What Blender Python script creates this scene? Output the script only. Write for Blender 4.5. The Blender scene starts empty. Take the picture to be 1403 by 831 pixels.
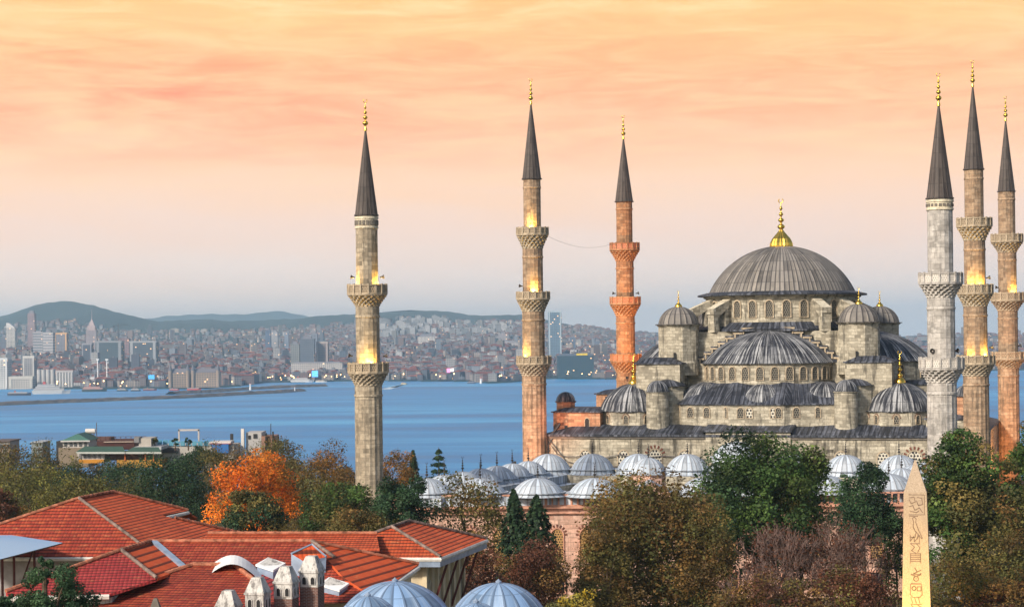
import bpy, bmesh, math, random
import numpy as np
from mathutils import Vector, Matrix

# ------------------------------------------------------------------ camera, world, sun, exposure
R = math.radians
SC = bpy.context.scene
COL = SC.collection
F_PX, PCX, PCY, ROLL, CAMZ = 2700.0, 701.5, 463.0, 0.65, 34.0

cam_data = bpy.data.cameras.new('camera')
cam = bpy.data.objects.new('camera', cam_data)
COL.objects.link(cam)
cam_data.sensor_width = 36.0
cam_data.lens = 36.0 * F_PX / 1403.0
cam_data.shift_y = (PCY - 415.5) / 1403.0
cam_data.clip_start, cam_data.clip_end = 1.0, 80000.0
cam.matrix_world = Matrix.Translation((0, 0, CAMZ)) @ Matrix.Rotation(R(90), 4, 'X') @ Matrix.Rotation(R(-ROLL), 4, 'Z')
SC.camera = cam

SUN_AZ, SUN_EL = -138.0, 30.0      # sun behind the viewer's left shoulder, veiled
world = bpy.data.worlds.new('World')
SC.world = world
world.use_nodes = True
WT = world.node_tree
WT.nodes.clear()


def wn(kind, **kw):
    n = WT.nodes.new(kind)
    for k, v in kw.items():
        setattr(n, k, v)
    return n


def wmath(op, a, b=None, clamp=False):
    n = wn('ShaderNodeMath', operation=op, use_clamp=clamp)
    for i, v in enumerate((a, b)):
        if v is None:
            continue
        if isinstance(v, (int, float)):
            n.inputs[i].default_value = v
        else:
            WT.links.new(v, n.inputs[i])
    return n.outputs[0]


def wramp(fac, stops, interp='LINEAR'):
    n = wn('ShaderNodeValToRGB')
    n.color_ramp.interpolation = interp
    e = n.color_ramp.elements
    while len(e) < len(stops):
        e.new(0.5)
    for i, (p, c) in enumerate(stops):
        e[i].position = p
        e[i].color = (*c, 1)
    WT.links.new(fac, n.inputs[0])
    return n.outputs[0]


def wmix(fac, a, b, blend='MIX'):
    n = wn('ShaderNodeMix', data_type='RGBA', blend_type=blend)
    for s, v in ((0, fac), (6, a), (7, b)):
        if isinstance(v, (int, float)):
            n.inputs[s].default_value = v
        elif isinstance(v, tuple):
            n.inputs[s].default_value = (*v, 1)
        else:
            WT.links.new(v, n.inputs[s])
    return n.outputs[2]


def srgb(r, g, b):
    return tuple(((c / 255) / 12.92 if c / 255 <= 0.04045 else ((c / 255 + 0.055) / 1.055) ** 2.4) for c in (r, g, b))


tc = wn('ShaderNodeTexCoord')
sep = wn('ShaderNodeSeparateXYZ')
WT.links.new(tc.outputs['Generated'], sep.inputs[0])
dx, dy, dz = sep.outputs
elev = wmath('DIVIDE', dz, 0.18)               # 0 at the horizon, 1 at about ten degrees up
mp = wn('ShaderNodeMapping')
mp.inputs['Scale'].default_value = (6.5, 6.5, 44.0)
mp.inputs['Rotation'].default_value = (0.0, R(1.5), 0.0)
WT.links.new(tc.outputs['Generated'], mp.inputs[0])
n1 = wn('ShaderNodeTexNoise')
n1.inputs['Scale'].default_value = 1.0
n1.inputs['Detail'].default_value = 7.0
n1.inputs['Roughness'].default_value = 0.58
n1.inputs['Distortion'].default_value = 0.6
WT.links.new(mp.outputs[0], n1.inputs[0])
mp2 = wn('ShaderNodeMapping')
mp2.inputs['Scale'].default_value = (16.0, 16.0, 110.0)
mp2.inputs['Location'].default_value = (3.1, 1.2, 0.4)
mp2.inputs['Rotation'].default_value = (0.0, R(-2.0), 0.0)
WT.links.new(tc.outputs['Generated'], mp2.inputs[0])
n2 = wn('ShaderNodeTexNoise')
n2.inputs['Scale'].default_value = 1.0
n2.inputs['Detail'].default_value = 6.0
n2.inputs['Roughness'].default_value = 0.6
n2.inputs['Distortion'].default_value = 0.8
WT.links.new(mp2.outputs[0], n2.inputs[0])
wob = wmath('ADD', elev, wmath('MULTIPLY', wmath('SUBTRACT', n1.outputs[0], 0.5), 0.22))
grad = wramp(wob, [(0.0, srgb(230, 224, 222)), (0.07, srgb(238, 225, 218)), (0.17, srgb(246, 225, 211)), (0.30, srgb(248, 216, 195)),
                   (0.46, srgb(254, 211, 175)), (0.62, srgb(254, 196, 152)), (0.74, srgb(253, 188, 138)),
                   (0.86, srgb(254, 201, 138)), (1.0, srgb(255, 197, 128))])
# pink bands and pale gold streaks
band = wramp(n1.outputs[0], [(0.46, (0, 0, 0)), (0.68, (1, 1, 1))])
hi_mask = wramp(elev, [(0.45, (0, 0, 0)), (0.68, (1, 1, 1)), (0.82, (0.8, 0.8, 0.8)), (0.95, (0.15, 0.15, 0.15))])
side = wramp(dx, [(0.0, (1, 1, 1)), (0.2, (0.25, 0.25, 0.25))])
pk = wmath('MULTIPLY', wmath('MULTIPLY', band, hi_mask), wmath('ADD', wmath('MULTIPLY', dx, -2.2), 0.5), clamp=True)
g2 = wmix(pk, grad, srgb(249, 152, 116))
streak = wramp(n2.outputs[0], [(0.46, (0, 0, 0)), (0.66, (1, 1, 1))])
top_mask = wramp(elev, [(0.78, (0.0, 0.0, 0.0)), (0.99, (0.9, 0.9, 0.9))])
mid_mask = wramp(elev, [(0.35, (0.0, 0.0, 0.0)), (0.6, (0.35, 0.35, 0.35))])
st = wmath('MULTIPLY', streak, wmath('MAXIMUM', top_mask, mid_mask), clamp=True)
g3 = wmix(st, g2, srgb(255, 226, 170))
dark = wramp(n2.outputs[0], [(0.28, (1, 1, 1)), (0.47, (0, 0, 0))])
g4 = wmix(wmath('MULTIPLY', wmath('MULTIPLY', dark, hi_mask), 0.5), g3, srgb(244, 158, 112))
bg_dusk = wn('ShaderNodeBackground')
WT.links.new(g4, bg_dusk.inputs[0])
bg_dusk.inputs[1].default_value = 0.83
sky = wn('ShaderNodeTexSky', sky_type='NISHITA', sun_disc=False)
sky.sun_elevation = R(SUN_EL)
sky.sun_rotation = R(SUN_AZ)
sky.dust_density = 2.0
bg_sky = wn('ShaderNodeBackground')
WT.links.new(sky.outputs[0], bg_sky.inputs[0])
bg_sky.inputs[1].default_value = 0.095
# the afterglow fills the low sky ahead; overhead and behind the sky is plain evening blue
low = wramp(dz, [(0.2, (1, 1, 1)), (0.42, (0, 0, 0))], 'EASE')
front = wramp(dy, [(0.1, (0, 0, 0)), (0.7, (1, 1, 1))], 'EASE')
glow = wmath('MULTIPLY', low, front)
mixs = wn('ShaderNodeMixShader')
WT.links.new(glow, mixs.inputs[0])
WT.links.new(bg_sky.outputs[0], mixs.inputs[1])
WT.links.new(bg_dusk.outputs[0], mixs.inputs[2])
wo = wn('ShaderNodeOutputWorld')
WT.links.new(mixs.outputs[0], wo.inputs[0])

sun_data = bpy.data.lights.new('sun', 'SUN')
sun_data.energy = 3.3
sun_data.angle = R(6)
sun_data.color = (1.0, 0.88, 0.72)
sun = bpy.data.objects.new('sun', sun_data)
COL.objects.link(sun)
sdir = Vector((math.sin(R(SUN_AZ)) * math.cos(R(SUN_EL)), math.cos(R(SUN_AZ)) * math.cos(R(SUN_EL)), math.sin(R(SUN_EL))))
sun.rotation_euler = sdir.to_track_quat('Z', 'Y').to_euler()
sun.location = (0, 0, 300)

vs = SC.view_settings
vs.view_transform = 'Standard'
vs.look = 'None'
vs.gamma = 1.0
vs.use_curve_mapping = False
vs.exposure = 0.55
SC.cycles.use_denoising = True
SC.cycles.max_bounces = 6
SC.cycles.diffuse_bounces = 3
SC.cycles.glossy_bounces = 3
SC.cycles.volume_bounces = 2
SC.cycles.use_adaptive_sampling = True
random.seed(7)


# ------------------------------------------------------------------ helpers
def P(px, py, D):
    """world point seen at photo pixel (px, py) at depth D metres"""
    s, c = math.sin(R(ROLL)), math.cos(R(ROLL))
    a, b = px - PCX, py - PCY
    ax, by = a * c - b * s, b * c + a * s
    return Vector((ax / F_PX * D, D, CAMZ - by / F_PX * D))


def PZ(px, py, z):
    """world point seen at photo pixel (px, py) whose height is z"""
    s, c = math.sin(R(ROLL)), math.cos(R(ROLL))
    a, b = px - PCX, py - PCY
    ax, by = a * c - b * s, b * c + a * s
    D = (CAMZ - z) * F_PX / by
    return Vector((ax / F_PX * D, D, z))


def zpx(px, py, D):
    return P(px, py, D).z


class MB:
    """collects faces with UVs in metres, links them as one mesh object"""

    def __init__(self):
        self.v, self.f, self.uv, self.mi, self.col = [], [], [], [], []
        self.c = (1, 1, 1, 1)

    def face(self, pts, uvs=None, m=0):
        i = len(self.v)
        self.v.extend([tuple(p) for p in pts])
        self.f.append(tuple(range(i, i + len(pts))))
        if uvs is None:
            uvs = planar_uv(pts)
        self.uv.extend(uvs)
        self.mi.append(m)
        self.col.append(self.c)

    def box(self, cx, cy, z0, sx, sy, sz, rot=0.0, m=0, mtop=None, taper=1.0, tapery=None):
        c, s = math.cos(rot), math.sin(rot)
        ty = taper if tapery is None else tapery

        def pt(x, y, z):
            return (cx + x * c - y * s, cy + x * s + y * c, z)
        a, b = sx / 2, sy / 2
        lo = [pt(-a, -b, z0), pt(a, -b, z0), pt(a, b, z0), pt(-a, b, z0)]
        hi = [pt(-a * taper, -b * ty, z0 + sz), pt(a * taper, -b * ty, z0 + sz), pt(a * taper, b * ty, z0 + sz), pt(-a * taper, b * ty, z0 + sz)]
        for i in range(4):
            j = (i + 1) % 4
            self.face([lo[i], lo[j], hi[j], hi[i]], m=m)
        self.face(hi, m=m if mtop is None else mtop)
        self.face(lo[::-1], m=m)

    def lathe(self, prof, n, cx=0, cy=0, z0=0, mod=None, m=0, a0=0.0, a1=2 * math.pi, nu=None, sx=1.0, sy=1.0, cap_top=False, mfun=None):
        """prof: (r, z) list from bottom to top; mod(i, j, r) changes radius; UV u in nu units or metres"""
        full = abs(a1 - a0 - 2 * math.pi) < 1e-6
        L = [0.0]
        for (r0, za), (r1, zb) in zip(prof, prof[1:]):
            L.append(L[-1] + math.hypot(r1 - r0, zb - za))
        rmax = max(r for r, _ in prof)
        U = nu if nu else rmax * (a1 - a0)
        pts = []
        for j, (r, z) in enumerate(prof):
            row = []
            for i in range(n + 1):
                a = a0 + (a1 - a0) * i / n
                rr = mod(i, j, r) if mod else r
                row.append((cx + rr * sx * math.cos(a), cy + rr * sy * math.sin(a), z0 + z))
            if full:
                row[n] = row[0]
            pts.append(row)
        base = len(self.v)
        nn = n if full else n + 1
        for row in pts:
            self.v.extend(row[:nn])
        for j in range(len(prof) - 1):
            for i in range(n):
                i2 = (i + 1) % nn
                self.f.append((base + j * nn + i, base + j * nn + i2, base + (j + 1) * nn + i2, base + (j + 1) * nn + i))
                u0, u1 = U * i / n, U * (i + 1) / n
                self.uv.extend([(u0, L[j]), (u1, L[j]), (u1, L[j + 1]), (u0, L[j + 1])])
                self.mi.append(mfun(i, j) if mfun else m)
                self.col.append(self.c)
        if cap_top:
            row = pts[-1][:nn]
            self.face(row, [(p[0], p[1]) for p in row], m)

    def tube(self, pts, r0, r1=None, n=5, m=0):
        r1 = r0 if r1 is None else r1
        pts = [Vector(p) for p in pts]
        rings = []
        for k, p in enumerate(pts):
            d = (pts[min(k + 1, len(pts) - 1)] - pts[max(k - 1, 0)]).normalized()
            a = d.orthogonal().normalized() if k == 0 else (rings_a - d * rings_a.dot(d)).normalized()
            rings_a = a
            b = d.cross(a)
            r = r0 + (r1 - r0) * k / max(1, len(pts) - 1)
            rings.append([p + (a * math.cos(2 * math.pi * i / n) + b * math.sin(2 * math.pi * i / n)) * r for i in range(n)])
        base = len(self.v)
        for rg in rings:
            self.v.extend([tuple(q) for q in rg])
        for k in range(len(rings) - 1):
            for i in range(n):
                j = (i + 1) % n
                self.f.append((base + k * n + i, base + k * n + j, base + (k + 1) * n + j, base + (k + 1) * n + i))
                self.uv.extend([(i / n, k), ((i + 1) / n, k), ((i + 1) / n, k + 1), (i / n, k + 1)])
                self.mi.append(m)
                self.col.append(self.c)
        self.face(rings[-1], m=m)
        self.face(rings[0][::-1], m=m)

    def prism(self, poly, z0, z1, m=0, mtop=None):
        """vertical prism from a counter-clockwise plan polygon"""
        n = len(poly)
        acc = 0
        for i in range(n):
            (xa, ya), (xb, yb) = poly[i], poly[(i + 1) % n]
            w = math.hypot(xb - xa, yb - ya)
            self.face([(xa, ya, z0), (xb, yb, z0), (xb, yb, z1), (xa, ya, z1)], [(acc, z0), (acc + w, z0), (acc + w, z1), (acc, z1)], m)
            acc += w
        self.face([(x, y, z1) for x, y in poly], [(x, y) for x, y in poly], m if mtop is None else mtop)

    def slab(self, pts, t, m=0, mside=None):
        """polygon sheet given thickness t straight down"""
        ms = m if mside is None else mside
        pts = [Vector(p) for p in pts]
        if sum(((pts[i].x - pts[i - 1].x) * (pts[i].y + pts[i - 1].y)) for i in range(len(pts))) > 0:
            pts = pts[::-1]
        low = [p - Vector((0, 0, t)) for p in pts]
        self.face(pts, roof_uv(pts), m)
        self.face(low[::-1], m=ms)
        n = len(pts)
        for i in range(n):
            j = (i + 1) % n
            self.face([low[i], low[j], pts[j], pts[i]], m=ms)

    def build(self, name, mats, parent=None, smooth=False, color=False, matrix=None):
        me = bpy.data.meshes.new(name)
        me.from_pydata(self.v, [], self.f)
        if not isinstance(mats, (list, tuple)):
            mats = [mats]
        for mt in mats:
            me.materials.append(mt)
        uvl = me.uv_layers.new(name='UVMap')
        uvl.data.foreach_set('uv', np.array(self.uv, dtype=np.float32).ravel())
        me.polygons.foreach_set('material_index', np.array(self.mi, dtype=np.int32))
        if smooth:
            me.polygons.foreach_set('use_smooth', np.ones(len(self.f), dtype=bool))
        if color:
            ca = me.color_attributes.new('Col', 'FLOAT_COLOR', 'CORNER')
            arr = np.repeat(np.array(self.col, dtype=np.float32), [len(f) for f in self.f], axis=0)
            ca.data.foreach_set('color', arr.ravel())
        me.update()
        o = bpy.data.objects.new(name, me)
        COL.objects.link(o)
        if matrix is not None:
            o.matrix_local = matrix
        if parent is not None:
            o.parent = parent
        return o


def planar_uv(pts):
    p = [Vector(q) for q in pts]
    n = Vector((0, 0, 0))
    for i in range(len(p)):
        a, b = p[i], p[(i + 1) % len(p)]
        n += Vector(((a.y - b.y) * (a.z + b.z), (a.z - b.z) * (a.x + b.x), (a.x - b.x) * (a.y + b.y)))
    if n.length < 1e-9:
        return [(0, 0)] * len(p)
    n.normalize()
    if abs(n.z) > 0.9:
        return [(q.x, q.y) for q in p]
    u = Vector((-n.y, n.x, 0)).normalized()
    return [(q.dot(u), q.z) for q in p]


def roof_uv(pts):
    p = [Vector(q) for q in pts]
    n = (p[1] - p[0]).cross(p[2] - p[0]).normalized()
    if n.z < 0:
        n = -n
    u = Vector((0, 0, 1)).cross(n)
    if u.length < 1e-4:
        return [(q.x, q.y) for q in p]
    u.normalize()
    v = n.cross(u)
    return [(q.dot(u), q.dot(v)) for q in p]


def tag(o, label=None, cat=None, group=None, kind=None):
    if label:
        o['label'] = label
    if cat:
        o['category'] = cat
    if group:
        o['group'] = group
    if kind:
        o['kind'] = kind
    return o


def thing(name, label, cat, loc=(0, 0, 0), rz=0.0, group=None):
    o = bpy.data.objects.new(name, None)
    COL.objects.link(o)
    o.empty_display_size = 0.5
    o.location = loc
    o.rotation_euler = (0, 0, rz)
    return tag(o, label, cat, group)


def copy_tree(o, parent=None):
    c = o.copy()
    COL.objects.link(c)
    if parent is not None:
        c.parent = parent
    for ch in list(o.children):
        copy_tree(ch, c)
    return c


def lamp(name, kind, loc, energy, color, parent=None, target=None, size=0.1, spot=60, blend=0.6):
    d = bpy.data.lights.new(name, kind)
    d.energy = energy
    d.color = color
    d.shadow_soft_size = size
    if kind == 'SPOT':
        d.spot_size = R(spot)
        d.spot_blend = blend
    o = bpy.data.objects.new(name, d)
    COL.objects.link(o)
    o.location = loc
    if target is not None:
        o.rotation_euler = (Vector(loc) - Vector(target)).to_track_quat('Z', 'Y').to_euler()
    if parent is not None:
        o.parent = parent
    return o
# ------------------------------------------------------------------ materials
class NT:
    """small helper around a material's node tree"""

    def __init__(self, name, rough=0.8, spec=0.3, metallic=0.0):
        self.m = bpy.data.materials.new(name)
        self.m.use_nodes = True
        self.t = self.m.node_tree
        self.t.nodes.clear()
        self.out = self.t.nodes.new('ShaderNodeOutputMaterial')
        self.b = self.t.nodes.new('ShaderNodeBsdfPrincipled')
        self.t.links.new(self.b.outputs[0], self.out.inputs[0])
        self.b.inputs['Roughness'].default_value = rough
        self.b.inputs['Specular IOR Level'].default_value = spec
        self.b.inputs['Metallic'].default_value = metallic
        self.tc = self.t.nodes.new('ShaderNodeTexCoord')

    def n(self, kind, **kw):
        n = self.t.nodes.new(kind)
        for k, v in kw.items():
            setattr(n, k, v)
        return n

    def set(self, node, key, v):
        if isinstance(v, (int, float)):
            node.inputs[key].default_value = v
        elif isinstance(v, tuple):
            node.inputs[key].default_value = (*v, 1) if len(v) == 3 and node.inputs[key].type == 'RGBA' else v
        else:
            self.t.links.new(v, node.inputs[key])

    def math(self, op, a, b=None, c=None, clamp=False):
        n = self.n('ShaderNodeMath', operation=op, use_clamp=clamp)
        for i, v in enumerate((a, b, c)):
            if v is not None:
                self.set(n, i, v)
        return n.outputs[0]

    def mix(self, f, a, b, blend='MIX'):
        n = self.n('ShaderNodeMix', data_type='RGBA', blend_type=blend)
        self.set(n, 0, f)
        self.set(n, 6, a)
        self.set(n, 7, b)
        return n.outputs[2]

    def ramp(self, f, stops, interp='LINEAR'):
        n = self.n('ShaderNodeValToRGB')
        n.color_ramp.interpolation = interp
        e = n.color_ramp.elements
        while len(e) < len(stops):
            e.new(0.5)
        for i, (p, c) in enumerate(stops):
            e[i].position = p
            e[i].color = (*c, 1) if isinstance(c, tuple) else (c, c, c, 1)
        self.t.links.new(f, n.inputs[0])
        return n.outputs[0]

    def uv(self, scale=(1, 1, 1), loc=(0, 0, 0)):
        mp = self.n('ShaderNodeMapping')
        mp.inputs['Scale'].default_value = scale
        mp.inputs['Location'].default_value = loc
        self.t.links.new(self.tc.outputs['UV'], mp.inputs[0])
        return mp.outputs[0]

    def obj(self, scale=(1, 1, 1)):
        mp = self.n('ShaderNodeMapping')
        mp.inputs['Scale'].default_value = scale
        self.t.links.new(self.tc.outputs['Object'], mp.inputs[0])
        return mp.outputs[0]

    def noise(self, vec, scale=1.0, detail=4.0, rough=0.55, dist=0.0):
        n = self.n('ShaderNodeTexNoise')
        self.set(n, 'Vector', vec)
        n.inputs['Scale'].default_value = scale
        n.inputs['Detail'].default_value = detail
        n.inputs['Roughness'].default_value = rough
        n.inputs['Distortion'].default_value = dist
        return n.outputs[0]

    def sepuv(self):
        s = self.n('ShaderNodeSeparateXYZ')
        self.t.links.new(self.tc.outputs['UV'], s.inputs[0])
        return s.outputs[0], s.outputs[1]

    def white(self, vec=None, w=None):
        n = self.n('ShaderNodeTexWhiteNoise', noise_dimensions='1D' if vec is None else '3D')
        if vec is not None:
            self.set(n, 'Vector', vec)
        if w is not None:
            self.set(n, 'W', w)
        return n.outputs[0]

    def color(self, v):
        self.set(self.b, 'Base Color', v)

    def bump(self, h, strength=0.5, dist=0.05):
        n = self.n('ShaderNodeBump')
        n.inputs['Strength'].default_value = strength
        n.inputs['Distance'].default_value = dist
        self.set(n, 'Height', h)
        self.t.links.new(n.outputs[0], self.b.inputs['Normal'])


def m_plain(name, col, rough=0.7, spec=0.3, metallic=0.0, var=0.25, scale=1.5, emit=None):
    t = NT(name, rough, spec, metallic)
    nz = t.noise(t.obj(), scale, 5)
    lo = tuple(c * (1 - var) for c in col)
    hi = tuple(min(1, c * (1 + var)) for c in col)
    t.color(t.ramp(nz, [(0.3, lo), (0.7, hi)]))
    if emit:
        t.set(t.b, 'Emission Color', emit[0])
        t.b.inputs['Emission Strength'].default_value = emit[1]
    return t.m


def m_stone(name, a, b, c, bw=1.1, bh=0.45, stain=0.6, mortar=0.55, warm=None):
    """ashlar blocks laid in courses, three block colours, weather stains"""
    t = NT(name, 0.88, 0.2)
    br = t.n('ShaderNodeTexBrick')
    t.set(br, 'Vector', t.uv())
    br.inputs['Scale'].default_value = 1.0
    br.inputs['Brick Width'].default_value = bw
    br.inputs['Row Height'].default_value = bh
    br.inputs['Mortar Size'].default_value = 0.025
    br.inputs['Mortar Smooth'].default_value = 0.2
    br.inputs['Color1'].default_value = (0, 0, 0, 1)
    br.inputs['Color2'].default_value = (1, 1, 1, 1)
    br.inputs['Mortar'].default_value = (0.5, 0.5, 0.5, 1)
    blk = t.ramp(br.outputs[0], [(0.0, a), (0.45, b), (0.8, c), (1.0, tuple(x * 0.6 for x in a))])
    big = t.noise(t.obj((1, 1, 1)), 0.16, 6, 0.65)
    fine = t.noise(t.obj((1, 1, 1)), 2.3, 5, 0.65)
    col = t.mix(t.ramp(big, [(0.42, 0.0), (0.62, 0.6)]), blk, b)
    # patches where the blocks were replaced
    patch = t.noise(t.uv((0.35, 0.9, 1)), 1.0, 3, 0.6)
    col = t.mix(t.ramp(patch, [(0.53, 0.0), (0.58, 0.6)]), col, tuple(x * 0.52 for x in b))
    col = t.mix(t.ramp(fine, [(0.3, 0.6), (0.58, 0.0)]), col, tuple(x * 0.42 for x in b))
    # rain streaks
    stv = t.noise(t.uv((0.8, 0.10, 1)), 1.0, 6, 0.72)
    col = t.mix(t.math('MULTIPLY', t.ramp(stv, [(0.53, 0.0), (0.63, 1.0)]), stain), col, (0.035, 0.032, 0.028))
    col = t.mix(t.math('MULTIPLY', br.outputs[1], mortar), col, (0.12, 0.105, 0.085))
    if warm:
        wz = t.noise(t.obj(), 0.12, 3)
        col = t.mix(t.ramp(wz, [(0.4, 0.0), (0.6, 0.8)]), col, warm)
    t.color(col)
    h = t.math('ADD', t.math('MULTIPLY', br.outputs[1], -1.0), t.math('MULTIPLY', fine, 0.5))
    t.bump(h, 0.6, 0.05)
    return t.m


def m_lead(name, base, light, dark, streak=0.6, rough=0.55, seams=True, vstep=2.2, spec=0.22, darkn=0.6):
    """lead sheet: UV u counts the ribs, v runs in metres along the fall"""
    t = NT(name, rough, spec)
    u, v = t.sepuv()
    sheet = t.math('FLOOR', u)
    rnd = t.white(w=sheet)
    cv = t.n('ShaderNodeCombineXYZ')
    t.set(cv, 0, sheet)
    t.set(cv, 1, t.math('FLOOR', t.math('DIVIDE', v, vstep)))
    rnd2 = t.white(vec=cv.outputs[0])
    col = t.ramp(t.math('ADD', t.math('MULTIPLY', rnd, 0.5), t.math('MULTIPLY', rnd2, 0.5)), [(0.15, tuple(x * 0.55 for x in base)), (0.85, tuple(x * 1.4 for x in base))])
    st = t.noise(t.uv((1.35, 0.12, 1)), 1.0, 5, 0.68)
    col = t.mix(t.math('MULTIPLY', t.ramp(st, [(0.49, 0.0), (0.60, 1.0)]), streak), col, light)
    st2 = t.noise(t.uv((0.9, 0.10, 1), (9, 3, 0)), 1.0, 5, 0.7)
    col = t.mix(t.math('MULTIPLY', t.ramp(st2, [(0.5, 0.0), (0.68, 1.0)]), darkn), col, dark)
    big = t.noise(t.obj(), 0.35, 5, 0.6)
    col = t.mix(t.ramp(big, [(0.5, 0.0), (0.75, 0.45)]), col, light)
    if seams:
        fu = t.math('ABSOLUTE', t.math('SUBTRACT', t.math('FRACT', u), 0.5))
        seam = t.math('GREATER_THAN', fu, 0.38)
        fv = t.math('FRACT', t.math('DIVIDE', v, vstep))
        hs = t.math('LESS_THAN', fv, 0.05)
        col = t.mix(t.math('MULTIPLY', t.math('MAXIMUM', t.math('MULTIPLY', seam, 0.75), t.math('MULTIPLY', hs, 0.5)), 1.0), col, dark)
    t.color(col)
    t.set(t.b, 'Roughness', t.math('MULTIPLY_ADD', st, 0.35, rough - 0.17))
    return t.m


def m_tiles(name, pal, row=0.31, cw=0.21, moss=0.35, weather=0.35):
    """clay tile roof: UV v runs up the slope"""
    t = NT(name, 0.8, 0.25)
    br = t.n('ShaderNodeTexBrick', offset=0.0)
    t.set(br, 'Vector', t.uv())
    br.inputs['Scale'].default_value = 1.0
    br.inputs['Brick Width'].default_value = cw
    br.inputs['Row Height'].default_value = row
    br.inputs['Mortar Size'].default_value = 0.0
    br.inputs['Color1'].default_value = (0, 0, 0, 1)
    br.inputs['Color2'].default_value = (1, 1, 1, 1)
    n = len(pal)
    col = t.ramp(br.outputs[0], [(i / (n - 1), pal[i]) for i in range(n)])
    col = t.mix(0.5, col, pal[-1])
    u, v = t.sepuv()
    big = t.noise(t.obj(), 0.5, 6, 0.65)
    col = t.mix(t.math('MULTIPLY', t.ramp(big, [(0.42, 0.0), (0.68, 1.0)]), weather), col, tuple(x * 0.42 for x in pal[0]))
    pale = t.noise(t.uv((0.9, 3.2, 1)), 1.0, 5, 0.75)
    col = t.mix(t.math('MULTIPLY', t.ramp(pale, [(0.57, 0.0), (0.68, 1.0)]), 0.55), col, (0.62, 0.30, 0.13))
    spots = t.noise(t.uv((2.6, 2.9, 1), (5, 7, 0)), 1.0, 4, 0.7)
    col = t.mix(t.math('MULTIPLY', t.ramp(spots, [(0.62, 0.0), (0.70, 1.0)]), moss), col, (0.06, 0.045, 0.035))
    fv = t.math('FRACT', t.math('DIVIDE', v, row))
    gap = t.ramp(fv, [(0.0, 1.0), (0.26, 0.85), (0.36, 0.0)])
    col = t.mix(t.math('MULTIPLY', gap, 0.88), col, (0.035, 0.012, 0.01))
    fu = t.math('FRACT', t.math('DIVIDE', u, cw))
    wave = t.math('SINE', t.math('MULTIPLY', fu, math.pi))
    col = t.mix(t.ramp(wave, [(0.0, 0.14), (0.3, 0.0)]), col, (0.09, 0.025, 0.02))
    t.color(col)
    h = t.math('ADD', t.math('MULTIPLY', wave, 0.25), t.math('SUBTRACT', 1.0, fv))
    t.bump(h, 0.9, 0.08)
    return t.m


def m_lattice(name, bar, hole, s=0.3, thr=0.30, warm=0.0):
    """pierced stone or plaster window grille, round holes in staggered rows"""
    t = NT(name, 0.7, 0.3)
    u, v = t.sepuv()
    row = t.math('FLOOR', t.math('DIVIDE', v, s))
    off = t.math('MULTIPLY', t.math('MODULO', row, 2.0), 0.5)
    fu = t.math('SUBTRACT', t.math('FRACT', t.math('ADD', t.math('DIVIDE', u, s), off)), 0.5)
    fv = t.math('SUBTRACT', t.math('FRACT', t.math('DIVIDE', v, s)), 0.5)
    d = t.math('SQRT', t.math('ADD', t.math('MULTIPLY', fu, fu), t.math('MULTIPLY', fv, fv)))
    k = t.ramp(d, [(thr, 0.0), (thr + 0.08, 1.0)])
    t.color(t.mix(k, hole, bar))
    return t.m


def m_attr(name, rough=0.8, spec=0.2, var=0.2, scale=1.0):
    t = NT(name, rough, spec)
    a = t.n('ShaderNodeVertexColor', layer_name='Col')
    nz = t.noise(t.obj(), scale, 4)
    t.color(t.mix(1.0, a.outputs[0], t.ramp(nz, [(0.3, 1 - var), (0.7, 1.0)]), 'MULTIPLY'))
    return t.m


def m_leaf(name):
    t = NT(name, 0.6, 0.25)
    a = t.n('ShaderNodeVertexColor', layer_name='Col')
    t.color(a.outputs[0])
    tr = t.n('ShaderNodeBsdfTranslucent')
    t.t.links.new(a.outputs[0], tr.inputs[0])
    ms = t.n('ShaderNodeMixShader')
    ms.inputs[0].default_value = 0.3
    t.t.links.new(t.b.outputs[0], ms.inputs[1])
    t.t.links.new(tr.outputs[0], ms.inputs[2])
    t.t.links.new(ms.outputs[0], t.out.inputs[0])
    return t.m


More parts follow.
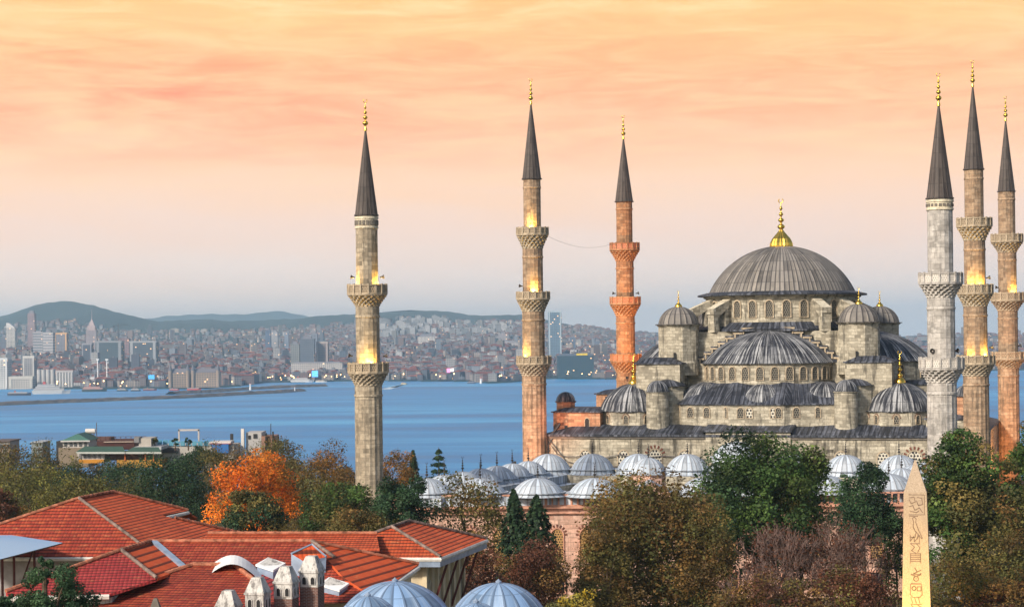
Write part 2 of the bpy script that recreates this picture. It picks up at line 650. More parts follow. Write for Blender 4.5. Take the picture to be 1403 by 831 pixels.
def m_city(name, lit=0.03):
    """plastered house fronts with rows of windows, a few lit; wall colour from the mesh"""
    t = NT(name, 0.8, 0.2)
    a = t.n('ShaderNodeVertexColor', layer_name='Col')
    u, v = t.sepuv()
    uu = t.math('DIVIDE', u, 3.4)
    vv = t.math('DIVIDE', v, 3.1)
    fu, fv = t.math('FRACT', uu), t.math('FRACT', vv)
    inu = t.math('LESS_THAN', t.math('ABSOLUTE', t.math('SUBTRACT', fu, 0.5)), 0.27)
    inv = t.math('LESS_THAN', t.math('ABSOLUTE', t.math('SUBTRACT', fv, 0.5)), 0.24)
    geo = t.n('ShaderNodeNewGeometry')
    sn = t.n('ShaderNodeSeparateXYZ')
    t.t.links.new(geo.outputs['Normal'], sn.inputs[0])
    vert = t.math('LESS_THAN', t.math('ABSOLUTE', sn.outputs[2]), 0.3)
    win = t.math('MULTIPLY', t.math('MULTIPLY', inu, inv), vert)
    cv = t.n('ShaderNodeCombineXYZ')
    t.set(cv, 0, t.math('FLOOR', uu))
    t.set(cv, 1, t.math('FLOOR', vv))
    sp = t.n('ShaderNodeSeparateXYZ')
    t.t.links.new(geo.outputs['Position'], sp.inputs[0])
    t.set(cv, 2, t.math('FLOOR', t.math('DIVIDE', sp.outputs[0], 23.0)))
    rnd = t.white(vec=cv.outputs[0])
    dirt = t.noise(t.obj(), 0.05, 5)
    wall = t.mix(1.0, a.outputs[0], t.ramp(dirt, [(0.3, 0.75), (0.7, 1.05)]), 'MULTIPLY')
    t.color(t.mix(win, wall, (0.05, 0.06, 0.08)))
    on = t.math('MULTIPLY', win, t.math('LESS_THAN', rnd, lit))
    t.b.inputs['Emission Color'].default_value = (1.0, 0.55, 0.22, 1)
    t.set(t.b, 'Emission Strength', t.math('MULTIPLY', on, 2.2))
    return t.m


M = {}
M['stone'] = m_stone('pale_ashlar', (0.19, 0.168, 0.13), (0.47, 0.425, 0.335), (0.60, 0.55, 0.445), 1.25, 0.5, stain=0.8)
M['stone_minaret'] = m_stone('minaret_ashlar', (0.24, 0.20, 0.15), (0.42, 0.35, 0.26), (0.50, 0.43, 0.33), 0.9, 0.6, stain=0.45)
M['stone_warm'] = m_stone('brown_minaret_ashlar', (0.26, 0.16, 0.10), (0.42, 0.29, 0.19), (0.50, 0.37, 0.26), 0.9, 0.55, stain=0.5)
M['stone_white'] = m_stone('pale_grey_ashlar', (0.38, 0.35, 0.325), (0.52, 0.49, 0.46), (0.60, 0.57, 0.54), 0.9, 0.7, stain=0.35, mortar=0.35)
M['stone_red'] = m_stone('floodlit_rosy_ashlar', (0.22, 0.11, 0.06), (0.42, 0.22, 0.115), (0.48, 0.31, 0.19), 0.9, 0.6, stain=0.3)  # rosy minaret stone with the orange floodlight put into its colour
M['stone_pink'] = m_stone('floodlit_pink_ashlar', (0.50, 0.29, 0.22), (0.70, 0.43, 0.33), (0.72, 0.49, 0.39), 1.3, 0.6, stain=0.3)  # pinkish courtyard stone, floodlight glow worked into the colour as well
M['stone_orange'] = m_stone('terracotta_ashlar', (0.36, 0.17, 0.10), (0.55, 0.29, 0.17), (0.60, 0.38, 0.24), 1.2, 0.5, stain=0.3)
M['lead'] = m_lead('weathered_lead', (0.040, 0.044, 0.058), (0.50, 0.51, 0.53), (0.009, 0.010, 0.016), 0.8)
M['lead_main'] = m_lead('pale_weathered_lead', (0.17, 0.158, 0.148), (0.38, 0.34, 0.295), (0.026, 0.025, 0.03), 0.4, vstep=2.4, darkn=0.3)
M['lead_roof'] = m_lead('dark_lead_roof', (0.03, 0.034, 0.047), (0.25, 0.27, 0.33), (0.010, 0.011, 0.017), 0.4)
M['lead_pale'] = m_lead('pale_blue_lead', (0.42, 0.49, 0.575), (0.62, 0.65, 0.70), (0.20, 0.20, 0.22), 0.5, vstep=1.8, darkn=0.35)
M['lead_blue'] = m_lead('blue_lead', (0.21, 0.33, 0.52), (0.44, 0.56, 0.72), (0.09, 0.13, 0.2), 0.55, vstep=1.1)
M['lead_cone'] = m_lead('brown_lead_spire', (0.075, 0.062, 0.058), (0.17, 0.14, 0.125), (0.03, 0.025, 0.025), 0.4, vstep=2.0, rough=0.6)
M['gold'] = m_plain('gilded_copper', (0.95, 0.58, 0.10), 0.28, 0.5, 1.0, 0.12)
M['iron'] = m_plain('dark_iron', (0.05, 0.045, 0.045), 0.5, 0.4, 0.6)
M['trim'] = m_plain('pale_trim_stone', (0.58, 0.52, 0.40), 0.85, 0.2, 0, 0.3, 2.0)
M['trim_dark'] = m_plain('sooty_trim_stone', (0.16, 0.14, 0.12), 0.85, 0.2, 0, 0.4, 1.0)
M['trim_pink'] = m_plain('pink_trim_stone', (0.52, 0.27, 0.19), 0.85, 0.2, 0, 0.3, 1.5)
M['voussoir'] = m_plain('dark_red_voussoir', (0.16, 0.06, 0.04), 0.85, 0.2)
M['grille'] = m_lattice('grey_window_grille', (0.16, 0.145, 0.115), (0.012, 0.012, 0.015), 0.36, 0.33)
M['grille_bold'] = m_lattice('white_window_grille', (0.55, 0.52, 0.44), (0.015, 0.015, 0.02), 0.5, 0.30)
M['grille_gold'] = m_lattice('ochre_window_grille', (0.40, 0.24, 0.09), (0.04, 0.025, 0.02), 0.34, 0.28)
M['parapet'] = m_lattice('pierced_parapet', (0.34, 0.27, 0.19), (0.06, 0.045, 0.03), 0.30, 0.22)
M['parapet_red'] = m_lattice('floodlit_pierced_parapet', (0.46, 0.20, 0.12), (0.12, 0.045, 0.03), 0.30, 0.22)  # orange of the floodlight mixed into the parapet colour too
M['parapet_trim'] = m_plain('brown_parapet_stone', (0.38, 0.31, 0.225), 0.85, 0.2, 0, 0.4, 2.0)
M['parapet_white'] = m_lattice('pale_pierced_parapet', (0.56, 0.53, 0.49), (0.25, 0.22, 0.19), 0.30, 0.20)
M['dark'] = m_plain('dark_opening', (0.012, 0.012, 0.015), 0.6)
M['tile'] = m_tiles('red_clay_tiles', [(0.36, 0.05, 0.022), (0.54, 0.085, 0.03), (0.66, 0.14, 0.05), (0.58, 0.10, 0.035)])
M['tile_old'] = m_tiles('weathered_clay_tiles', [(0.24, 0.035, 0.022), (0.44, 0.065, 0.032), (0.60, 0.13, 0.05), (0.36, 0.05, 0.03)], moss=0.5, weather=0.4)
M['tile_new'] = m_tiles('bright_clay_tiles', [(0.52, 0.075, 0.02), (0.64, 0.10, 0.028), (0.70, 0.13, 0.035), (0.58, 0.085, 0.025)], row=0.62, cw=0.24, moss=0.15, weather=0.25)
M['tile_crimson'] = m_tiles('crimson_clay_tiles', [(0.30, 0.03, 0.03), (0.44, 0.05, 0.05), (0.52, 0.08, 0.07), (0.38, 0.04, 0.04)], moss=0.2, weather=0.3)
M['ridge'] = m_plain('mortared_ridge_tile', (0.36, 0.14, 0.085), 0.9, 0.2, 0, 0.6, 3.0)
M['ridge_grey'] = m_plain('grey_mortared_ridge', (0.19, 0.14, 0.12), 0.9, 0.2, 0, 0.6, 3.0)
M['gutter'] = m_plain('white_gutter', (0.62, 0.60, 0.56), 0.5, 0.4)
M['zinc'] = m_plain('blue_grey_flashing', (0.26, 0.33, 0.44), 0.45, 0.5, 0.2)


def m_weathered(name, col, soot):
    t = NT(name, 0.9, 0.15)
    a = t.noise(t.obj(), 1.6, 7, 0.7)
    b = t.noise(t.obj((3.5, 3.5, 0.6)), 1.0, 6, 0.72)
    d = t.noise(t.obj(), 7.0, 5, 0.7)
    c = t.ramp(a, [(0.35, tuple(x * 0.75 for x in col)), (0.65, col)])
    c = t.mix(t.ramp(b, [(0.50, 0.0), (0.62, 0.85)]), c, soot)
    c = t.mix(t.ramp(d, [(0.56, 0.0), (0.66, 0.7)]), c, tuple(x * 1.4 for x in soot))
    t.color(c)
    t.bump(d, 0.5, 0.03)
    return t.m


M['plaster'] = m_weathered('weathered_plaster', (0.60, 0.585, 0.56), (0.14, 0.13, 0.125))
M['cream'] = m_plain('cream_plaster', (0.62, 0.52, 0.36), 0.85, 0.2, 0, 0.2, 0.8)
M['grey_wall'] = m_plain('grey_plaster', (0.30, 0.28, 0.28), 0.85, 0.2)
M['maroon'] = m_plain('maroon_paint', (0.09, 0.018, 0.018), 0.5, 0.4)
M['white_paint'] = m_plain('white_paint', (0.78, 0.78, 0.78), 0.5, 0.4, 0, 0.08)
M['bark'] = m_plain('brown_bark', (0.10, 0.07, 0.05), 0.95, 0.1, 0, 0.5, 3.0)
M['bark_grey'] = m_plain('pinkish_grey_bark', (0.14, 0.095, 0.085), 0.95, 0.1, 0, 0.4, 3.0)
M['leaf'] = m_leaf('leaves')
M['city'] = m_city('city_front', 0.018)
M['tower'] = m_city('tower_front', 0.03)
M['glass_tower'] = m_plain('blue_glass', (0.10, 0.20, 0.32), 0.15, 0.6)
M['attr'] = m_attr('painted_surface', 0.7, 0.3, 0.15, 0.3)
M['tank'] = m_plain('lamp_glow', (1, 0.7, 0.35), 0.5, emit=((1.0, 0.55, 0.2), 8.0))
M['lampglass'] = m_plain('lit_lamp_glass', (1, 0.8, 0.5), 0.5, emit=((1.0, 0.7, 0.3), 25.0))


def m_brick():
    t = NT('dark_brick', 0.9, 0.15)
    br = t.n('ShaderNodeTexBrick')
    t.set(br, 'Vector', t.uv())
    br.inputs['Scale'].default_value = 1.0
    br.inputs['Brick Width'].default_value = 0.24
    br.inputs['Row Height'].default_value = 0.075
    br.inputs['Mortar Size'].default_value = 0.012
    br.inputs['Color1'].default_value = (0.16, 0.06, 0.045, 1)
    br.inputs['Color2'].default_value = (0.09, 0.045, 0.04, 1)
    br.inputs['Mortar'].default_value = (0.25, 0.21, 0.19, 1)
    t.color(br.outputs[0])
    return t.m


M['brick'] = m_brick()


def m_sea():
    t = NT('sea_water', 0.5, 0.12)
    g = t.n('ShaderNodeNewGeometry')
    mp = t.n('ShaderNodeMapping')
    mp.inputs['Scale'].default_value = (0.0016, 0.012, 0)
    mp.inputs['Rotation'].default_value = (0, 0, R(2))
    t.t.links.new(g.outputs['Position'], mp.inputs[0])
    a = t.noise(mp.outputs[0], 1.0, 7, 0.62, 0.7)
    mp2 = t.n('ShaderNodeMapping')
    mp2.inputs['Scale'].default_value = (0.006, 0.05, 0)
    mp2.inputs['Rotation'].default_value = (0, 0, R(-3))
    t.t.links.new(g.outputs['Position'], mp2.inputs[0])
    b = t.noise(mp2.outputs[0], 1.0, 5, 0.6, 0.4)
    mp3 = t.n('ShaderNodeMapping')
    mp3.inputs['Scale'].default_value = (0.0009, 0.0035, 0)
    mp3.inputs['Rotation'].default_value = (0, 0, R(5))
    t.t.links.new(g.outputs['Position'], mp3.inputs[0])
    c = t.noise(mp3.outputs[0], 1.0, 4, 0.6, 1.0)
    f = t.math('ADD', t.math('ADD', t.math('MULTIPLY', a, 0.45), t.math('MULTIPLY', b, 0.2)), t.math('MULTIPLY', c, 0.35))
    t.color(t.ramp(f, [(0.36, (0.012, 0.125, 0.31)), (0.5, (0.022, 0.225, 0.50)), (0.62, (0.11, 0.41, 0.68))]))
    t.set(t.b, 'Roughness', t.math('MULTIPLY_ADD', f, 0.4, 0.25))
    t.bump(b, 0.25, 2.0)
    return t.m


def m_land():
    t = NT('hillside', 0.95, 0.1)
    g = t.n('ShaderNodeNewGeometry')
    a = t.noise(g.outputs['Position'], 0.004, 8, 0.65)
    t.color(t.ramp(a, [(0.35, (0.016, 0.042, 0.050)), (0.55, (0.025, 0.054, 0.062)), (0.75, (0.055, 0.074, 0.085))]))
    return t.m


def m_ground():
    t = NT('park_ground', 0.95, 0.1)
    g = t.n('ShaderNodeNewGeometry')
    a = t.noise(g.outputs['Position'], 0.08, 7, 0.65)
    t.color(t.ramp(a, [(0.4, (0.04, 0.05, 0.02)), (0.55, (0.10, 0.075, 0.05)), (0.7, (0.26, 0.22, 0.18))]))
    return t.m


M['sea'] = m_sea()
M['land'] = m_land()
M['ground'] = m_ground()
# ------------------------------------------------------------------ ground, sea, far shore, hills
SEA = -30.0


def interp(x, tab):
    if x <= tab[0][0]:
        return tab[0][1]
    for (x0, y0), (x1, y1) in zip(tab, tab[1:]):
        if x <= x1:
            t = (x - x0) / (x1 - x0)
            return y0 + (y1 - y0) * t
    return tab[-1][1]


def sstep(a, b, x):
    t = max(0.0, min(1.0, (x - a) / (b - a)))
    return t * t * (3 - 2 * t)


def grid_mesh(name, nx, ny, fn, mat, kind='structure'):
    vs_, fs = [], []
    for j in range(ny + 1):
        for i in range(nx + 1):
            vs_.append(fn(i / nx, j / ny))
    for j in range(ny):
        for i in range(nx):
            a = j * (nx + 1) + i
            fs.append((a, a + 1, a + nx + 2, a + nx + 1))
    me = bpy.data.meshes.new(name)
    me.from_pydata(vs_, [], fs)
    me.materials.append(mat)
    me.polygons.foreach_set('use_smooth', np.ones(len(fs), dtype=bool))
    me.update()
    o = bpy.data.objects.new(name, me)
    COL.objects.link(o)
    o['kind'] = kind
    return o


def ground_h(x, y):
    h = -36.0 * sstep(400 + 0.25 * max(0, x), 640, y)
    h += 1.2 * math.sin(x * 0.013 + 1) * math.sin(y * 0.017)
    if y < 140:
        h += 4.0 * sstep(140, 60, y) * sstep(40, -10, x)
    return h


grid_mesh('ground', 60, 60, lambda u, v: (-420 + 1000 * u, -60 + 760 * v, ground_h(-420 + 1000 * u, -60 + 760 * v) - 0.3), M['ground'])
grid_mesh('sea', 4, 4, lambda u, v: (-30000 + 60000 * u, 520 + 40000 * v, SEA), M['sea'])

SHORE = [(-500, 2760), (0, 2790), (60, 2740), (135, 2720), (200, 2710), (262, 2660), (320, 2760), (360, 3010), (500, 3050), (640, 2930), (668, 2790), (705, 2850), (745, 3050), (860, 2960), (1320, 3300), (1403, 3330), (1900, 3400)]
RIDGE = [(-500, 450), (-120, 452), (0, 435), (30, 424), (60, 417.5), (95, 415.5), (130, 419), (160, 428), (190, 436), (215, 440), (240, 439), (286, 436.5), (315, 440), (350, 442), (380, 440), (420, 435.5),
         (480, 432), (520, 427.5), (560, 424), (600, 426), (640, 433.5), (665, 434), (690, 431.5), (720, 434), (760, 442), (850, 453), (900, 457), (1000, 460), (1300, 461), (1340, 463), (1403, 466), (1900, 460)]
RIDGE2 = [(-500, 452), (150, 445), (200, 436.5), (230, 432.5), (280, 430), (330, 430.5), (355, 428.5), (376, 425.5), (395, 427.5), (420, 433), (460, 438), (560, 445), (1900, 462)]
SEAWARD = CAMZ - SEA


def yh_at(px):
    return PCY - (px - PCX) * math.tan(R(ROLL))


def ridge_h(px, D, tab):
    return (yh_at(px) - interp(px, tab)) / F_PX * D + SEAWARD


def land_h(px, D):
    ds = interp(px, SHORE)
    t = D - ds
    if t < 0:
        return -4.0
    h = 2.0 + 30 * sstep(80, 1500, t) + 12 * sstep(1400, 2600, t)
    h += (5 * math.sin(px * 0.021 + D * 0.0031) + 4 * math.sin(px * 0.047 - D * 0.0042)) * sstep(300, 1200, t)
    top = ridge_h(px, 8200, RIDGE)
    bump = 4 * math.sin(px * 0.31) + 3 * math.sin(px * 0.13 + 2)
    h += max(0.0, top + 0.35 * bump - 44) * sstep(5200, 8200, D)
    return h


def land_v(u, v):
    px = -420 + 2340 * u
    D = 2600 + 5700 * v ** 1.5
    D = max(D, 2600)
    p = P(px, yh_at(px), D)
    return (p.x, D, SEA + land_h(px, D))


grid_mesh('far_shore_terrain', 260, 90, land_v, M['land'])


def back_v(u, v):
    px = -420 + 2340 * u
    D = 8200 + 1400 * v
    return (P(px, 463, D).x, D, SEA + (ridge_h(px, 8200, RIDGE) - 1) * (1 - v) - 20 * v)


grid_mesh('hills_behind_shore_terrain', 200, 4, back_v, M['land'])


def ridge2_v(u, v):
    px = 60 + 700 * u
    D = 11500 + 2600 * v
    k = math.sin(math.pi * v)
    h = ridge_h(px, 12800, RIDGE2) + 3 * math.sin(px * 0.2)
    return (P(px, 463, D).x, D, SEA + h * k - 30 * (1 - k))


grid_mesh('distant_hill', 120, 12, ridge2_v, M['land'])


# ------------------------------------------------------------------ the city across the water
CITY_WALLS = [((0.36, 0.31, 0.28), 'cream'), ((0.29, 0.24, 0.25), 'pinkish'), ((0.21, 0.235, 0.29), 'bluish grey'), ((0.50, 0.49, 0.50), 'white'), ((0.24, 0.155, 0.135), 'brick brown'), ((0.115, 0.12, 0.16), 'dark grey')]
ROOFS = [((0.20, 0.062, 0.045), 'red tiled roof'), ((0.13, 0.065, 0.055), 'brown tiled roof'), ((0.16, 0.165, 0.195), 'flat grey roof'), ((0.25, 0.085, 0.06), 'red tiled roof')]


def city_block(mb, x, y, z, w, d, h, rot, wall, roof, flat):
    mb.c = (*wall, 1)
    c, s = math.cos(rot), math.sin(rot)

    def pt(a, b, zz):
        return (x + a * c - b * s, y + a * s + b * c, zz)
    a, b = w / 2, d / 2
    lo = [pt(-a, -b, z - 8), pt(a, -b, z - 8), pt(a, b, z - 8), pt(-a, b, z - 8)]
    hi = [pt(-a, -b, z + h), pt(a, -b, z + h), pt(a, b, z + h), pt(-a, b, z + h)]
    acc = 0
    for i in range(4):
        j = (i + 1) % 4
        ln = w if i % 2 == 0 else d
        n = max(1, round(ln / 3.4))
        mb.face([lo[i], lo[j], hi[j], hi[i]], [(acc, -8), (acc + n * 3.4, -8), (acc + n * 3.4, h), (acc, h)])
        acc += n * 3.4 + 6.8
    mb.c = (*roof, 1)
    if flat:
        mb.face(hi, [(0, 0)] * 4)
        k = 0.25
        q = [pt(-a * k, -b * k, z + h), pt(a * k, -b * k, z + h), pt(a * k, b * k, z + h), pt(-a * k, b * k, z + h)]
        q2 = [(p[0], p[1], p[2] + 2.5) for p in q]
        for i in range(4):
            j = (i + 1) % 4
            mb.face([q[i], q[j], q2[j], q2[i]], [(0, 0)] * 4)
        mb.face(q2, [(0, 0)] * 4)
    else:
        e = 0.4
        hh = [pt(-a - e, -b - e, z + h), pt(a + e, -b - e, z + h), pt(a + e, b + e, z + h), pt(-a - e, b + e, z + h)]
        rise = min(w, d) * 0.22
        if w > d:
            r0, r1 = pt(-(a - b * 0.7), 0, z + h + rise), pt(a - b * 0.7, 0, z + h + rise)
            fs = [[hh[0], hh[1], r1, r0], [hh[1], hh[2], r1], [hh[2], hh[3], r0, r1], [hh[3], hh[0], r0]]
        else:
            r0, r1 = pt(0, -(b - a * 0.7), z + h + rise), pt(0, b - a * 0.7, z + h + rise)
            fs = [[hh[0], hh[1], r0], [hh[1], hh[2], r1, r0], [hh[2], hh[3], r1], [hh[3], hh[0], r0, r1]]
        for f in fs:
            mb.face(f, [(0, 0)] * len(f))


rng = random.Random(11)
cands = []
tries = 0
RESERVED = [(0, 115, 0, 130), (225, 305, 0, 190), (750, 825, 0, 170)]       # kept clear for the quays, station and dark block


def open_view(px):
    return -8 < px < 872 or 1306 < px < 1322 or 1354 < px < 1410


while len(cands) < 9500 and tries < 80000:
    tries += 1
    px = rng.uniform(-90, 1480)
    if 890 < px < 1300 and rng.random() < 0.85:
        continue
    ds = interp(px, SHORE)
    t = 40 + 3900 * rng.random() ** 1.25
    if any(a < px < b and t < t1 for a, b, _, t1 in RESERVED):
        continue
    D = ds + t
    dens = 1.0 if t < 2600 else 0.8
    if rng.random() > dens:
        continue
    big = rng.random()
    w, d = rng.uniform(7, 14), rng.uniform(8, 13)
    h = rng.choice([5, 6, 8, 9, 9, 12, 12, 15])
    flat = rng.random() < 0.35
    if big > 0.985 and t > 350:
        h, w, flat = rng.uniform(20, 34), rng.uniform(11, 16), True
    if big < 0.05:
        w, h = rng.uniform(20, 34), rng.uniform(7, 13)
    wl = rng.choices(CITY_WALLS, [5, 5, 4, 3, 3, 2])[0]
    rf = ROOFS[2] if flat else rng.choice([ROOFS[0], ROOFS[1], ROOFS[3]])
    p = P(px, yh_at(px), D)
    cands.append((w * (h + 3) / (D * D) * (1 if open_view(px) else 0), px, D, p.x, w, d, h, rng.uniform(-0.6, 0.6), wl, rf, flat))
# hillside suburbs: pale slabs and small houses on the slopes
for k in range(2600):
    px = rng.choice([rng.gauss(610, 75), rng.uniform(420, 880), rng.uniform(430, 600), rng.uniform(660, 900), rng.uniform(1300, 1440)])
    D = rng.uniform(5800, 7150)
    tower = rng.random() < 0.2 and 500 < px < 700 and 6000 < D < 6700
    if px < 500 and D > 6700:
        continue
    if 505 < px < 655 and D > 6700:
        continue
    w, d, h = (rng.uniform(14, 24), 16, rng.uniform(20, 32)) if tower else (rng.uniform(9, 17), 12, rng.uniform(6, 11))
    wl = CITY_WALLS[3] if tower or rng.random() < 0.4 else rng.choice(CITY_WALLS)
    p = P(px, yh_at(px), D)
    cands.append((0, px, D, p.x, w, d, h, rng.uniform(-0.4, 0.4), wl, ROOFS[2] if tower else rng.choice(ROOFS), tower))
cands.sort(key=lambda c: -c[0])
mass = MB()
for k, (sc_, px, D, X, w, d, h, rot, wl, rf, flat) in enumerate(cands):
    z = SEA + land_h(px, D)
    j = rng.uniform(0.35, 1.1)
    wall = tuple(c * j for c in wl[0])
    if k < 270:
        mb = MB()
        city_block(mb, 0, 0, 0, w, d, h, 0, wall, rf[0], flat)
        o = mb.build('apartment_building', M['city'], color=True)
        o.location = (X, D, z)
        o.rotation_euler = (0, 0, rot)
        if h > 22:
            lab = 'tall %s apartment tower with a %s in the city across the water' % (wl[1], rf[1])
        elif w > 22:
            lab = 'long low %s building with a %s in the city across the water' % (wl[1], rf[1])
        else:
            lab = 'small %s apartment block with a %s in the city across the water' % (wl[1], rf[1])
        tag(o, lab, 'apartment building', 'apartment buildings of the city across the water')
    else:
        city_block(mass, X, D, z, w, d, h, rot, wall, rf[0], flat)
tag(mass.build('far_city_houses', M['city'], color=True), 'dense mass of distant houses and flats climbing the far shore', 'houses', kind='stuff')

# far trees between the houses
ft = MB()
for k in range(1500):
    px = rng.uniform(-60, 1460)
    ds = interp(px, SHORE)
    D = ds + 20 + 3600 * rng.random() ** 1.6
    z = SEA + land_h(px, D)
    p = P(px, yh_at(px), D)
    ft.c = rng.choice([(0.03, 0.05, 0.03, 1), (0.045, 0.06, 0.03, 1), (0.025, 0.04, 0.035, 1)])
    r = rng.uniform(5, 9)
    for q in range(3):
        ft.lathe([(0.2, 0), (1.0, 0.5), (0.8, 1.0), (0.3, 1.4), (0, 1.5)], 7, mod=lambda i, j, rr: rr * r * (0.8 + 0.4 * ((i * 7 + j * 5 + q) % 3) / 2), cx=p.x + rng.uniform(-8, 8), cy=D + rng.uniform(-5, 5), z0=z - 1)
tag(ft.build('far_treetops', M['attr'], color=True), 'dark green trees scattered between the far city houses', 'trees', kind='stuff')


def far_box_tower(name, label, cat, px0, px1, ytop, D, wall, depth=18, mat='tower', extra=None, rot=0.0, group=None, z0=None):
    pc = (px0 + px1) / 2
    w = (px1 - px0) / F_PX * D
    base = SEA + land_h(pc, D) if z0 is None else z0
    top = zpx(pc, ytop, D)
    p = P(pc, ytop, D)
    root = thing(name, label, cat, (p.x, D, base), rot, group)
    b = MB()
    b.c = (*wall, 1)
    h = top - base
    n = max(1, round(w / 3.4))
    a, dd = w / 2, depth / 2
    cs = [(-a, -dd), (a, -dd), (a, dd), (-a, dd)]
    acc = 0
    for i in range(4):
        j = (i + 1) % 4
        ln = (w if i % 2 == 0 else depth)
        b.face([(*cs[i], -8), (*cs[j], -8), (*cs[j], h), (*cs[i], h)], [(acc, -8), (acc + ln, -8), (acc + ln, h), (acc, h)])
        acc += ln + 3.4
    b.face([(*c, h) for c in cs], [(0, 0)] * 4)
    b.build('body', M[mat], root, color=True)
    if extra:
        extra(root, w, depth, h)
    return root


def roof_box(k=0.5, hh=4.0, col=(0.2, 0.2, 0.24)):
    def f(root, w, d, h):
        b = MB()
        b.c = (*col, 1)
        b.box(0, 0, h + 0.01, w * k, d * k, hh)
        b.build('roof_box', M['attr'], root, color=True)
    return f


def stripes(col, nrow=10, frac=0.45):
    def f(root, w, d, h):
        b = MB()
        b.c = (*col, 1)
        for i in range(nrow):
            b.box(0, 0, h * (i + 0.7) / nrow, w + 0.8, d + 0.8, h / nrow * frac)
        b.build('balcony_bands', M['attr'], root, color=True)
        roof_box()(root, w, d, h)
    return f


def edge_strip(col, emit=False):
    def f(root, w, d, h):
        b = MB()
        b.c = (*col, 1)
        for s in (-1, 1):
            b.box(s * w * 0.42, -d / 2 - 0.3, 0, w * 0.1, 0.6, h)
        b.box(0, 0, h + 0.01, w * 1.0, d, 3)
        b.build('corner_strips', M['attr'], root, color=True)
    return f


def spire_top(root, w, d, h):
    b = MB()
    b.c = (0.42, 0.33, 0.33, 1)
    b.box(0, 0, h + 0.01, w * 0.75, d * 0.75, 10)
    b.box(0, 0, h + 10.02, w * 0.6, d * 0.6, 16, taper=0.1)
    b.tube([(0, 0, h + 24), (0, 0, h + 50)], 0.8, 0.3)
    b.build('pointed_top', M['attr'], root, color=True)


def slant_top(root, w, d, h):
    b = MB()
    b.c = (0.60, 0.58, 0.58, 1)
    a, dd = w / 2, d / 2
    b.face([(-a, -dd, h), (a, -dd, h), (-a * 0.2, -dd, h + 10), (-a, -dd, h + 12)])
    b.face([(a, dd, h), (-a, dd, h), (-a, dd, h + 12), (-a * 0.2, dd, h + 10)])
    b.face([(a, -dd, h), (a, dd, h), (-a * 0.2, dd, h + 10), (-a * 0.2, -dd, h + 10)])
    b.face([(-a, -dd, h + 12), (-a * 0.2, -dd, h + 10), (-a * 0.2, dd, h + 10), (-a, dd, h + 12)])
    b.face([(-a, dd, h), (-a, -dd, h), (-a, -dd, h + 12), (-a, dd, h + 12)])
    b.build('slanting_top', M['attr'], root, color=True)


far_box_tower('skyscraper', 'tallest pinkish skyscraper before the big dome shaped hill, far left', 'skyscraper', 39, 48.5, 429, 4700, (0.34, 0.24, 0.26), 20, extra=roof_box(0.6, 6))
far_box_tower('skyscraper', 'pale white tower with a slanting top, far left of the city', 'skyscraper', 10, 22, 449, 4500, (0.55, 0.52, 0.50), 20, extra=slant_top)
far_box_tower('skyscraper', 'short dark tower beside the pale tower with the slanting top', 'skyscraper', 2, 10.5, 461, 4500, (0.16, 0.17, 0.22), 16, extra=roof_box())
far_box_tower('office_building', 'dark grey office block with white floor bands on its left half', 'office building', 47, 60, 455, 4200, (0.20, 0.22, 0.28), 24, extra=stripes((0.42, 0.40, 0.42), 9))
far_box_tower('office_building', 'pale banded office block joined to the dark banded one', 'office building', 60.5, 74, 456, 4200, (0.30, 0.30, 0.36), 24, extra=stripes((0.52, 0.50, 0.50), 9))
far_box_tower('office_building', 'office block with orange light painted along its edges beneath the dome shaped hill', 'office building', 76, 93, 457.5, 4300, (0.26, 0.25, 0.30), 22, extra=edge_strip((0.75, 0.42, 0.16)))  # orange edge light is only strip colour, nothing here emits
far_box_tower('skyscraper', 'unfinished tower with a pointed top and mast before the hill', 'skyscraper', 119, 133, 452, 4700, (0.36, 0.30, 0.32), 22, extra=spire_top)
far_box_tower('office_building', 'narrow black block with pale vertical strips near the wide glass blocks', 'office building', 113.5, 127, 472, 3700, (0.09, 0.10, 0.14), 20, extra=edge_strip((0.3, 0.3, 0.34)))
far_box_tower('office_building', 'wide dark green glass block, left one of a matching pair', 'office building', 133, 168.5, 469, 3600, (0.07, 0.10, 0.12), 26, extra=edge_strip((0.26, 0.27, 0.30)))
far_box_tower('office_building', 'wide dark glass block, right one of a matching pair', 'office building', 179, 216, 469, 3600, (0.09, 0.11, 0.14), 26, extra=edge_strip((0.32, 0.33, 0.36)))
t_ = far_box_tower('office_building', 'pinkish tower block standing between two wide dark glass blocks', 'office building', 164, 178, 463, 4000, (0.30, 0.19, 0.20), 20, extra=roof_box())
far_box_tower('skyscraper', 'slim dark blue tower right of the city centre before low hills', 'skyscraper', 364, 371, 452, 5000, (0.10, 0.14, 0.24), 18, extra=roof_box())
far_box_tower('skyscraper', 'slim pale tower beside the slim dark blue tower', 'skyscraper', 372.5, 381, 454, 5050, (0.42, 0.42, 0.46), 18, extra=roof_box())
far_box_tower('skyscraper', 'small lone blue tower before the low hills', 'skyscraper', 390, 395.5, 456, 5000, (0.24, 0.28, 0.38), 14, extra=roof_box())
far_box_tower('office_building', 'tall dark slab with a low roof box above the ferry quay', 'office building', 412, 431, 464, 3500, (0.13, 0.15, 0.19), 22, extra=roof_box(0.6, 5))
far_box_tower('office_building', 'dull green slab left of the tall dark slab', 'office building', 399, 411, 471, 3520, (0.24, 0.25, 0.25), 22, extra=roof_box())
far_box_tower('office_building', 'brownish striped block right of the tall dark slab', 'office building', 434, 450, 470, 3520, (0.26, 0.20, 0.20), 22, extra=edge_strip((0.42, 0.36, 0.34)))
far_box_tower('office_building', 'grey blue block peeping over the roof of the tall dark slab', 'office building', 426, 435, 457, 4300, (0.22, 0.24, 0.30), 18, extra=roof_box())
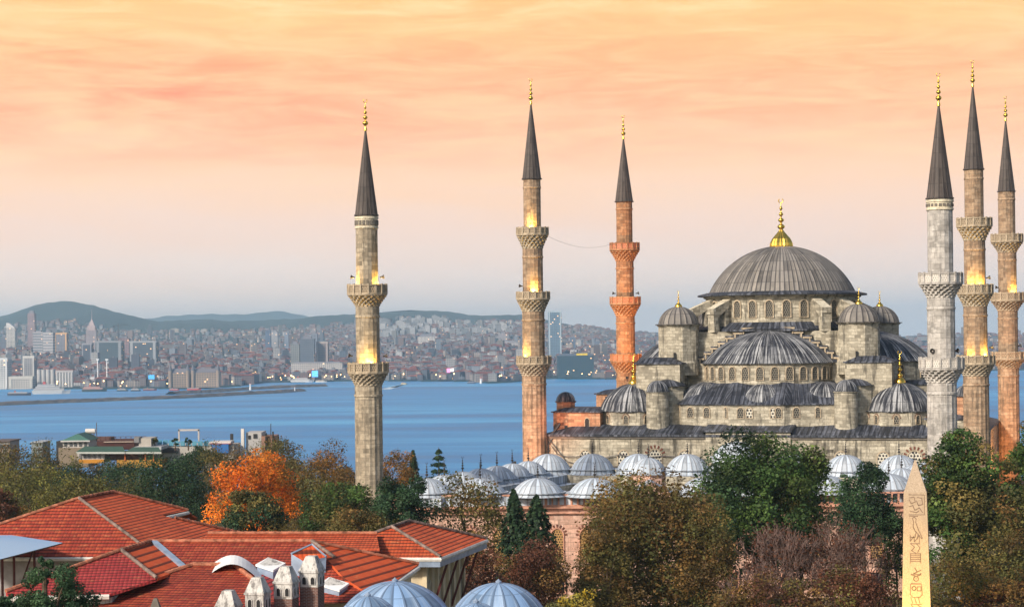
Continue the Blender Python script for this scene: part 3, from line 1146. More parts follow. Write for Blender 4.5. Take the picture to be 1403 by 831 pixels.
far_box_tower('skyscraper', 'tallest blue glass tower right of the second minaret', 'skyscraper', 751, 769, 428, 3900, (0.15, 0.23, 0.32), 26, extra=edge_strip((0.36, 0.44, 0.50)))
far_box_tower('skyscraper', 'short dark blue tower beside the tallest blue glass tower', 'skyscraper', 781, 788, 462, 4400, (0.12, 0.16, 0.24), 16, extra=roof_box())
far_box_tower('skyscraper', 'small dark tower left of the orange floodlit minaret', 'skyscraper', 815, 822, 467, 4400, (0.16, 0.19, 0.26), 16, extra=roof_box())
far_box_tower('skyscraper', 'slim blue tower close beside the orange floodlit minaret', 'skyscraper', 830, 835, 468, 4500, (0.18, 0.24, 0.32), 14, extra=roof_box())
far_box_tower('skyscraper', 'grey tower above roofs midway between two minarets', 'skyscraper', 683, 695, 457, 4700, (0.36, 0.33, 0.36), 22, extra=roof_box())
far_box_tower('apartment_building', 'broad pale slab of flats above the far roofs', 'apartment building', 690, 713, 469, 4500, (0.48, 0.45, 0.45), 22, extra=roof_box())
far_box_tower('apartment_building', 'cluster of white flats on the ridge above the green slope', 'apartment building', 573, 596, 461, 4800, (0.60, 0.57, 0.55), 22, extra=roof_box(0.7, 6))


def sign_top(root, w, d, h):
    b = MB()
    b.c = (0.10, 0.12, 0.16, 1)
    b.box(0, 0, h + 0.01, w * 0.9, d * 0.8, 3)
    b.build('roof_box', M['attr'], root, color=True)
    s = MB()
    s.c = (0.75, 0.52, 0.02, 1)
    s.box(w * 0.18, -d * 0.42, h + 0.6, w * 0.30, 0.8, 3.0)
    s.build('yellow_roof_sign', M['attr'], root, color=True)


far_box_tower('office_building', 'dark teal glass block with a yellow sign on its roof', 'office building', 763, 813, 487, 3080, (0.018, 0.055, 0.075), 30, extra=sign_top)
far_box_tower('office_building', 'white terminal hall on the far quay near left minaret', 'office building', 400, 470, 497, 3230, (0.50, 0.47, 0.45), 22, extra=roof_box(0.9, 2))


# tower crane on the pinkish block
cr = MB()
pc_ = P(164, 463, 4000)
for k in range(1):
    cr.tube([(0, 0, 0), (0, 0, 75)], 1.0, 1.0, 4)
    cr.tube([(-10, 0, 70), (26, 0, 72)], 0.9, 0.5, 4)
    cr.tube([(0, 0, 76), (20, 0, 72)], 0.35, 0.35, 3)
    cr.box(-9, 0, 66, 4, 3, 4)
o = cr.build('tower_crane', M['iron'])
o.location = (pc_.x, 3985, SEA + land_h(164, 3985))
tag(o, 'tower crane beside the pinkish block between the dark glass blocks', 'crane')


# ------------------------------------------------------------------ silos, station, quays, ships
def far_thing(name, label, cat, px, D, z=None, rz=0.0, group=None):
    p = P(px, yh_at(px), D)
    return thing(name, label, cat, (p.x, D, SEA + land_h(px, D) if z is None else z), rz, group)


def mpp(D):
    return D / F_PX


def silo(px0, px1, ytop, D, label, ncol=4, head=True):
    pc = (px0 + px1) / 2
    r = far_thing('grain_silo', label, 'silo', pc, D)
    w = (px1 - px0) * mpp(D)
    h = zpx(pc, ytop, D) - r.location.z
    b = MB()
    b.c = (0.42, 0.41, 0.405, 1)
    rad = w / ncol / 2
    for i in range(ncol):
        b.lathe([(rad, 0), (rad, h * (0.88 if head else 1)), (0, h * (0.9 if head else 1.02))], 12, cx=-w / 2 + rad * (2 * i + 1))
    b.build('silo_cells', M['attr'], r, color=True)
    if head:
        b = MB()
        b.c = (0.40, 0.37, 0.37, 1)
        b.box(0, 0, h * 0.885, w, rad * 1.6, h * 0.12)
        b.c = (0.2, 0.1, 0.08, 1)
        b.box(0, 0, h * 1.006, w * 1.02, rad * 1.8, h * 0.06, taper=0.96, tapery=0.1)
        b.build('conveyor_house', M['attr'], r, color=True)


far_box_tower('grain_elevator', 'tall white grain elevator with a dark window strip at far left edge', 'silo building', -6, 13, 493, 2790, (0.55, 0.53, 0.50), 24, extra=edge_strip((0.62, 0.60, 0.58)))
far_box_tower('apartment_building', 'grey slab of flats with white balcony columns above the port', 'apartment building', 33, 49, 490, 2880, (0.34, 0.33, 0.34), 18, extra=edge_strip((0.55, 0.53, 0.50)))
silo(50, 75, 506, 2800, 'white cylindrical grain silos left of the brown topped silo', 4, False)
silo(76, 100, 507, 2790, 'white grain silo row under a brown conveyor roof', 6, True)
far_box_tower('warehouse', 'pale port warehouse with columned front left of the silos', 'warehouse', 14, 47, 518, 2775, (0.46, 0.41, 0.36), 20, extra=edge_strip((0.5, 0.46, 0.4)))

st_ = far_thing('station_building', 'brown waterside railway station with grey mansard roof and corner turrets', 'station', 267, 2690)
W_, H_ = 60.0, zpx(267, 510, 2690) - st_.location.z
b = MB(); b.c = (0.30, 0.22, 0.16, 1)
for (x0, wd) in ((-20, 24), (16, 34)):
    b.box(x0, 0, 0, wd, 24, H_)
b.box(-2, 4, 0, 14, 18, H_ * 0.9)
b.build('wall', M['city'], st_, color=True)
b = MB(); b.c = (0.16, 0.15, 0.17, 1)
for (x0, wd) in ((-20, 24.6), (16, 34.6)):
    b.box(x0, 0, H_ + 0.02, wd, 24.6, 5.5, taper=0.9, tapery=0.5)
b.build('roof', M['attr'], st_, color=True)
for x0 in (-32, -8, -1, 33):
    b = MB(); b.c = (0.27, 0.20, 0.15, 1)
    b.lathe([(2.6, 0), (2.6, H_ + 3)], 10, cx=x0, cy=-12)
    b.c = (0.12, 0.12, 0.14, 1)
    b.lathe([(2.9, H_ + 3), (2.2, H_ + 6), (0.1, H_ + 12)], 10, cx=x0, cy=-12)
    b.build('turret', M['attr'], st_, color=True)

for px, top in ((133.5, 493), (146, 493)):
    r = far_thing('light_mast', 'left of two tall port floodlight masts' if px < 140 else 'right of two tall port floodlight masts', 'light mast', px, 2770, group='port floodlight masts')
    h = zpx(px, top, 2770) - r.location.z
    b = MB()
    b.tube([(0, 0, 0), (0, 0, h)], 1.0, 0.6, 6)
    b.box(0, 0, h, 4, 2, 1.5)
    b.build('pole', M['white_paint'], r)
    b = MB()
    b.lathe([(0, 0), (1.3, 1.2), (1.3, 2.2), (0, 3.2)], 8, cy=-3, z0=h * 0.22)
    b.build('lamp_head', M['tank'], r)

# breakwaters
for ctrl, lab in (([(-60, 557.5), (60, 552.5), (150, 549), (250, 545), (330, 540.5), (380, 538), (412, 535.5)], 'long nearer rubble breakwater stretching from the left edge'),
                  ([(234, 540), (262, 538.5), (300, 536.5), (340, 533.5), (390, 531), (443, 529)], 'shorter farther rubble breakwater with a lighthouse')):
    b = MB()
    pts = [PZ(px, py, SEA) for px, py in ctrl]
    fine = []
    for a_, c_ in zip(pts, pts[1:]):
        for k in range(12):
            fine.append(a_.lerp(c_, k / 12))
    fine.append(pts[-1])
    rows = []
    for k, p in enumerate(fine):
        d = (fine[min(k + 1, len(fine) - 1)] - fine[max(k - 1, 0)]).normalized()
        nrm = Vector((-d.y, d.x, 0))
        row = []
        for off, z in ((-11, -1.5), (-6, 2.2), (-3, 3.6), (3, 3.6), (6, 2.0), (11, -1.5)):
            row.append(p + nrm * (off + rng.uniform(-1, 1)) + Vector((0, 0, z + rng.uniform(-0.5, 0.5))))
        rows.append(row)
    for k in range(len(rows) - 1):
        for i in range(5):
            g = rng.uniform(0.5, 1.1)
            b.c = (0.15 * g, 0.125 * g, 0.115 * g, 1)
            b.face([rows[k][i], rows[k + 1][i], rows[k + 1][i + 1], rows[k][i + 1]])
    tag(b.build('breakwater', M['attr'], color=True), lab, 'breakwater')


def lighthouse(px, py, h, lab, D=None):
    p = PZ(px, py, SEA + 2)
    if D:
        p = Vector((P(px, py, D).x, D, SEA + land_h(px, D)))
    r = thing('lighthouse', lab, 'lighthouse', p)
    b = MB(); b.c = (0.75, 0.74, 0.72, 1)
    b.lathe([(h * 0.16, 0), (h * 0.1, h * 0.8), (h * 0.15, h * 0.81), (h * 0.15, h * 0.86)], 10, cap_top=True)
    b.build('tower', M['attr'], r, color=True)
    b = MB(); b.c = (0.3, 0.05, 0.04, 1)
    b.lathe([(h * 0.08, h * 0.862), (h * 0.08, h * 0.94), (0, h * 1.05)], 8)
    b.build('lantern', M['attr'], r, color=True)


lighthouse(343, 534, 9, 'small white lighthouse on the farther breakwater')
lighthouse(659, 527, 13, 'white lighthouse on the point left of the second minaret', 2800)
lighthouse(404, 535, 5, 'tiny white beacon at the tip of the nearer breakwater')


def ship(px0, px1, py, lab, hull, sup, decks=2, funnel=None, name='ship', hh=None, rz=0.0):
    pc = (px0 + px1) / 2
    p = PZ(pc, py, SEA)
    L_ = (px1 - px0) * mpp(p.y)
    r = thing(name, lab, 'ship' if L_ > 25 else 'boat', p, rz)
    hgt = hh or max(1.6, L_ * 0.09)
    b = MB(); b.c = (*hull, 1)
    wd = max(3.5, L_ * 0.16)
    outline = [(-L_ / 2, -wd * 0.35), (L_ * 0.3, -wd / 2), (L_ / 2, 0), (L_ * 0.3, wd / 2), (-L_ / 2, wd * 0.35)]
    low = [(x * 0.94, y * 0.7) for x, y in outline]
    for i in range(5):
        j = (i + 1) % 5
        b.face([(*low[i], -0.5), (*low[j], -0.5), (outline[j][0], outline[j][1], hgt * (1.25 if j == 2 else 1)), (outline[i][0], outline[i][1], hgt * (1.25 if i == 2 else 1))])
    b.face([(x, y, hgt) for x, y in outline])
    b.build('hull', M['attr'], r, color=True)
    z = hgt
    b = MB(); b.c = (*sup, 1)
    for k in range(decks):
        f = 0.78 - 0.16 * k
        b.box(-L_ * 0.06 - L_ * 0.03 * k, 0, z + 0.02, L_ * f, wd * 0.7, hgt * 0.55)
        b.c = (0.10, 0.12, 0.15, 1)
        b.box(-L_ * 0.06 - L_ * 0.03 * k, 0, z + hgt * 0.2, L_ * f * 0.98, wd * 0.7 + 0.3, hgt * 0.16)
        b.c = (*sup, 1)
        z += hgt * 0.58
    b.build('deckhouse', M['attr'], r, color=True)
    b = MB(); b.c = (*(funnel or (0.4, 0.08, 0.05)), 1)
    b.box(-L_ * 0.18, 0, z, L_ * 0.07, wd * 0.3, hgt * 0.7, taper=0.8)
    b.tube([(L_ * 0.1, 0, z - 0.3), (L_ * 0.1, 0, z + hgt * 0.9)], 0.2, 0.1, 4)
    b.build('funnel', M['attr'], r, color=True)
    return r


ship(44, 97, 539.5, 'big white ferry with red marks moored at the port quay', (0.46, 0.455, 0.45), (0.50, 0.48, 0.47), 3, (0.45, 0.06, 0.05), hh=4.6)
ship(10, 43, 541.5, 'dark hulled ship moored left of the big white ferry', (0.05, 0.05, 0.07), (0.5, 0.48, 0.47), 1)
ship(112, 147, 536, 'dark green ship with a red and white deckhouse', (0.04, 0.06, 0.06), (0.55, 0.3, 0.25), 2)
ship(160, 176, 535.5, 'dark ferry with white upper works beside the quay', (0.05, 0.06, 0.07), (0.5, 0.5, 0.5), 2)
ship(179, 193, 535.5, 'broad white ferry with dark hull right of the dark ferry', (0.06, 0.06, 0.07), (0.6, 0.6, 0.58), 2)
ship(196, 215, 534.5, 'low dark red boat with white cabin off the quay', (0.20, 0.04, 0.03), (0.5, 0.46, 0.45), 1, name='boat')
ship(232, 246, 534.5, 'small red and white boat before the railway station', (0.42, 0.06, 0.05), (0.6, 0.55, 0.53), 1, name='boat')
ship(256, 276, 534, 'bright red tug boat before the railway station', (0.5, 0.05, 0.04), (0.55, 0.5, 0.48), 1, name='boat')
ship(398, 430, 523.5, 'long white passenger ferry at the lit quay', (0.64, 0.62, 0.60), (0.66, 0.62, 0.58), 2)
ship(432, 448, 523.5, 'white yacht with warm lights right of the passenger ferry', (0.66, 0.63, 0.58), (0.7, 0.6, 0.45), 2, name='boat')
ship(549, 558, 526.5, 'little ferry trailing a white wake between two minarets', (0.55, 0.45, 0.3), (0.68, 0.55, 0.35), 1, name='boat')
ship(640, 652, 525, 'dark boat moored by the white lighthouse point', (0.08, 0.10, 0.16), (0.4, 0.4, 0.44), 1, name='boat')
wk = MB(); wk.c = (0.55, 0.66, 0.74, 1)
for sgn in (0, 1):
    a0 = PZ(552, 526.8, SEA + 0.05); a1 = PZ(528 + 8 * sgn, 533 - 2.5 * sgn, SEA + 0.05)
    dv = Vector((4, 0, 0))
    wk.face([a0 - dv * 0.5, a0 + dv * 0.5, a1 + dv * 1.6, a1 - dv * 1.6])
tag(wk.build('boat_wake', M['attr'], color=True), 'white foaming wake behind the little ferry', 'wake', kind='stuff')

# lamps along the far quay
lampsrc = None
for k in range(46):
    px = rng.choice([rng.uniform(305, 475), rng.uniform(305, 475), rng.uniform(525, 640), rng.uniform(640, 860), rng.uniform(60, 230)])
    D = interp(px, SHORE) + rng.uniform(4, 40)
    p = P(px, yh_at(px), D)
    if lampsrc is None:
        b = MB()
        b.tube([(0, 0, 0), (0, 0, 8)], 0.25, 0.2, 5, m=0)
        b.lathe([(0, 7.6), (0.75, 8.1), (0.75, 8.8), (0, 9.4)], 8, m=1)
        lampsrc = o = b.build('quay_lamp', [M['iron'], M['tank']])
        tag(o, 'lit orange lamp on a post along the far quay', 'street lamp', 'lamps along the far quay')
    else:
        o = lampsrc.copy()
        COL.objects.link(o)
    o.location = (p.x, D, SEA + land_h(px, D))
    o.scale = (1, 1, rng.uniform(0.5, 1.1))


def screen(px0, px1, y0, y1, D, lab, cols):
    pc = (px0 + px1) / 2
    r = thing('billboard', lab, 'billboard', P(pc, y1, D))
    w, h = (px1 - px0) * mpp(D), (y1 - y0) * mpp(D)
    b = MB()
    b.box(0, 0.6, 0, w, 1.0, h)
    b.box(-w * 0.4, 0.6, -14, 0.6, 0.6, 14); b.box(w * 0.4, 0.6, -14, 0.6, 0.6, 14)
    b.build('frame', M['iron'], r)
    for k, (c, fx) in enumerate(cols):
        mt = m_plain('lit_screen', c, 0.5, var=0.4, scale=0.4, emit=(c, 0.9))
        b = MB()
        ww = w / len(cols)
        b.box(-w / 2 + ww * (k + 0.5), 0, h * fx, ww * 0.94, 0.3, h * (1 - fx) * 0.94)
        b.build('lit_panel', mt, r)


screen(339, 352, 510, 517, 3000, 'glowing orange and red advertising screen above the far quay', [((1.0, 0.35, 0.12), 0.0), ((1.0, 0.6, 0.25), 0.1)])
screen(427, 436, 507, 516, 3010, 'bright blue advertising panel above the far quay', [((0.10, 0.38, 0.9), 0.0)])
screen(329, 332, 510, 519, 3000, 'narrow green and pink lit sign left of the orange screen', [((0.1, 0.6, 0.25), 0.0)])
screen(203, 212, 513, 519, 2760, 'small blue panel on a roof behind the railway station', [((0.05, 0.28, 0.6), 0.0)])
screen(612, 622, 504, 510, 3010, 'pink and white lit panel among the roofs between two minarets', [((0.9, 0.25, 0.5), 0.0), ((0.8, 0.7, 0.8), 0.2)])

# the air over the strait
hz = MB()
zb, zt = -40.0, 240.0
hz.prism([(-9000, -60), (9000, -60), (9000, 14400), (-9000, 14400)], zb, zt)
hz.face([(-9000, -60, zb), (-9000, 14400, zb), (9000, 14400, zb), (9000, -60, zb)])
mh = bpy.data.materials.new('evening_haze')
mh.use_nodes = True
mh.node_tree.nodes.clear()
pv = mh.node_tree.nodes.new('ShaderNodeVolumePrincipled')
pv.inputs['Color'].default_value = (0.62, 0.86, 1.0, 1)
pv.inputs['Density'].default_value = 9.5e-5
pv.inputs['Anisotropy'].default_value = 0.3
ho = mh.node_tree.nodes.new('ShaderNodeOutputMaterial')
mh.node_tree.links.new(pv.outputs[0], ho.inputs['Volume'])
haze = hz.build('haze', mh)
haze['kind'] = 'stuff'
# ------------------------------------------------------------------ minarets
def ring_parapet(b, r, z, h, n, m_panel, m_post):
    for i in range(n):
        a0, a1 = 2 * math.pi * i / n, 2 * math.pi * (i + 1) / n
        p0 = (r * math.cos(a0), r * math.sin(a0))
        p1 = (r * math.cos(a1), r * math.sin(a1))
        w = math.hypot(p1[0] - p0[0], p1[1] - p0[1])
        q0, q1 = (p0[0] * 0.94, p0[1] * 0.94), (p1[0] * 0.94, p1[1] * 0.94)
        uv = [(0.15, 0.1), (w + 0.15, 0.1), (w + 0.15, h + 0.1), (0.15, h + 0.1)]
        b.face([(*p0, z), (*p1, z), (*p1, z + h), (*p0, z + h)], uv, m_panel)
        b.face([(*q1, z), (*q0, z), (*q0, z + h), (*q1, z + h)], uv, m_panel)
        b.face([(*p0, z + h), (*p1, z + h), (*q1, z + h), (*q0, z + h)], None, m_post)
        # post and rails stand proud of the pierced panel
        b.box(p0[0] * 1.005, p0[1] * 1.005, z - 0.02, 0.24, 0.24, h + 0.14, a0, m_post)
        am = (a0 + a1) / 2
        rr = r * math.cos(math.pi / n)
        b.box((rr + 0.03) * math.cos(am), (rr + 0.03) * math.sin(am), z + h - 0.16, 0.14, w, 0.18, am, m_post)
        b.box((rr + 0.03) * math.cos(am), (rr + 0.03) * math.sin(am), z - 0.02, 0.14, w, 0.18, am, m_post)


def finial_mb(s, crescent=True):
    """stacked gilded bulbs with a small crescent, s = total height"""
    b = MB()
    k = s
    prof = [(0.055, 0.0), (0.05, 0.05), (0.03, 0.12), (0.028, 0.15), (0.075, 0.19), (0.095, 0.23), (0.07, 0.27), (0.026, 0.30), (0.024, 0.34), (0.06, 0.37), (0.076, 0.40), (0.055, 0.43), (0.02, 0.46), (0.02, 0.50),
            (0.045, 0.53), (0.058, 0.555), (0.04, 0.58), (0.018, 0.61), (0.016, 0.66), (0.036, 0.69), (0.042, 0.71), (0.03, 0.73), (0.012, 0.76), (0.010, 0.84), (0.0, 0.86)]
    b.lathe([(r * k, z * k) for r, z in prof], 10)
    if crescent:
        pts = []
        for i in range(13):
            a = R(-235 + 290 * i / 12)
            pts.append((0.055 * k * math.cos(a), 0, 0.905 * k + 0.055 * k * math.sin(a)))
        b.tube(pts, 0.012 * k, 0.012 * k, 5)
    return b


def horn(parent, loc, ang):
    b = MB()
    b.lathe([(0.10, 0), (0.10, 0.24), (0.13, 0.28), (0.32, 0.60), (0.30, 0.60), (0.08, 0.30)], 10)
    o = b.build('loudspeaker', M['iron'], parent)
    o.location = loc
    o.rotation_euler = (R(82), 0, ang + R(90))
    return o


def flood(parent, x, y, z, target, energy, col=(1.0, 0.58, 0.10), spot=110):
    b = MB()
    b.box(0, 0, 0, 0.34, 0.26, 0.3)
    b.box(0, 0, -0.22, 0.1, 0.1, 0.23)
    o = b.build('floodlight', M['iron'], parent)
    o.location = (x, y, z)
    lamp('floodlight_beam', 'SPOT', (0, 0, 0.42), energy, col, o, None, 0.08, spot, 0.9).rotation_euler = (Vector((x, y, z + 0.42)) - Vector(target)).to_track_quat('Z', 'Y').to_euler()
    return o


def minaret(label, D, xb, yb_px, base_z, rows, stone, par='parapet', frieze=None, cone='lead_cone', horns=(), floods=(), nflute=16, pan=16, red=None, tip_px=None):
    """rows: dict of photo measurements (pixel rows, half widths in pixels); heights come out in metres at depth D"""
    p = P(xb, yb_px, D)
    X = p.x
    k = D / F_PX

    def zz(y):
        return zpx(xb, y, D)
    root = thing('minaret', label, 'minaret', (X, D, base_z), R(rows.get('rz', 7)))
    L = lambda y: zz(y) - base_z
    # shafts from bottom to top
    prof_sets = []
    bl = rows['bal']          # list of (parapet top, parapet bottom, corbel bottom, half width) top to bottom
    sh = rows['shaft']        # half widths between cone and balconies, top to bottom
    segs = []
    tops = [rows['cone'][1]] + [c[2] for c in bl]
    bots = [c[1] for c in bl] + [None]
    b = MB()
    for i, (t, bt) in enumerate(zip(tops, bots)):
        r = sh[i] * k
        z1 = L(t)
        z0 = L(bt) - 0.3 if bt is not None else 0.0
        n = nflute * 2

        def mod(ii, j, rr, last=(bt is None)):
            return rr * (1.0 if ii % 2 == 0 else (0.955 if last else 0.975))
        r_bot = r * (1.03 if bt is None else 1.0)
        mm = 0
        b.lathe([(r_bot, z0), (r, z1)], n, mod=mod, m=mm)
        # plain bands ring the shaft under each corbel and at the foot of the cone
        b.lathe([(r * 1.0, z1 - 1.5), (r * 1.045, z1 - 1.45), (r * 1.045, z1 - 1.2), (r * 1.0, z1 - 1.15)], n, m=0)
        if bt is None:
            b.lathe([(r_bot * 1.35, 0), (r_bot * 1.35, 3.0), (r_bot * 1.06, 7.0), (r_bot * 1.0, 8.0)], 12, m=0)
    b.build('shaft', M[stone], root)
    if frieze:
        b = MB()
        r = sh[0] * k
        za, zb_ = L(frieze[1]), L(frieze[0])
        b.lathe([(r * 1.0, za), (r * 1.09, za + 0.02), (r * 1.09, za + 0.25), (r * 1.03, za + 0.28), (r * 1.03, zb_ - 0.3), (r * 1.1, zb_ - 0.28), (r * 1.1, zb_)], 32, m=0)
        for i in range(20):
            a = 2 * math.pi * i / 20
            b.box(r * 1.04 * math.cos(a), r * 1.04 * math.sin(a), za + 0.45, 0.16, 0.34, (zb_ - za) - 0.95, a, 1)
        b.build('carved_frieze', [M['trim'], M['trim_dark']], root)
    for (pt, pb, cb, hw) in bl:
        r = hw * k
        i = bl.index((pt, pb, cb, hw))
        rs = sh[i + 1] * k
        z0, z1, z2 = L(cb), L(pb), L(pt)
        bal = MB()
        # floor slab
        bal.lathe([(rs, z1 - 0.18), (r * 1.03, z1 - 0.16), (r * 1.03, z1), (rs * 0.9, z1)], 32, m=0)
        bo = bal.build('balcony', M['parapet_trim' if par == 'parapet' else 'stone_white'] if not red else M['stone_red'], root)
        pp = MB()
        ring_parapet(pp, r, z1 + 0.01, z2 - z1, pan, 0, 1)
        pp.build('parapet', [M[par], M['parapet_trim' if par == 'parapet' else 'stone_white']] if not red else [M['parapet_red'], M['stone_red']], bo)
        cc = MB()
        nt = 5
        for t in range(nt):
            ra = rs + (r * 0.97 - rs) * (t / nt) ** 1.25
            rb = rs + (r * 0.99 - rs) * ((t + 1) / nt) ** 1.25
            za = z0 + (z1 - 0.2 - z0) * t / nt
            zb_ = z0 + (z1 - 0.2 - z0) * (t + 1) / nt
            nd = 18 if t % 2 == 0 else 18

            def mod(ii, j, rr, t=t, ra=ra, rb=rb):
                ph = (ii + (2 if t % 2 else 0)) % 4
                if j in (1, 2):
                    return rr if ph in (0, 1) else rr - min(0.28, (rb - rs) * 0.5 + 0.1)
                return rr
            cc.lathe([(ra * 0.98, za), (rb, za + (zb_ - za) * 0.35), (rb, zb_ - 0.06), (rb * 1.0, zb_)], nd * 4, mod=mod)
        cc.build('muqarnas_corbel', M['stone_minaret' if par == 'parapet' else 'stone_white'] if not red else M['stone_red'], bo)
    # spire
    ct, cb, chw = rows['cone']
    b = MB()
    h = L(ct) - L(cb)
    b.lathe([(chw * k * 1.08, 0), (chw * k * 1.08, 0.18), (chw * k, 0.22), (chw * k * 0.07, h)], 64, z0=L(cb) + 0.01, nu=16, mod=lambda i, j, r: r * (1.03 if i % 4 == 0 else 1.0))
    sp = b.build('spire', M[cone], root)
    f = finial_mb(L(rows['tip']) - L(ct) + 0.2).build('finial', M['gold'], sp, smooth=True)
    f.location = (0, 0, L(ct) - 0.1)
    for (y, dx_, ang) in horns:
        horn(root, (dx_ * k, -0.6, L(y)), R(ang))
    for (i, ang, e) in floods:
        pt, pb, cb, hw = bl[i]
        rr = (sh[i] * k + hw * k * 0.94) / 2
        a = R(ang) - root.rotation_euler.z
        x, y = rr * math.cos(a), rr * math.sin(a)
        rs = sh[i] * k
        flood(root, x, y, L(pb) + 0.25, (rs * 0.75 * math.cos(a), rs * 0.75 * math.sin(a), L(pb) + 2.6), e)
    return root


minaret('minaret with two balconies standing alone at the left, above the trees', 270, 505.5, 600, 0.0,
        dict(tip=135, cone=(178, 296, 15.2), bal=[(390, 403, 420, 26.5), (497, 510, 528, 27)], shaft=[15, 16.3, 18.8]), 'stone_minaret',
        frieze=(297, 313), horns=[(380, -17, 180), (380, 17, 0), (487, -21, 180), (488, -1, -90), (488, 20, 0)],
        floods=[(0, -155, 1743), (0, -25, 1743), (1, -75, 1743), (1, -110, 1356)])
minaret('three-balcony minaret at the near left corner of the prayer hall, cable tied to it', 323, 731.5, 500, 0.0,
        dict(tip=107, cone=(142, 246, 12.6), bal=[(312, 321.5, 341, 21.5), (400, 409.5, 427, 22.5), (488, 498, 515, 23.3)], shaft=[12, 14, 15.4, 16.6]), 'stone_warm',
        horns=[(392, -15, 180)], floods=[(0, -100, 2325), (1, -85, 2518), (2, -140, 2518)])
minaret('slender orange floodlit minaret at the far left corner of the prayer hall', 378, 856.5, 400, 0.0,
        dict(tip=157, cone=(190, 277, 12), bal=[(333, 342.5, 358, 20), (407, 416.5, 433, 20.7), (485, 494.5, 510, 21)], shaft=[11.2, 12.2, 13, 13.5]), 'stone_red', red=True,
        horns=[(402, -14, 180), (402, 14, 0)])
mF = minaret('pale grey minaret with two balconies at the near right corner of the courtyard', 254, 1289.5, 450, 0.0,
        dict(tip=99, cone=(144, 273, 17.3), bal=[(374, 388, 408, 29), (490, 504.5, 524, 29.7)], shaft=[17.2, 18.8, 20]), 'stone_white', par='parapet_white',
        frieze=(274, 288), horns=[(481, -15, -110), (481, 16, -60)])
minaret('tallest of the three right minarets, behind the pale grey one', 302, 1336.5, 450, 0.0,
        dict(tip=82, cone=(118, 233, 13), bal=[(299, 310, 330, 23.3), (390, 402, 420, 23.7), (487, 498, 515, 25)], shaft=[12.8, 14.4, 16, 17.3]), 'stone_warm',
        horns=[(381, 14, 0), (476, 17, 0)], floods=[(1, -120, 1937), (1, -70, 1550), (2, -50, 2131), (2, -130, 968)])
minaret('minaret at the far right edge of the photo, partly lit warm', 354, 1381, 450, 0.0,
        dict(tip=131, cone=(165, 263, 11.2), bal=[(321, 331, 346, 21), (401, 411.5, 426, 22), (482, 491.5, 504, 22.5)], shaft=[11.4, 12.4, 13.3, 14.2]), 'stone_warm',
        horns=[(394, -14, 180), (474, 12, 0)], floods=[(1, -60, 2518)])

# thin cable slung between two minarets
b = MB()
pa, pb_ = P(750, 323, 322), P(838, 334, 377)
b.tube([pa.lerp(pb_, t / 16) - Vector((0, 0, 1.25 * (1 - (2 * t / 16 - 1) ** 2))) for t in range(17)], 0.02, 0.02, 4)
tag(b.build('hanging_cable', M['iron']), 'thin cable slung between two minarets high above the sea', 'cable')
# ------------------------------------------------------------------ the prayer hall
HC = Vector((46.7, 340.4, 0))
ALPHA = R(-17)
hall = thing('mosque', 'grey domed mosque prayer hall rising behind the courtyard domes', 'mosque', HC, ALPHA)


def ribs(step, amp=0.05):
    """lathe modulation: every step-th meridian carries a raised seam"""
    def f(i, j, r):
        return r + (amp if (i % step == 0 and r > 0.4) else 0.0)
    return f


def cap_profile(r, h, n=16, skirt=0.25, sk_h=0.12):
    """shallow dome as a spherical cap of base radius r and height h, with a small skirt"""
    Rr = (r * r + h * h) / (2 * h)
    pr = [(r + skirt, -sk_h), (r + skirt, 0.02)]
    a_max = math.asin(min(1, r / Rr)) if h <= r else math.pi - math.asin(r / Rr)
    for i in range(n + 1):
        a = a_max * (1 - i / n)
        pr.append((max(0.001, Rr * math.sin(a)), h - Rr + Rr * math.cos(a)))
    return pr


def dome(name, parent, cx, cy, z, r, h, nrib, mat, amp=0.05, skirt=0.3, nring=14, a0=0.0, a1=2 * math.pi, sx=1.0, sy=1.0):
    b = MB()
    b.lathe(cap_profile(r, h, nring, skirt), nrib * 4, cx, cy, z, ribs(4, amp), 0, a0, a1, nrib * (a1 - a0) / (2 * math.pi), sx, sy)
    return b.build(name, M[mat], parent, smooth=False)


def arch_outline(w, h, n=8, pointed=0.12):
    pts = [(-w / 2, 0), (w / 2, 0)]
    sp = h - w / 2 * (1 + pointed)
    for i in range(n + 1):
        a = math.pi * i / n
        pts.append((w / 2 * math.cos(a), sp + w / 2 * (1 + pointed) * math.sin(a)))
    return pts


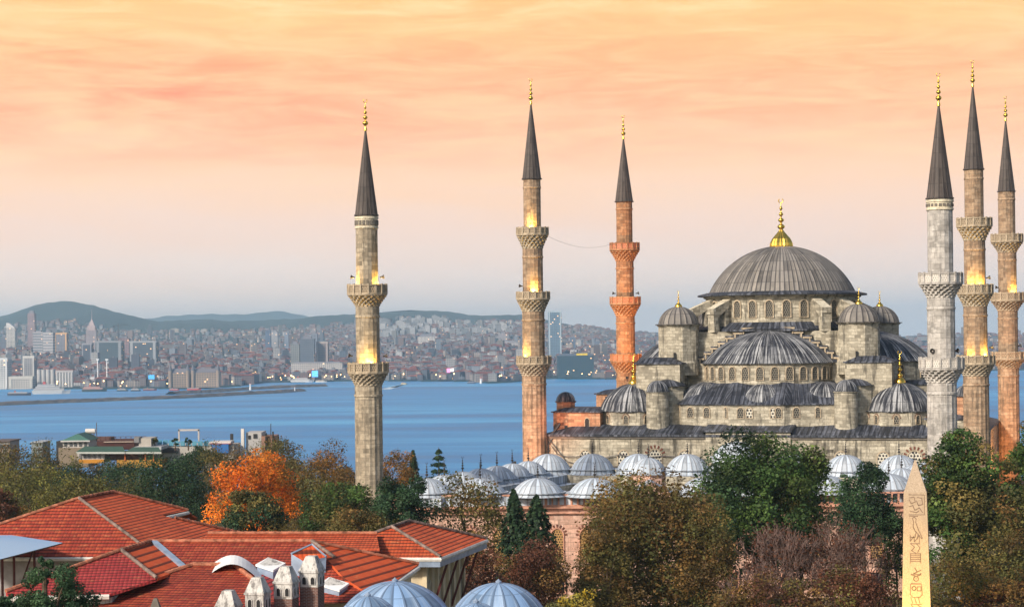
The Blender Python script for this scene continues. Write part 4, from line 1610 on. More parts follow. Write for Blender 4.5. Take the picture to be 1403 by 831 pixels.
def window(parent, loc, ang, w, h, pane='grille', frame='parapet_trim', vous=False, depth=0.2, fw=0.16, name='window'):
    """arched window: outward direction is local -y turned by ang; frame, recessed pane, optional striped voussoirs"""
    b = MB()
    o = arch_outline(w, h)
    i_ = arch_outline(w - 2 * fw, h - fw * 1.3)
    i_ = [(x, z + (fw * 0.6 if k < 2 else 0)) for k, (x, z) in enumerate(i_)]
    n = len(o)
    yf, yb = -depth, 0.02
    yp = -0.03
    for k in range(n):
        j = (k + 1) % n
        b.face([(o[k][0], yf, o[k][1]), (o[j][0], yf, o[j][1]), (i_[j][0], yf, i_[j][1]), (i_[k][0], yf, i_[k][1])], m=0)
        b.face([(o[k][0], yb, o[k][1]), (o[j][0], yb, o[j][1]), (o[j][0], yf, o[j][1]), (o[k][0], yf, o[k][1])], m=0)
        b.face([(i_[k][0], yf, i_[k][1]), (i_[j][0], yf, i_[j][1]), (i_[j][0], yp, i_[j][1]), (i_[k][0], yp, i_[k][1])], m=0)
    b.face([(x, yp, z) for x, z in i_], [(x, z) for x, z in i_], 1)
    mats = [M[frame], M[pane]]
    if vous:
        mats.append(M['voussoir'])
        sp = h - w / 2
        for k in range(9):
            a = math.pi * (k + 0.0) / 8
            r0, r1 = w / 2 * 1.02, w / 2 * 1.42
            da = 0.085
            b.face([(r0 * math.cos(a - da), yf * 0.6, sp + r0 * math.sin(a - da)), (r1 * math.cos(a - da), yf * 0.6, sp + r1 * math.sin(a - da)),
                    (r1 * math.cos(a + da), yf * 0.6, sp + r1 * math.sin(a + da)), (r0 * math.cos(a + da), yf * 0.6, sp + r0 * math.sin(a + da))][::-1], m=2)
            for rr in (r1,):
                b.face([(rr * math.cos(a - da), yf * 0.6, sp + rr * math.sin(a - da)), (rr * math.cos(a - da), 0, sp + rr * math.sin(a - da)),
                        (rr * math.cos(a + da), 0, sp + rr * math.sin(a + da)), (rr * math.cos(a + da), yf * 0.6, sp + rr * math.sin(a + da))], m=2)
    ob = b.build(name, mats, parent)
    ob.location = loc
    ob.rotation_euler = (0, 0, ang)
    return ob


def ring_windows(parent, cx, cy, z, r, angs, w, h, **kw):
    """angs in degrees measured from local -y (towards the courtyard), positive to the right"""
    for a in angs:
        t = R(a)
        window(parent, (cx + r * math.sin(t), cy - r * math.cos(t), z), t, w, h, **kw)


def gold_finial(parent, loc, s, base=None):
    b = finial_mb(s)
    if base:
        r, h = base
        b.lathe([(r, 0), (r * 1.02, h * 0.08), (r * 0.95, h * 0.3), (r * 0.72, h * 0.55), (r * 0.42, h * 0.75), (r * 0.2, h * 0.95), (r * 0.1, h * 1.15)], 40, mod=lambda i, j, rr: rr * (1.0 if i % 2 else 0.94))
    o = b.build('finial', M['gold'], parent, smooth=True)
    o.location = loc
    return o


# lower walls and terraces --------------------------------------------------------
b = MB()
b.box(0, 0.2, 0, 69, 57.6, 18.2, m=0)
b.build('wall', M['stone'], hall)
b = MB()      # taller middle bay of the front wall
b.box(-1.0, -28.75, 0, 13.6, 0.5, 18.75)
b.build('middle_bay', M['stone'], hall)
EV, RZ = 18.22, 19.6
b = MB()      # sloping lead roof behind the eaves, as a hipped apron
a, d, ia, idd = 35.0, 29.3, 30.2, 24.2
o4 = [(-a, -d + 0.2), (a, -d + 0.2), (a, d), (-a, d)]
i4 = [(-ia, -idd), (ia, -idd), (ia, idd), (-ia, idd)]
for k in range(4):
    j = (k + 1) % 4
    pts = [(*o4[k], EV), (*o4[j], EV), (*i4[j], RZ), (*i4[k], RZ)]
    uv = roof_uv(pts)
    b.face(pts, [(u / 0.75, v) for u, v in uv])
    b.face([(o4[k][0], o4[k][1], EV - 0.35), (o4[j][0], o4[j][1], EV - 0.35), (*o4[j], EV), (*o4[k], EV)])
b.face([(*p, RZ) for p in i4], [(p[0] / 0.75, p[1]) for p in i4])
pts = [(-8.1, -29.45, 18.95), (6.1, -29.45, 18.95), (6.1, -25.4, 19.75), (-8.1, -25.4, 19.75)]
b.face(pts, [(u / 0.75, v) for u, v in roof_uv(pts)])
b.face([(-8.1, -29.45, 18.7), (6.1, -29.45, 18.7), (6.1, -29.45, 18.95), (-8.1, -29.45, 18.95)])
b.face([(6.1, -29.45, 18.3), (6.1, -25.4, 18.3), (6.1, -25.4, 19.75), (6.1, -29.45, 18.95)])
b.face([(-8.1, -25.4, 18.3), (-8.1, -29.45, 18.3), (-8.1, -29.45, 18.95), (-8.1, -25.4, 19.75)])
b.build('terrace_roof', M['lead_roof'], hall)

# upper core -----------------------------------------------------------------------
core = MB()
core.box(0, 0, 19.5, 30.5, 30.5, 9.9)                      # main block under the arches
for sx in (-1, 1):
    for sy in (-1, 1):
        core.box(sx * 17.2, sy * 17.2, 19.5, 7.4, 8.4, 9.9)   # corner piers
core.build('main_block', M['stone'], hall)
for sx in (-1, 1):
    for sy in (-1, 1):
        b = MB()
        b.box(sx * 17.2, sy * 17.2, 29.42, 8.0, 9.0, 0.22)
        b.box(sx * 17.2, sy * 17.2, 29.60, 7.6, 8.6, 0.9, taper=0.5)
        b.build('pier_roof', M['lead_roof'], hall)

# great arches with stepped outline on the four sides, and spandrel walls
for q in range(4):
    g = MB()
    yf = -14.6
    steps = [(4.4, 35.55), (5.8, 34.75), (7.2, 33.95), (8.5, 33.1), (9.7, 32.25), (10.8, 31.4), (11.8, 30.55), (12.7, 29.7)]
    # stepped wall, built as vertical slices
    edges = [0.0] + [s[0] for s in steps]
    for k, (xs, zs) in enumerate(steps):
        for s in (-1, 1):
            x0, x1 = sorted((s * edges[k], s * xs))
            g.face([(x0, yf, 29.3), (x1, yf, 29.3), (x1, yf, zs), (x0, yf, zs)], m=0)
            g.face([(x0, yf, zs), (x1, yf, zs), (x1, yf + 3, zs), (x0, yf + 3, zs)], m=1)
            ze = steps[k + 1][1] if k + 1 < len(steps) else 29.3
            xe = s * xs
            f4 = [(xe, yf, ze), (xe, yf + 3, ze), (xe, yf + 3, zs), (xe, yf, zs)]
            g.face(f4 if s > 0 else f4[::-1], m=0)
            # pale coping along each tread and riser
            g.box((x0 + x1) / 2, yf - 0.06, zs - 0.52, abs(x1 - x0) + 0.1, 0.3, 0.27, m=2)
            g.box(xe - s * 0.3, yf - 0.07, ze - 0.52, 0.25, 0.3, zs - ze + 0.25, m=2)
    go = g.build('stepped_arch', [M['lead_roof'], M['lead_roof'], M['parapet_trim']], hall)
    go.rotation_euler = (0, 0, q * math.pi / 2)
    for s in (-1, 1):
        w_ = MB()
        w_.box(s * 10.2, -13.0, 29.3, 8.6, 2.0, 5.35)
        wo_ = w_.build('spandrel_wall', M['stone'], hall)
        wo_.rotation_euler = (0, 0, q * math.pi / 2)

b = MB()     # flat lead roof around the drum
b.prism([(15.6 * math.cos(R(22.5 + 45 * k)) * 1.05, 15.6 * math.sin(R(22.5 + 45 * k)) * 1.05) for k in range(8)], 34.68, 35.0)
b.lathe([(15.4, 35.02), (13.6, 36.2)], 64, nu=96)
b.build('drum_apron', M['lead_roof'], hall)

# drum with windows, buttresses and great dome ---------------------------------------
b = MB()
b.lathe([(13.1, 35.0), (13.1, 40.3), (13.5, 40.45), (13.5, 40.75)], 96)
drum = b.build('drum', M['stone'], hall)
ring_windows(drum, 0, 0, 36.9, 13.1, [-100 + 200 * k / 16 for k in range(17)], 1.55, 3.1, fw=0.18, depth=0.22)
for ang in (-45, 45, 135, -135):
    for da in (-11, 11):
        b = MB()
        t = R(ang + da)
        # flying buttress: sloping arm on an arch
        for (r0, r1, z0, z1) in ((13.0, 14.6, 35.0, 39.8), (15.9, 17.2, 34.6, 38.2)):
            b.box(0, -(r0 + r1) / 2, z0, 1.5, r1 - r0, z1 - z0)
        b.face([(-0.85, -13.0, 40.3), (-0.85, -17.4, 38.5), (0.85, -17.4, 38.5), (0.85, -13.0, 40.3)], m=1)
        b.face([(-0.85, -17.4, 37.6), (0.85, -17.4, 37.6), (0.85, -17.4, 38.5), (-0.85, -17.4, 38.5)], m=0)
        for s in (-1, 1):
            f = [(s * 0.85, -13.0, 39.2), (s * 0.85, -15.9, 37.4), (s * 0.85, -17.4, 36.0), (s * 0.85, -17.4, 38.5), (s * 0.85, -13.0, 40.3)]
            b.face(f if s < 0 else f[::-1], m=0)
        b.face([(-0.85, -13.0, 39.2), (0.85, -13.0, 39.2), (0.85, -15.9, 37.4), (-0.85, -15.9, 37.4)][::-1], m=0)
        bo = b.build('flying_buttress', [M['stone'], M['trim']], hall)
        bo.rotation_euler = (0, 0, t)
b = MB()
b.lathe([(13.2, 40.76), (14.5, 40.72), (14.5, 40.98), (13.0, 41.35), (12.4, 41.4)], 96, nu=96)
b.build('drum_cornice', M['lead_roof'], hall)
gd = dome('main_dome', hall, 0, 0, 41.1, 12.55, 8.3, 96, 'lead_main', 0.09, 0.3, 24)
gold_finial(gd, (0, 0, 51.2), 6.6).scale = (1.1, 1.1, 1)
b = MB()
b.lathe([(1.95, 49.2), (2.0, 49.4), (1.93, 49.9), (1.6, 50.6), (1.0, 51.3), (0.5, 51.9), (0.35, 52.2)], 40, mod=lambda i, j, rr: rr * (1.0 if i % 2 else 0.93))
b.lathe([(2.1, 49.1), (2.1, 49.28), (1.9, 49.3)], 32)
b.build('finial_bulb', M['gold'], gd)

# weight turrets at the four corners ---------------------------------------------------
for sx, sy in ((-1, -1), (1, -1), (1, 1), (-1, 1)):
    b = MB()
    x, y = sx * 15.0, sy * 15.0
    b.lathe([(3.75, 27.5), (3.75, 29.5), (3.45, 29.9), (3.45, 35.6), (3.75, 35.75), (3.75, 35.98)], 8, x, y, a0=R(22.5), a1=R(382.5), nu=27)
    tw = b.build('weight_turret', M['stone'], hall)
    dm = dome('turret_dome', tw, x, y, 36.02, 3.35, 2.95, 20, 'lead_main', 0.09, 0.5, 10)
    gold_finial(dm, (x, y, 38.9), 2.9, (0.62, 0.8))
    b = MB()
    b.box(x + sx * 1.0 * 0, y - 3.45, 30.2, 0.35, 0.2, 1.1)
    b.build('slit_window', M['dark'], tw)

# half domes on the four sides with their window drums ---------------------------------
for q, (nm, yc, dy_) in enumerate((('front', -14.0, 9.2), ('right', -14.0, 11.6), ('back', -14.0, 10.0), ('left', -14.0, 11.6))):
    rot = q * math.pi / 2
    sy_ = dy_ / 10.9
    b = MB()
    b.lathe(cap_profile(10.9, 5.25, 16, 0.25), 56 * 4, 0, yc, 29.5, ribs(4, 0.08), 0, math.pi, 2 * math.pi, 56, 1.0, sy_)
    hd = b.build('half_dome', M['lead'], hall)
    hd.rotation_euler = (0, 0, rot)
    b = MB()
    b.lathe([(10.6, 25.2), (10.6, 29.2), (10.95, 29.3), (10.95, 29.36)], 64, 0, yc, 0, None, 0, math.pi, 2 * math.pi, None, 1.0, sy_)
    dr = b.build('half_drum', M['stone'], hall)
    dr.rotation_euler = (0, 0, rot)
    if q in (0, 1, 3):
        for k in range(13):
            if q != 0 and k % 2:
                continue
            th = R(-78 + 156 * k / 12)
            x, y = 10.6 * math.sin(th), yc - 10.6 * sy_ * math.cos(th)
            nx, ny = math.sin(th), -math.cos(th) / sy_
            an = math.atan2(nx, -ny)
            window(dr, (x, y, 26.7), an, 1.4, 2.35, fw=0.15, depth=0.18)

# exedra tier below the front half dome: window wall and three lead quarter domes
b = MB()
wall_pl = [(-14.6, -20.0), (-12.6, -24.0), (-5.2, -25.6), (-4.4, -26.3), (4.4, -26.3), (5.2, -25.6), (12.6, -24.0), (14.6, -20.0)]
b.prism(wall_pl, 19.4, 23.0, 0)
tier = b.build('lower_tier', M['stone'], hall)


def along(poly, dists):
    out = []
    segs = [((x0, y0), (x1, y1), math.hypot(x1 - x0, y1 - y0)) for (x0, y0), (x1, y1) in zip(poly, poly[1:])]
    for d in dists:
        for p0, p1, L_ in segs:
            if d <= L_:
                t = d / L_
                x, y = p0[0] + (p1[0] - p0[0]) * t, p0[1] + (p1[1] - p0[1]) * t
                out.append((x, y, math.atan2(p1[1] - p0[1], p1[0] - p0[0])))
                break
            d -= L_
    return out


tot = sum(math.hypot(x1 - x0, y1 - y0) for (x0, y0), (x1, y1) in zip(wall_pl, wall_pl[1:]))
for k, (x, y, an) in enumerate(along(wall_pl, [2.6, 5.9, 8.8, 12.2, 14.9, tot / 2 - 1.3 + 0.1, tot / 2 + 2.6, tot - 14.0, tot - 11.0, tot - 7.6, tot - 4.2])):
    window(tier, (x, y, 20.75), an, 1.25 if k % 3 else 0.95, 1.85, pane='grille_bold' if k in (5, 6) else 'grille', fw=0.13, depth=0.15)
b = MB()
top_pl = [(-10.9, -15.0), (-9.8, -18.4), (-5.0, -21.7), (-4.2, -22.4), (4.2, -22.4), (5.0, -21.7), (9.8, -18.4), (10.9, -15.0)]
for k in range(7):
    lo0, lo1, hi1, hi0 = wall_pl[k], wall_pl[k + 1], top_pl[k + 1], top_pl[k]
    lo0, lo1 = [(x * 1.02, y * 1.012) for x, y in (lo0, lo1)]
    pts = [(*lo0, 23.05), (*lo1, 23.05), (*hi1, 26.4), (*hi0, 26.4)]
    b.face(pts, [(u / 0.7, v) for u, v in roof_uv(pts)])
    b.face([(*lo0, 22.85), (*lo1, 22.85), (*lo1, 23.05), (*lo0, 23.05)])
b.build('tier_roof', M['lead_roof'], hall)
for (x, y, r, a0, a1, rot) in ((0.3, -21.2, 5.3, math.pi, 2 * math.pi, 0), (-9.6, -18.6, 5.0, math.pi * 0.95, 1.9 * math.pi, -0.35), (9.8, -18.6, 5.0, math.pi * 1.1, 2.05 * math.pi, 0.35)):
    b = MB()
    b.lathe(cap_profile(r, 3.3, 10, 0.15), 96, x, y, 23.1, ribs(4, 0.06), 0, a0, a1, 26, 1.0, 0.98)
    b.build('exedra_dome', M['lead'], hall)

# piers, round stair turrets, corner domes ------------------------------------------------
for s in (-1, 1):
    x = -16.6 if s < 0 else 14.0
    b = MB()
    b.lathe([(1.85, 18.9), (1.85, 24.75), (2.05, 24.85), (2.05, 25.05)], 28, x, -24.6)
    st = b.build('stair_turret', M['stone'], hall)
    dome('turret_cap', st, x, -24.6, 25.08, 1.75, 1.75, 14, 'lead', 0.06, 0.3, 8)
    b = MB()
    b.lathe([(2.9, 19.5), (2.9, 25.6), (3.1, 25.7), (3.1, 25.85)], 8, x + 1.0 * (1 if s < 0 else 1), -20.6, a0=R(22.5), a1=R(382.5), nu=24)
    pr = b.build('pier_turret', M['stone'], hall)
    dome('pier_cap', pr, x + 1.0, -20.6, 25.9, 2.9, 1.1, 16, 'lead_roof', 0.05, 0.25, 6)
for sx in (-1, 1):
    for sy in (-1, 1):
        x, y = sx * 21.9, sy * 19.0
        b = MB()
        b.prism([(x + 6.15 * math.cos(R(22.5 + 45 * k)), y + 6.15 * math.sin(R(22.5 + 45 * k))) for k in range(8)], 19.4, 21.7)
        cdr = b.build('corner_drum', M['stone'], hall)
        cd = dome('corner_dome', cdr, x, y, 21.8, 5.6, 4.4, 36, 'lead', 0.10, 0.55, 14)
        gold_finial(cd, (x, y, 26.1), 5.4, (0.9, 1.25))
        if sy < 0:
            for k in (-45, 0, 45, 90 * sx):
                t = R(k)
                rr = 6.15 * math.cos(R(22.5))
                for off in ((-1.15, 1.15) if k in (-45, 45) else (0.0,)):
                    window(cdr, (x + rr * math.sin(t) + off * math.cos(t), y - rr * math.cos(t) + off * math.sin(t), 19.75), t, 0.95, 1.5, vous=True, fw=0.1, depth=0.15)

# big wall behind left corner dome and side blocks
for (x, y, z0, w, d, h, st) in ((-24.5, -6, 19.5, 7.5, 12, 4.1, 'stone'), (24.5, -6, 19.5, 7.5, 12, 6.1, 'stone'), (-30.2, -20.5, 18.3, 8.0, 9.0, 3.3, 'stone_orange'),
                                (-29.8, 3.0, 18.3, 6.0, 10, 5.6, 'stone_orange'), (30.0, -20.5, 18.3, 7.0, 9.0, 2.2, 'stone'), (30.5, -4.0, 18.3, 6.0, 12.0, 4.2, 'stone')):
    b = MB()
    b.box(x, y, z0, w, d, h)
    sb = b.build('side_block', M[st], hall)
    b = MB()
    b.box(x, y, z0 + h + 0.01, w + 0.6, d + 0.6, 0.2)
    b.box(x, y, z0 + h + 0.2, w * 1.02, d * 1.02, 0.55, taper=0.6)
    b.build('side_roof', M['lead_roof'], sb)
window(hall, (-28.4, -25.02, 18.8), 0, 0.9, 2.0, pane='dark', fw=0.1, depth=0.1)

for x, y, z, r in ((-33.0, -21.5, 21.6, 1.6), (29.0, -16.0, 22.6, 1.6), (32.3, -22.0, 22.4, 1.65)):
    b = MB()
    b.lathe([(r, z - 3.5), (r, z + 1.5), (r * 1.12, z + 1.6), (r * 1.12, z + 1.75)], 8, x, y)
    tt = b.build('small_turret', M['stone_orange'], hall)
    dome('small_turret_dome', tt, x, y, z + 1.78, r * 0.98, r * 0.98, 14, 'lead', 0.05, 0.2, 8)

# front wall: windows above the portico domes, downpipe streak stones, cornice
b = MB()
b.box(0, -28.72, 17.55, 69.3, 0.3, 0.34)
b.box(0, -28.70, 12.9, 69.2, 0.24, 0.2)
b.build('cornice', M['trim_dark'], hall)
for k, (x, big) in enumerate(((-27.8, 0), (-21.4, 0), (-16.2, 1), (-11.4, 0), (-5.5, 0), (7.8, 0), (13.6, 0), (20.2, 0), (25.0, 1), (29.6, 0))):
    window(hall, (x, -28.62, 13.3), 0, 2.5 if big else 2.1, 2.7 if big else 2.5, pane='grille_bold', vous=bool(big), fw=0.16, depth=0.14)
# ------------------------------------------------------------------ the courtyard with its ring of small domes
court = thing('mosque_courtyard', 'pink walled mosque courtyard ringed with pale blue lead domes', 'courtyard', (20, 285, 0))
CM = Matrix.Translation((-20, -285, 0))


def cpart(mb, name, mats, parent=None, **kw):
    """courtyard parts are modelled in world metres"""
    o = mb.build(name, mats, parent or court, **kw)
    if parent is None:
        o.location = (-20, -285, 0)
    return o


ZB = 13.3
front = [PZ(px, py, ZB) for px, py in ((585, 673), (658, 673), (737, 673), (815, 673), (890, 673), (965, 672), (1045, 671), (1130, 669), (1218, 667))]
back = [PZ(px, py, ZB) for px, py in ((752, 643.5), (812, 643.5), (875, 643.5), (942, 644), (1010, 644.5), (1085, 645), (1159, 645.5), (1232, 646), (1300, 646))]
leftr = [PZ(px, py, ZB) for px, py in ((609, 667.5), (634, 662.5), (659, 658), (681, 654), (702, 650.5), (724, 647))]
rightr = [front[-1].lerp(back[-1], t) for t in (0.2, 0.4, 0.6, 0.8)]


def strip(a, b, w0, w1, z0, z1):
    """plan polygon running from a to b, w0 to the right and w1 to the left of it"""
    d = (b - a).normalized()
    n = Vector((d.y, -d.x, 0))
    return [tuple((a + n * w0).xy), tuple((b + n * w0).xy), tuple((b - n * w1).xy), tuple((a - n * w1).xy)]


fd = (front[-1] - front[0]).normalized()
fn = Vector((fd.y, -fd.x, 0))          # towards the viewer
ld = (back[0] - front[0]).normalized()
ln_ = Vector((-ld.y, ld.x, 0))          # to the left
A_ = front[0] + fn * 4.4 + ln_ * 4.6 - Vector((0, 0, 0))
B_ = front[-1] + fn * 4.4 + fd * 4.8
C_ = back[-1] + fd * 4.8 + Vector((1, 3, 0))
D_ = back[0] + ln_ * 4.6 + Vector((0, 3, 0))
walls = [(A_, B_), (B_, C_), (D_, A_)]
inner = [front[0] - fn * 4.0 + fd * 4, front[-1] - fn * 4.0 - fd * 4, back[-1] + Vector((-4.5, -4.5, 0)), back[0] + Vector((4.5, -4.5, 0))]
for (a, c_) in walls:
    b = MB()
    d = (c_ - a).normalized()
    n = Vector((d.y, -d.x, 0))
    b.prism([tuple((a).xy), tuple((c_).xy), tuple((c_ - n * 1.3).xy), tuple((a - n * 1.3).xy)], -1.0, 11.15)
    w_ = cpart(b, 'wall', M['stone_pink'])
    b = MB()
    L_ = (c_ - a).length
    an = math.atan2(d.y, d.x)
    mid = (a + c_) / 2 + n * 0.15
    b.box(mid.x, mid.y, 11.16, L_ + 0.8, 0.9, 0.32, an)
    b.box(mid.x + n.x * 0.02, mid.y + n.y * 0.02, 10.45, L_ + 0.5, 0.5, 0.16, an)
    cpart(b, 'cornice', M['trim_pink'])
    b = MB()
    npost = int(L_ / 0.85)
    for k in range(npost + 1):
        q = a.lerp(c_, k / npost)
        big = k % 8 == 0
        b.box(q.x, q.y, 11.49, 0.36 if big else 0.24, 0.34 if big else 0.22, 1.62 if big else 1.36, an)
    mid = (a + c_) / 2
    b.box(mid.x, mid.y, 12.84, L_, 0.34, 0.2, an)
    b.box(mid.x, mid.y, 11.485, L_, 0.28, 0.14, an)
    cpart(b, 'balustrade', M['trim_pink'])
# roof slabs under the domes, inner walls
for nm, pl in (('front', [A_ - fn * 1.3 + fd, B_ - fn * 1.3 - fd, inner[1], inner[0]]), ('left', [A_ - fn * 1.3 - ln_ * 1.3, inner[0], inner[3], D_ - ln_ * 1.3]), ('back', [inner[3], inner[2], C_, D_]), ('right', [inner[1], B_ - fn * 1.3 - fd * 1.3, C_ - fd * 1.3, inner[2]])):
    b = MB()
    b.prism([tuple(p.xy) for p in pl], 0, 11.5 if nm != 'back' else 12.7, 0, 1)
    cpart(b, 'arcade_roof', [M['stone'], M['lead_pale']])


for a0_, a1_, wo, wi in ((front[0], front[-1], 3.3, 3.6), (back[0] + ld * 0.5, front[0], 3.3, 3.6)):
    b = MB()
    e_ = (a1_ - a0_).normalized() * 3.3
    b.prism(strip(a0_ - e_, a1_ + e_, wo, wi, 0, 0), 11.55 - 0.02, 12.72, 0, 1)
    cpart(b, 'arcade_roof', [M['lead_pale'], M['lead_pale']])


def court_dome(p, r, h, nrib=26, lift=0.0):
    b = MB()
    z = ZB + lift
    an = math.atan2(fd.y, fd.x)
    zl = 12.73 if lift < 1 else z - 2.2
    b.lathe([(r * 1.2, zl), (r * 1.15, zl + 0.1), (r * 1.08, zl + 0.25), (r * 1.03, z - 0.1)], nrib * 2, p.x, p.y, 0, None, 0, nu=nrib)
    pr = cap_profile(r, h, 12, 0.42)
    b.lathe(pr, nrib * 4, p.x, p.y, z, ribs(4, 0.035), 0, 0, 2 * math.pi, nrib)
    o = cpart(b, 'dome', M['lead_pale'])
    f = finial_mb(2.3, True).build('finial', M['iron'], o, smooth=True)
    f.location = (p.x, p.y, z + h - 0.08)
    return o


for k, p in enumerate(front):
    if k != 4:
        court_dome(p, 3.4, 1.85)
for k, p in enumerate(back):
    court_dome(p, 3.3 if k != 4 else 3.7, 2.3, lift=0.25 if k != 4 else 2.2)
for p in leftr:
    court_dome(p, 2.8, 1.8)
for p in rightr:
    court_dome(p, 2.9, 2.2)

# front gate block with its own dome on a drum
p = front[4]
b = MB()
g0 = p + fn * 5.6
an = math.atan2(fd.y, fd.x)
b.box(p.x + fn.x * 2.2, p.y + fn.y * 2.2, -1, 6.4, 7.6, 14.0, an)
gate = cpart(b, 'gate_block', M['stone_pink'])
b = MB()
c_ = p + fn * 2.2
for s in (-1, 1):
    e0 = c_ + fd * (3.5 * s) + fn * 4.0
    e1 = c_ + fd * (3.5 * s) - fn * 4.0
    r0, r1 = c_ + fn * 4.0, c_ - fn * 4.0
    f = [(e0.x, e0.y, 13.05), (r0.x, r0.y, 15.0), (r1.x, r1.y, 15.0), (e1.x, e1.y, 13.05)]
    b.face(f if s < 0 else f[::-1])
    f = [(e0.x, e0.y, 12.7), (e0.x, e0.y, 13.05), (e1.x, e1.y, 13.05), (e1.x, e1.y, 12.7)]
    b.face(f)
e0, e1, r0 = c_ - fd * 3.5 + fn * 3.98, c_ + fd * 3.5 + fn * 3.98, c_ + fn * 3.98
b.face([(e0.x, e0.y, 13.0), (e1.x, e1.y, 13.0), (r0.x, r0.y, 14.95)], m=1)
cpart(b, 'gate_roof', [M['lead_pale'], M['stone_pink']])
b = MB()
dpos = p - fn * 2.2
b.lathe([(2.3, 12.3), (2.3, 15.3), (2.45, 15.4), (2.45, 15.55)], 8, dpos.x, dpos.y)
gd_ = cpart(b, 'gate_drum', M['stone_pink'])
b = MB()
b.lathe(cap_profile(2.3, 2.1, 10, 0.2), 64, dpos.x, dpos.y, 15.6, ribs(4, 0.05), nu=16)
go_ = b.build('gate_dome', M['lead_pale'], gd_)
f = finial_mb(2.2).build('finial', M['iron'], gd_, smooth=True)
f.location = (dpos.x, dpos.y, 17.6)

# tall arched windows of the outer front wall, square windows beneath
L_ = (B_ - A_).length
for k in range(17):
    q = A_.lerp(B_, (2.6 + 3.86 * k) / L_)
    if (q - (front[4] + fn * 4.4)).length < 4.4 or 2.6 + 3.86 * k > L_ - 2:
        continue
    loc = (q.x - 20 + fn.x * 0.02, q.y - 285 + fn.y * 0.02, 4.1)
    window(court, loc, an, 1.9, 4.5, pane='grille_gold', frame='trim_pink', vous=True, fw=0.15, depth=0.18)
    b = MB()
    for (x0, w, z0, h) in ((-1.0, 0.22, 0, 2.6), (1.0, 0.22, 0, 2.6), (0, 2.22, 2.45, 0.25), (0, 2.22, -0.2, 0.25)):
        b.box(x0, -0.1, z0, w, 0.3, h)
    b.face([(-0.9, -0.03, 0), (0.9, -0.03, 0), (0.9, -0.03, 2.5), (-0.9, -0.03, 2.5)], None, 1)
    for x0 in (-0.45, 0, 0.45):
        b.box(x0, -0.08, 0, 0.07, 0.07, 2.5, 0, 2)
    o = b.build('lower_window', [M['trim_pink'], M['dark'], M['maroon']], court)
    o.location = (loc[0], loc[1], -0.1)
    o.rotation_euler = (0, 0, an)

# cables sagging along the hall wall and a dark downpipe by the near left corner
b = MB()
pts = [HC + Matrix.Rotation(ALPHA, 3, 'Z') @ Vector((x, -28.95, z)) for x, z in ((-34, 17.6), (-31, 13.9), (-29.5, 13.4), (-27.8, 13.9), (-25.5, 14.2), (-22, 15.0), (-18.5, 14.4), (-15, 14.8), (-11, 14.6), (-7, 14.2))]
b.tube(pts, 0.09, 0.09, 4)
pts = [HC + Matrix.Rotation(ALPHA, 3, 'Z') @ Vector((x, -28.95, z)) for x, z in ((-33.5, 16.4), (-32.5, 15.0), (-31.0, 14.6), (-29.2, 14.6), (-27.6, 15.0))]
b.tube(pts, 0.07, 0.07, 4)
tag(b.build('wall_cable', M['iron']), 'dark cables sagging along the hall wall above the portico domes', 'cable')
b = MB()
q = HC + Matrix.Rotation(ALPHA, 3, 'Z') @ Vector((-34.2, -28.9, 0))
b.tube([(q.x, q.y, 8), (q.x, q.y, 17.8), (q.x + 1.2, q.y + 0.4, 18.6), (q.x + 2.2, q.y + 0.9, 19.9)], 0.22, 0.22, 6)
b.tube([(q.x + 1.2, q.y - 0.1, 17.9), (q.x - 0.4, q.y - 0.1, 15.8), (q.x - 2.6, q.y - 0.6, 13.4)], 0.12, 0.12, 5)
tag(b.build('downpipe', M['iron']), 'thick dark downpipe at the left end of the prayer hall wall', 'pipe')
b = MB()
for x, z0, z1 in ((-17.2, 12.9, 17.4), (13.0, 12.9, 17.4)):
    q = HC + Matrix.Rotation(ALPHA, 3, 'Z') @ Vector((x, -28.8, 0))

# warm floodlights that wash the walls
def wash(lab, loc, target, e, col, spot=70):
    r = thing('floodlight', lab, 'floodlight', loc)
    b = MB()
    b.box(0, 0, 0, 0.5, 0.35, 0.4)
    b.box(0, 0, -0.5, 0.1, 0.1, 0.5)
    b.build('lamp_housing', M['iron'], r)
    lamp('floodlight_beam', 'SPOT', (0, 0, 0.55), e, col, r, None, 0.15, spot, 0.8).rotation_euler = (Vector(loc) + Vector((0, 0, .55)) - Vector(target)).to_track_quat('Z', 'Y').to_euler()
    return r


wash('floodlight on the hall roof aimed at the orange floodlit minaret', (20.5, 352, 26.5), (22.2, 378, 42), 33000, (1.0, 0.37, 0.07), 75)
wash('floodlight among the left portico domes aimed at the second minaret', (0.2, 311, 14.2), (3.8, 323, 20), 5200, (1.0, 0.42, 0.22), 80)
wash('floodlight on the left terrace aimed at the small domed turret', (8.5, 316, 19.5), (6, 332, 22), 1700, (1.0, 0.42, 0.25), 80)
wash('floodlight behind the right trees aimed at the far right minaret foot', (84, 330, 6), (88, 352, 18), 26000, (1.0, 0.40, 0.12), 90)
# ------------------------------------------------------------------ the museum roofs in front
def ray(px, py):
    a = P(px, py, 1.0)
    return Vector((a.x, 1.0, a.z - CAMZ))


def plane(a, b, c):
    A, B, C = (q if isinstance(q, Vector) else PZ(*q) for q in (a, b, c))
    n = (B - A).cross(C - A).normalized()
    return A, n


def on(pl, px, py):
    A, n = pl
    d = ray(px, py)
    t = (A - Vector((0, 0, CAMZ))).dot(n) / d.dot(n)
    return Vector((0, 0, CAMZ)) + d * t


def facet(b, pl, pix, t=0.14, m=0, mside=0):
    pts = [on(pl, *q) if not isinstance(q, Vector) else q for q in pix]
    n = (pts[1] - pts[0]).cross(pts[2] - pts[0])
    if n.z < 0:
        pts = pts[::-1]
    b.slab(pts, t, m, mside)
    return pts


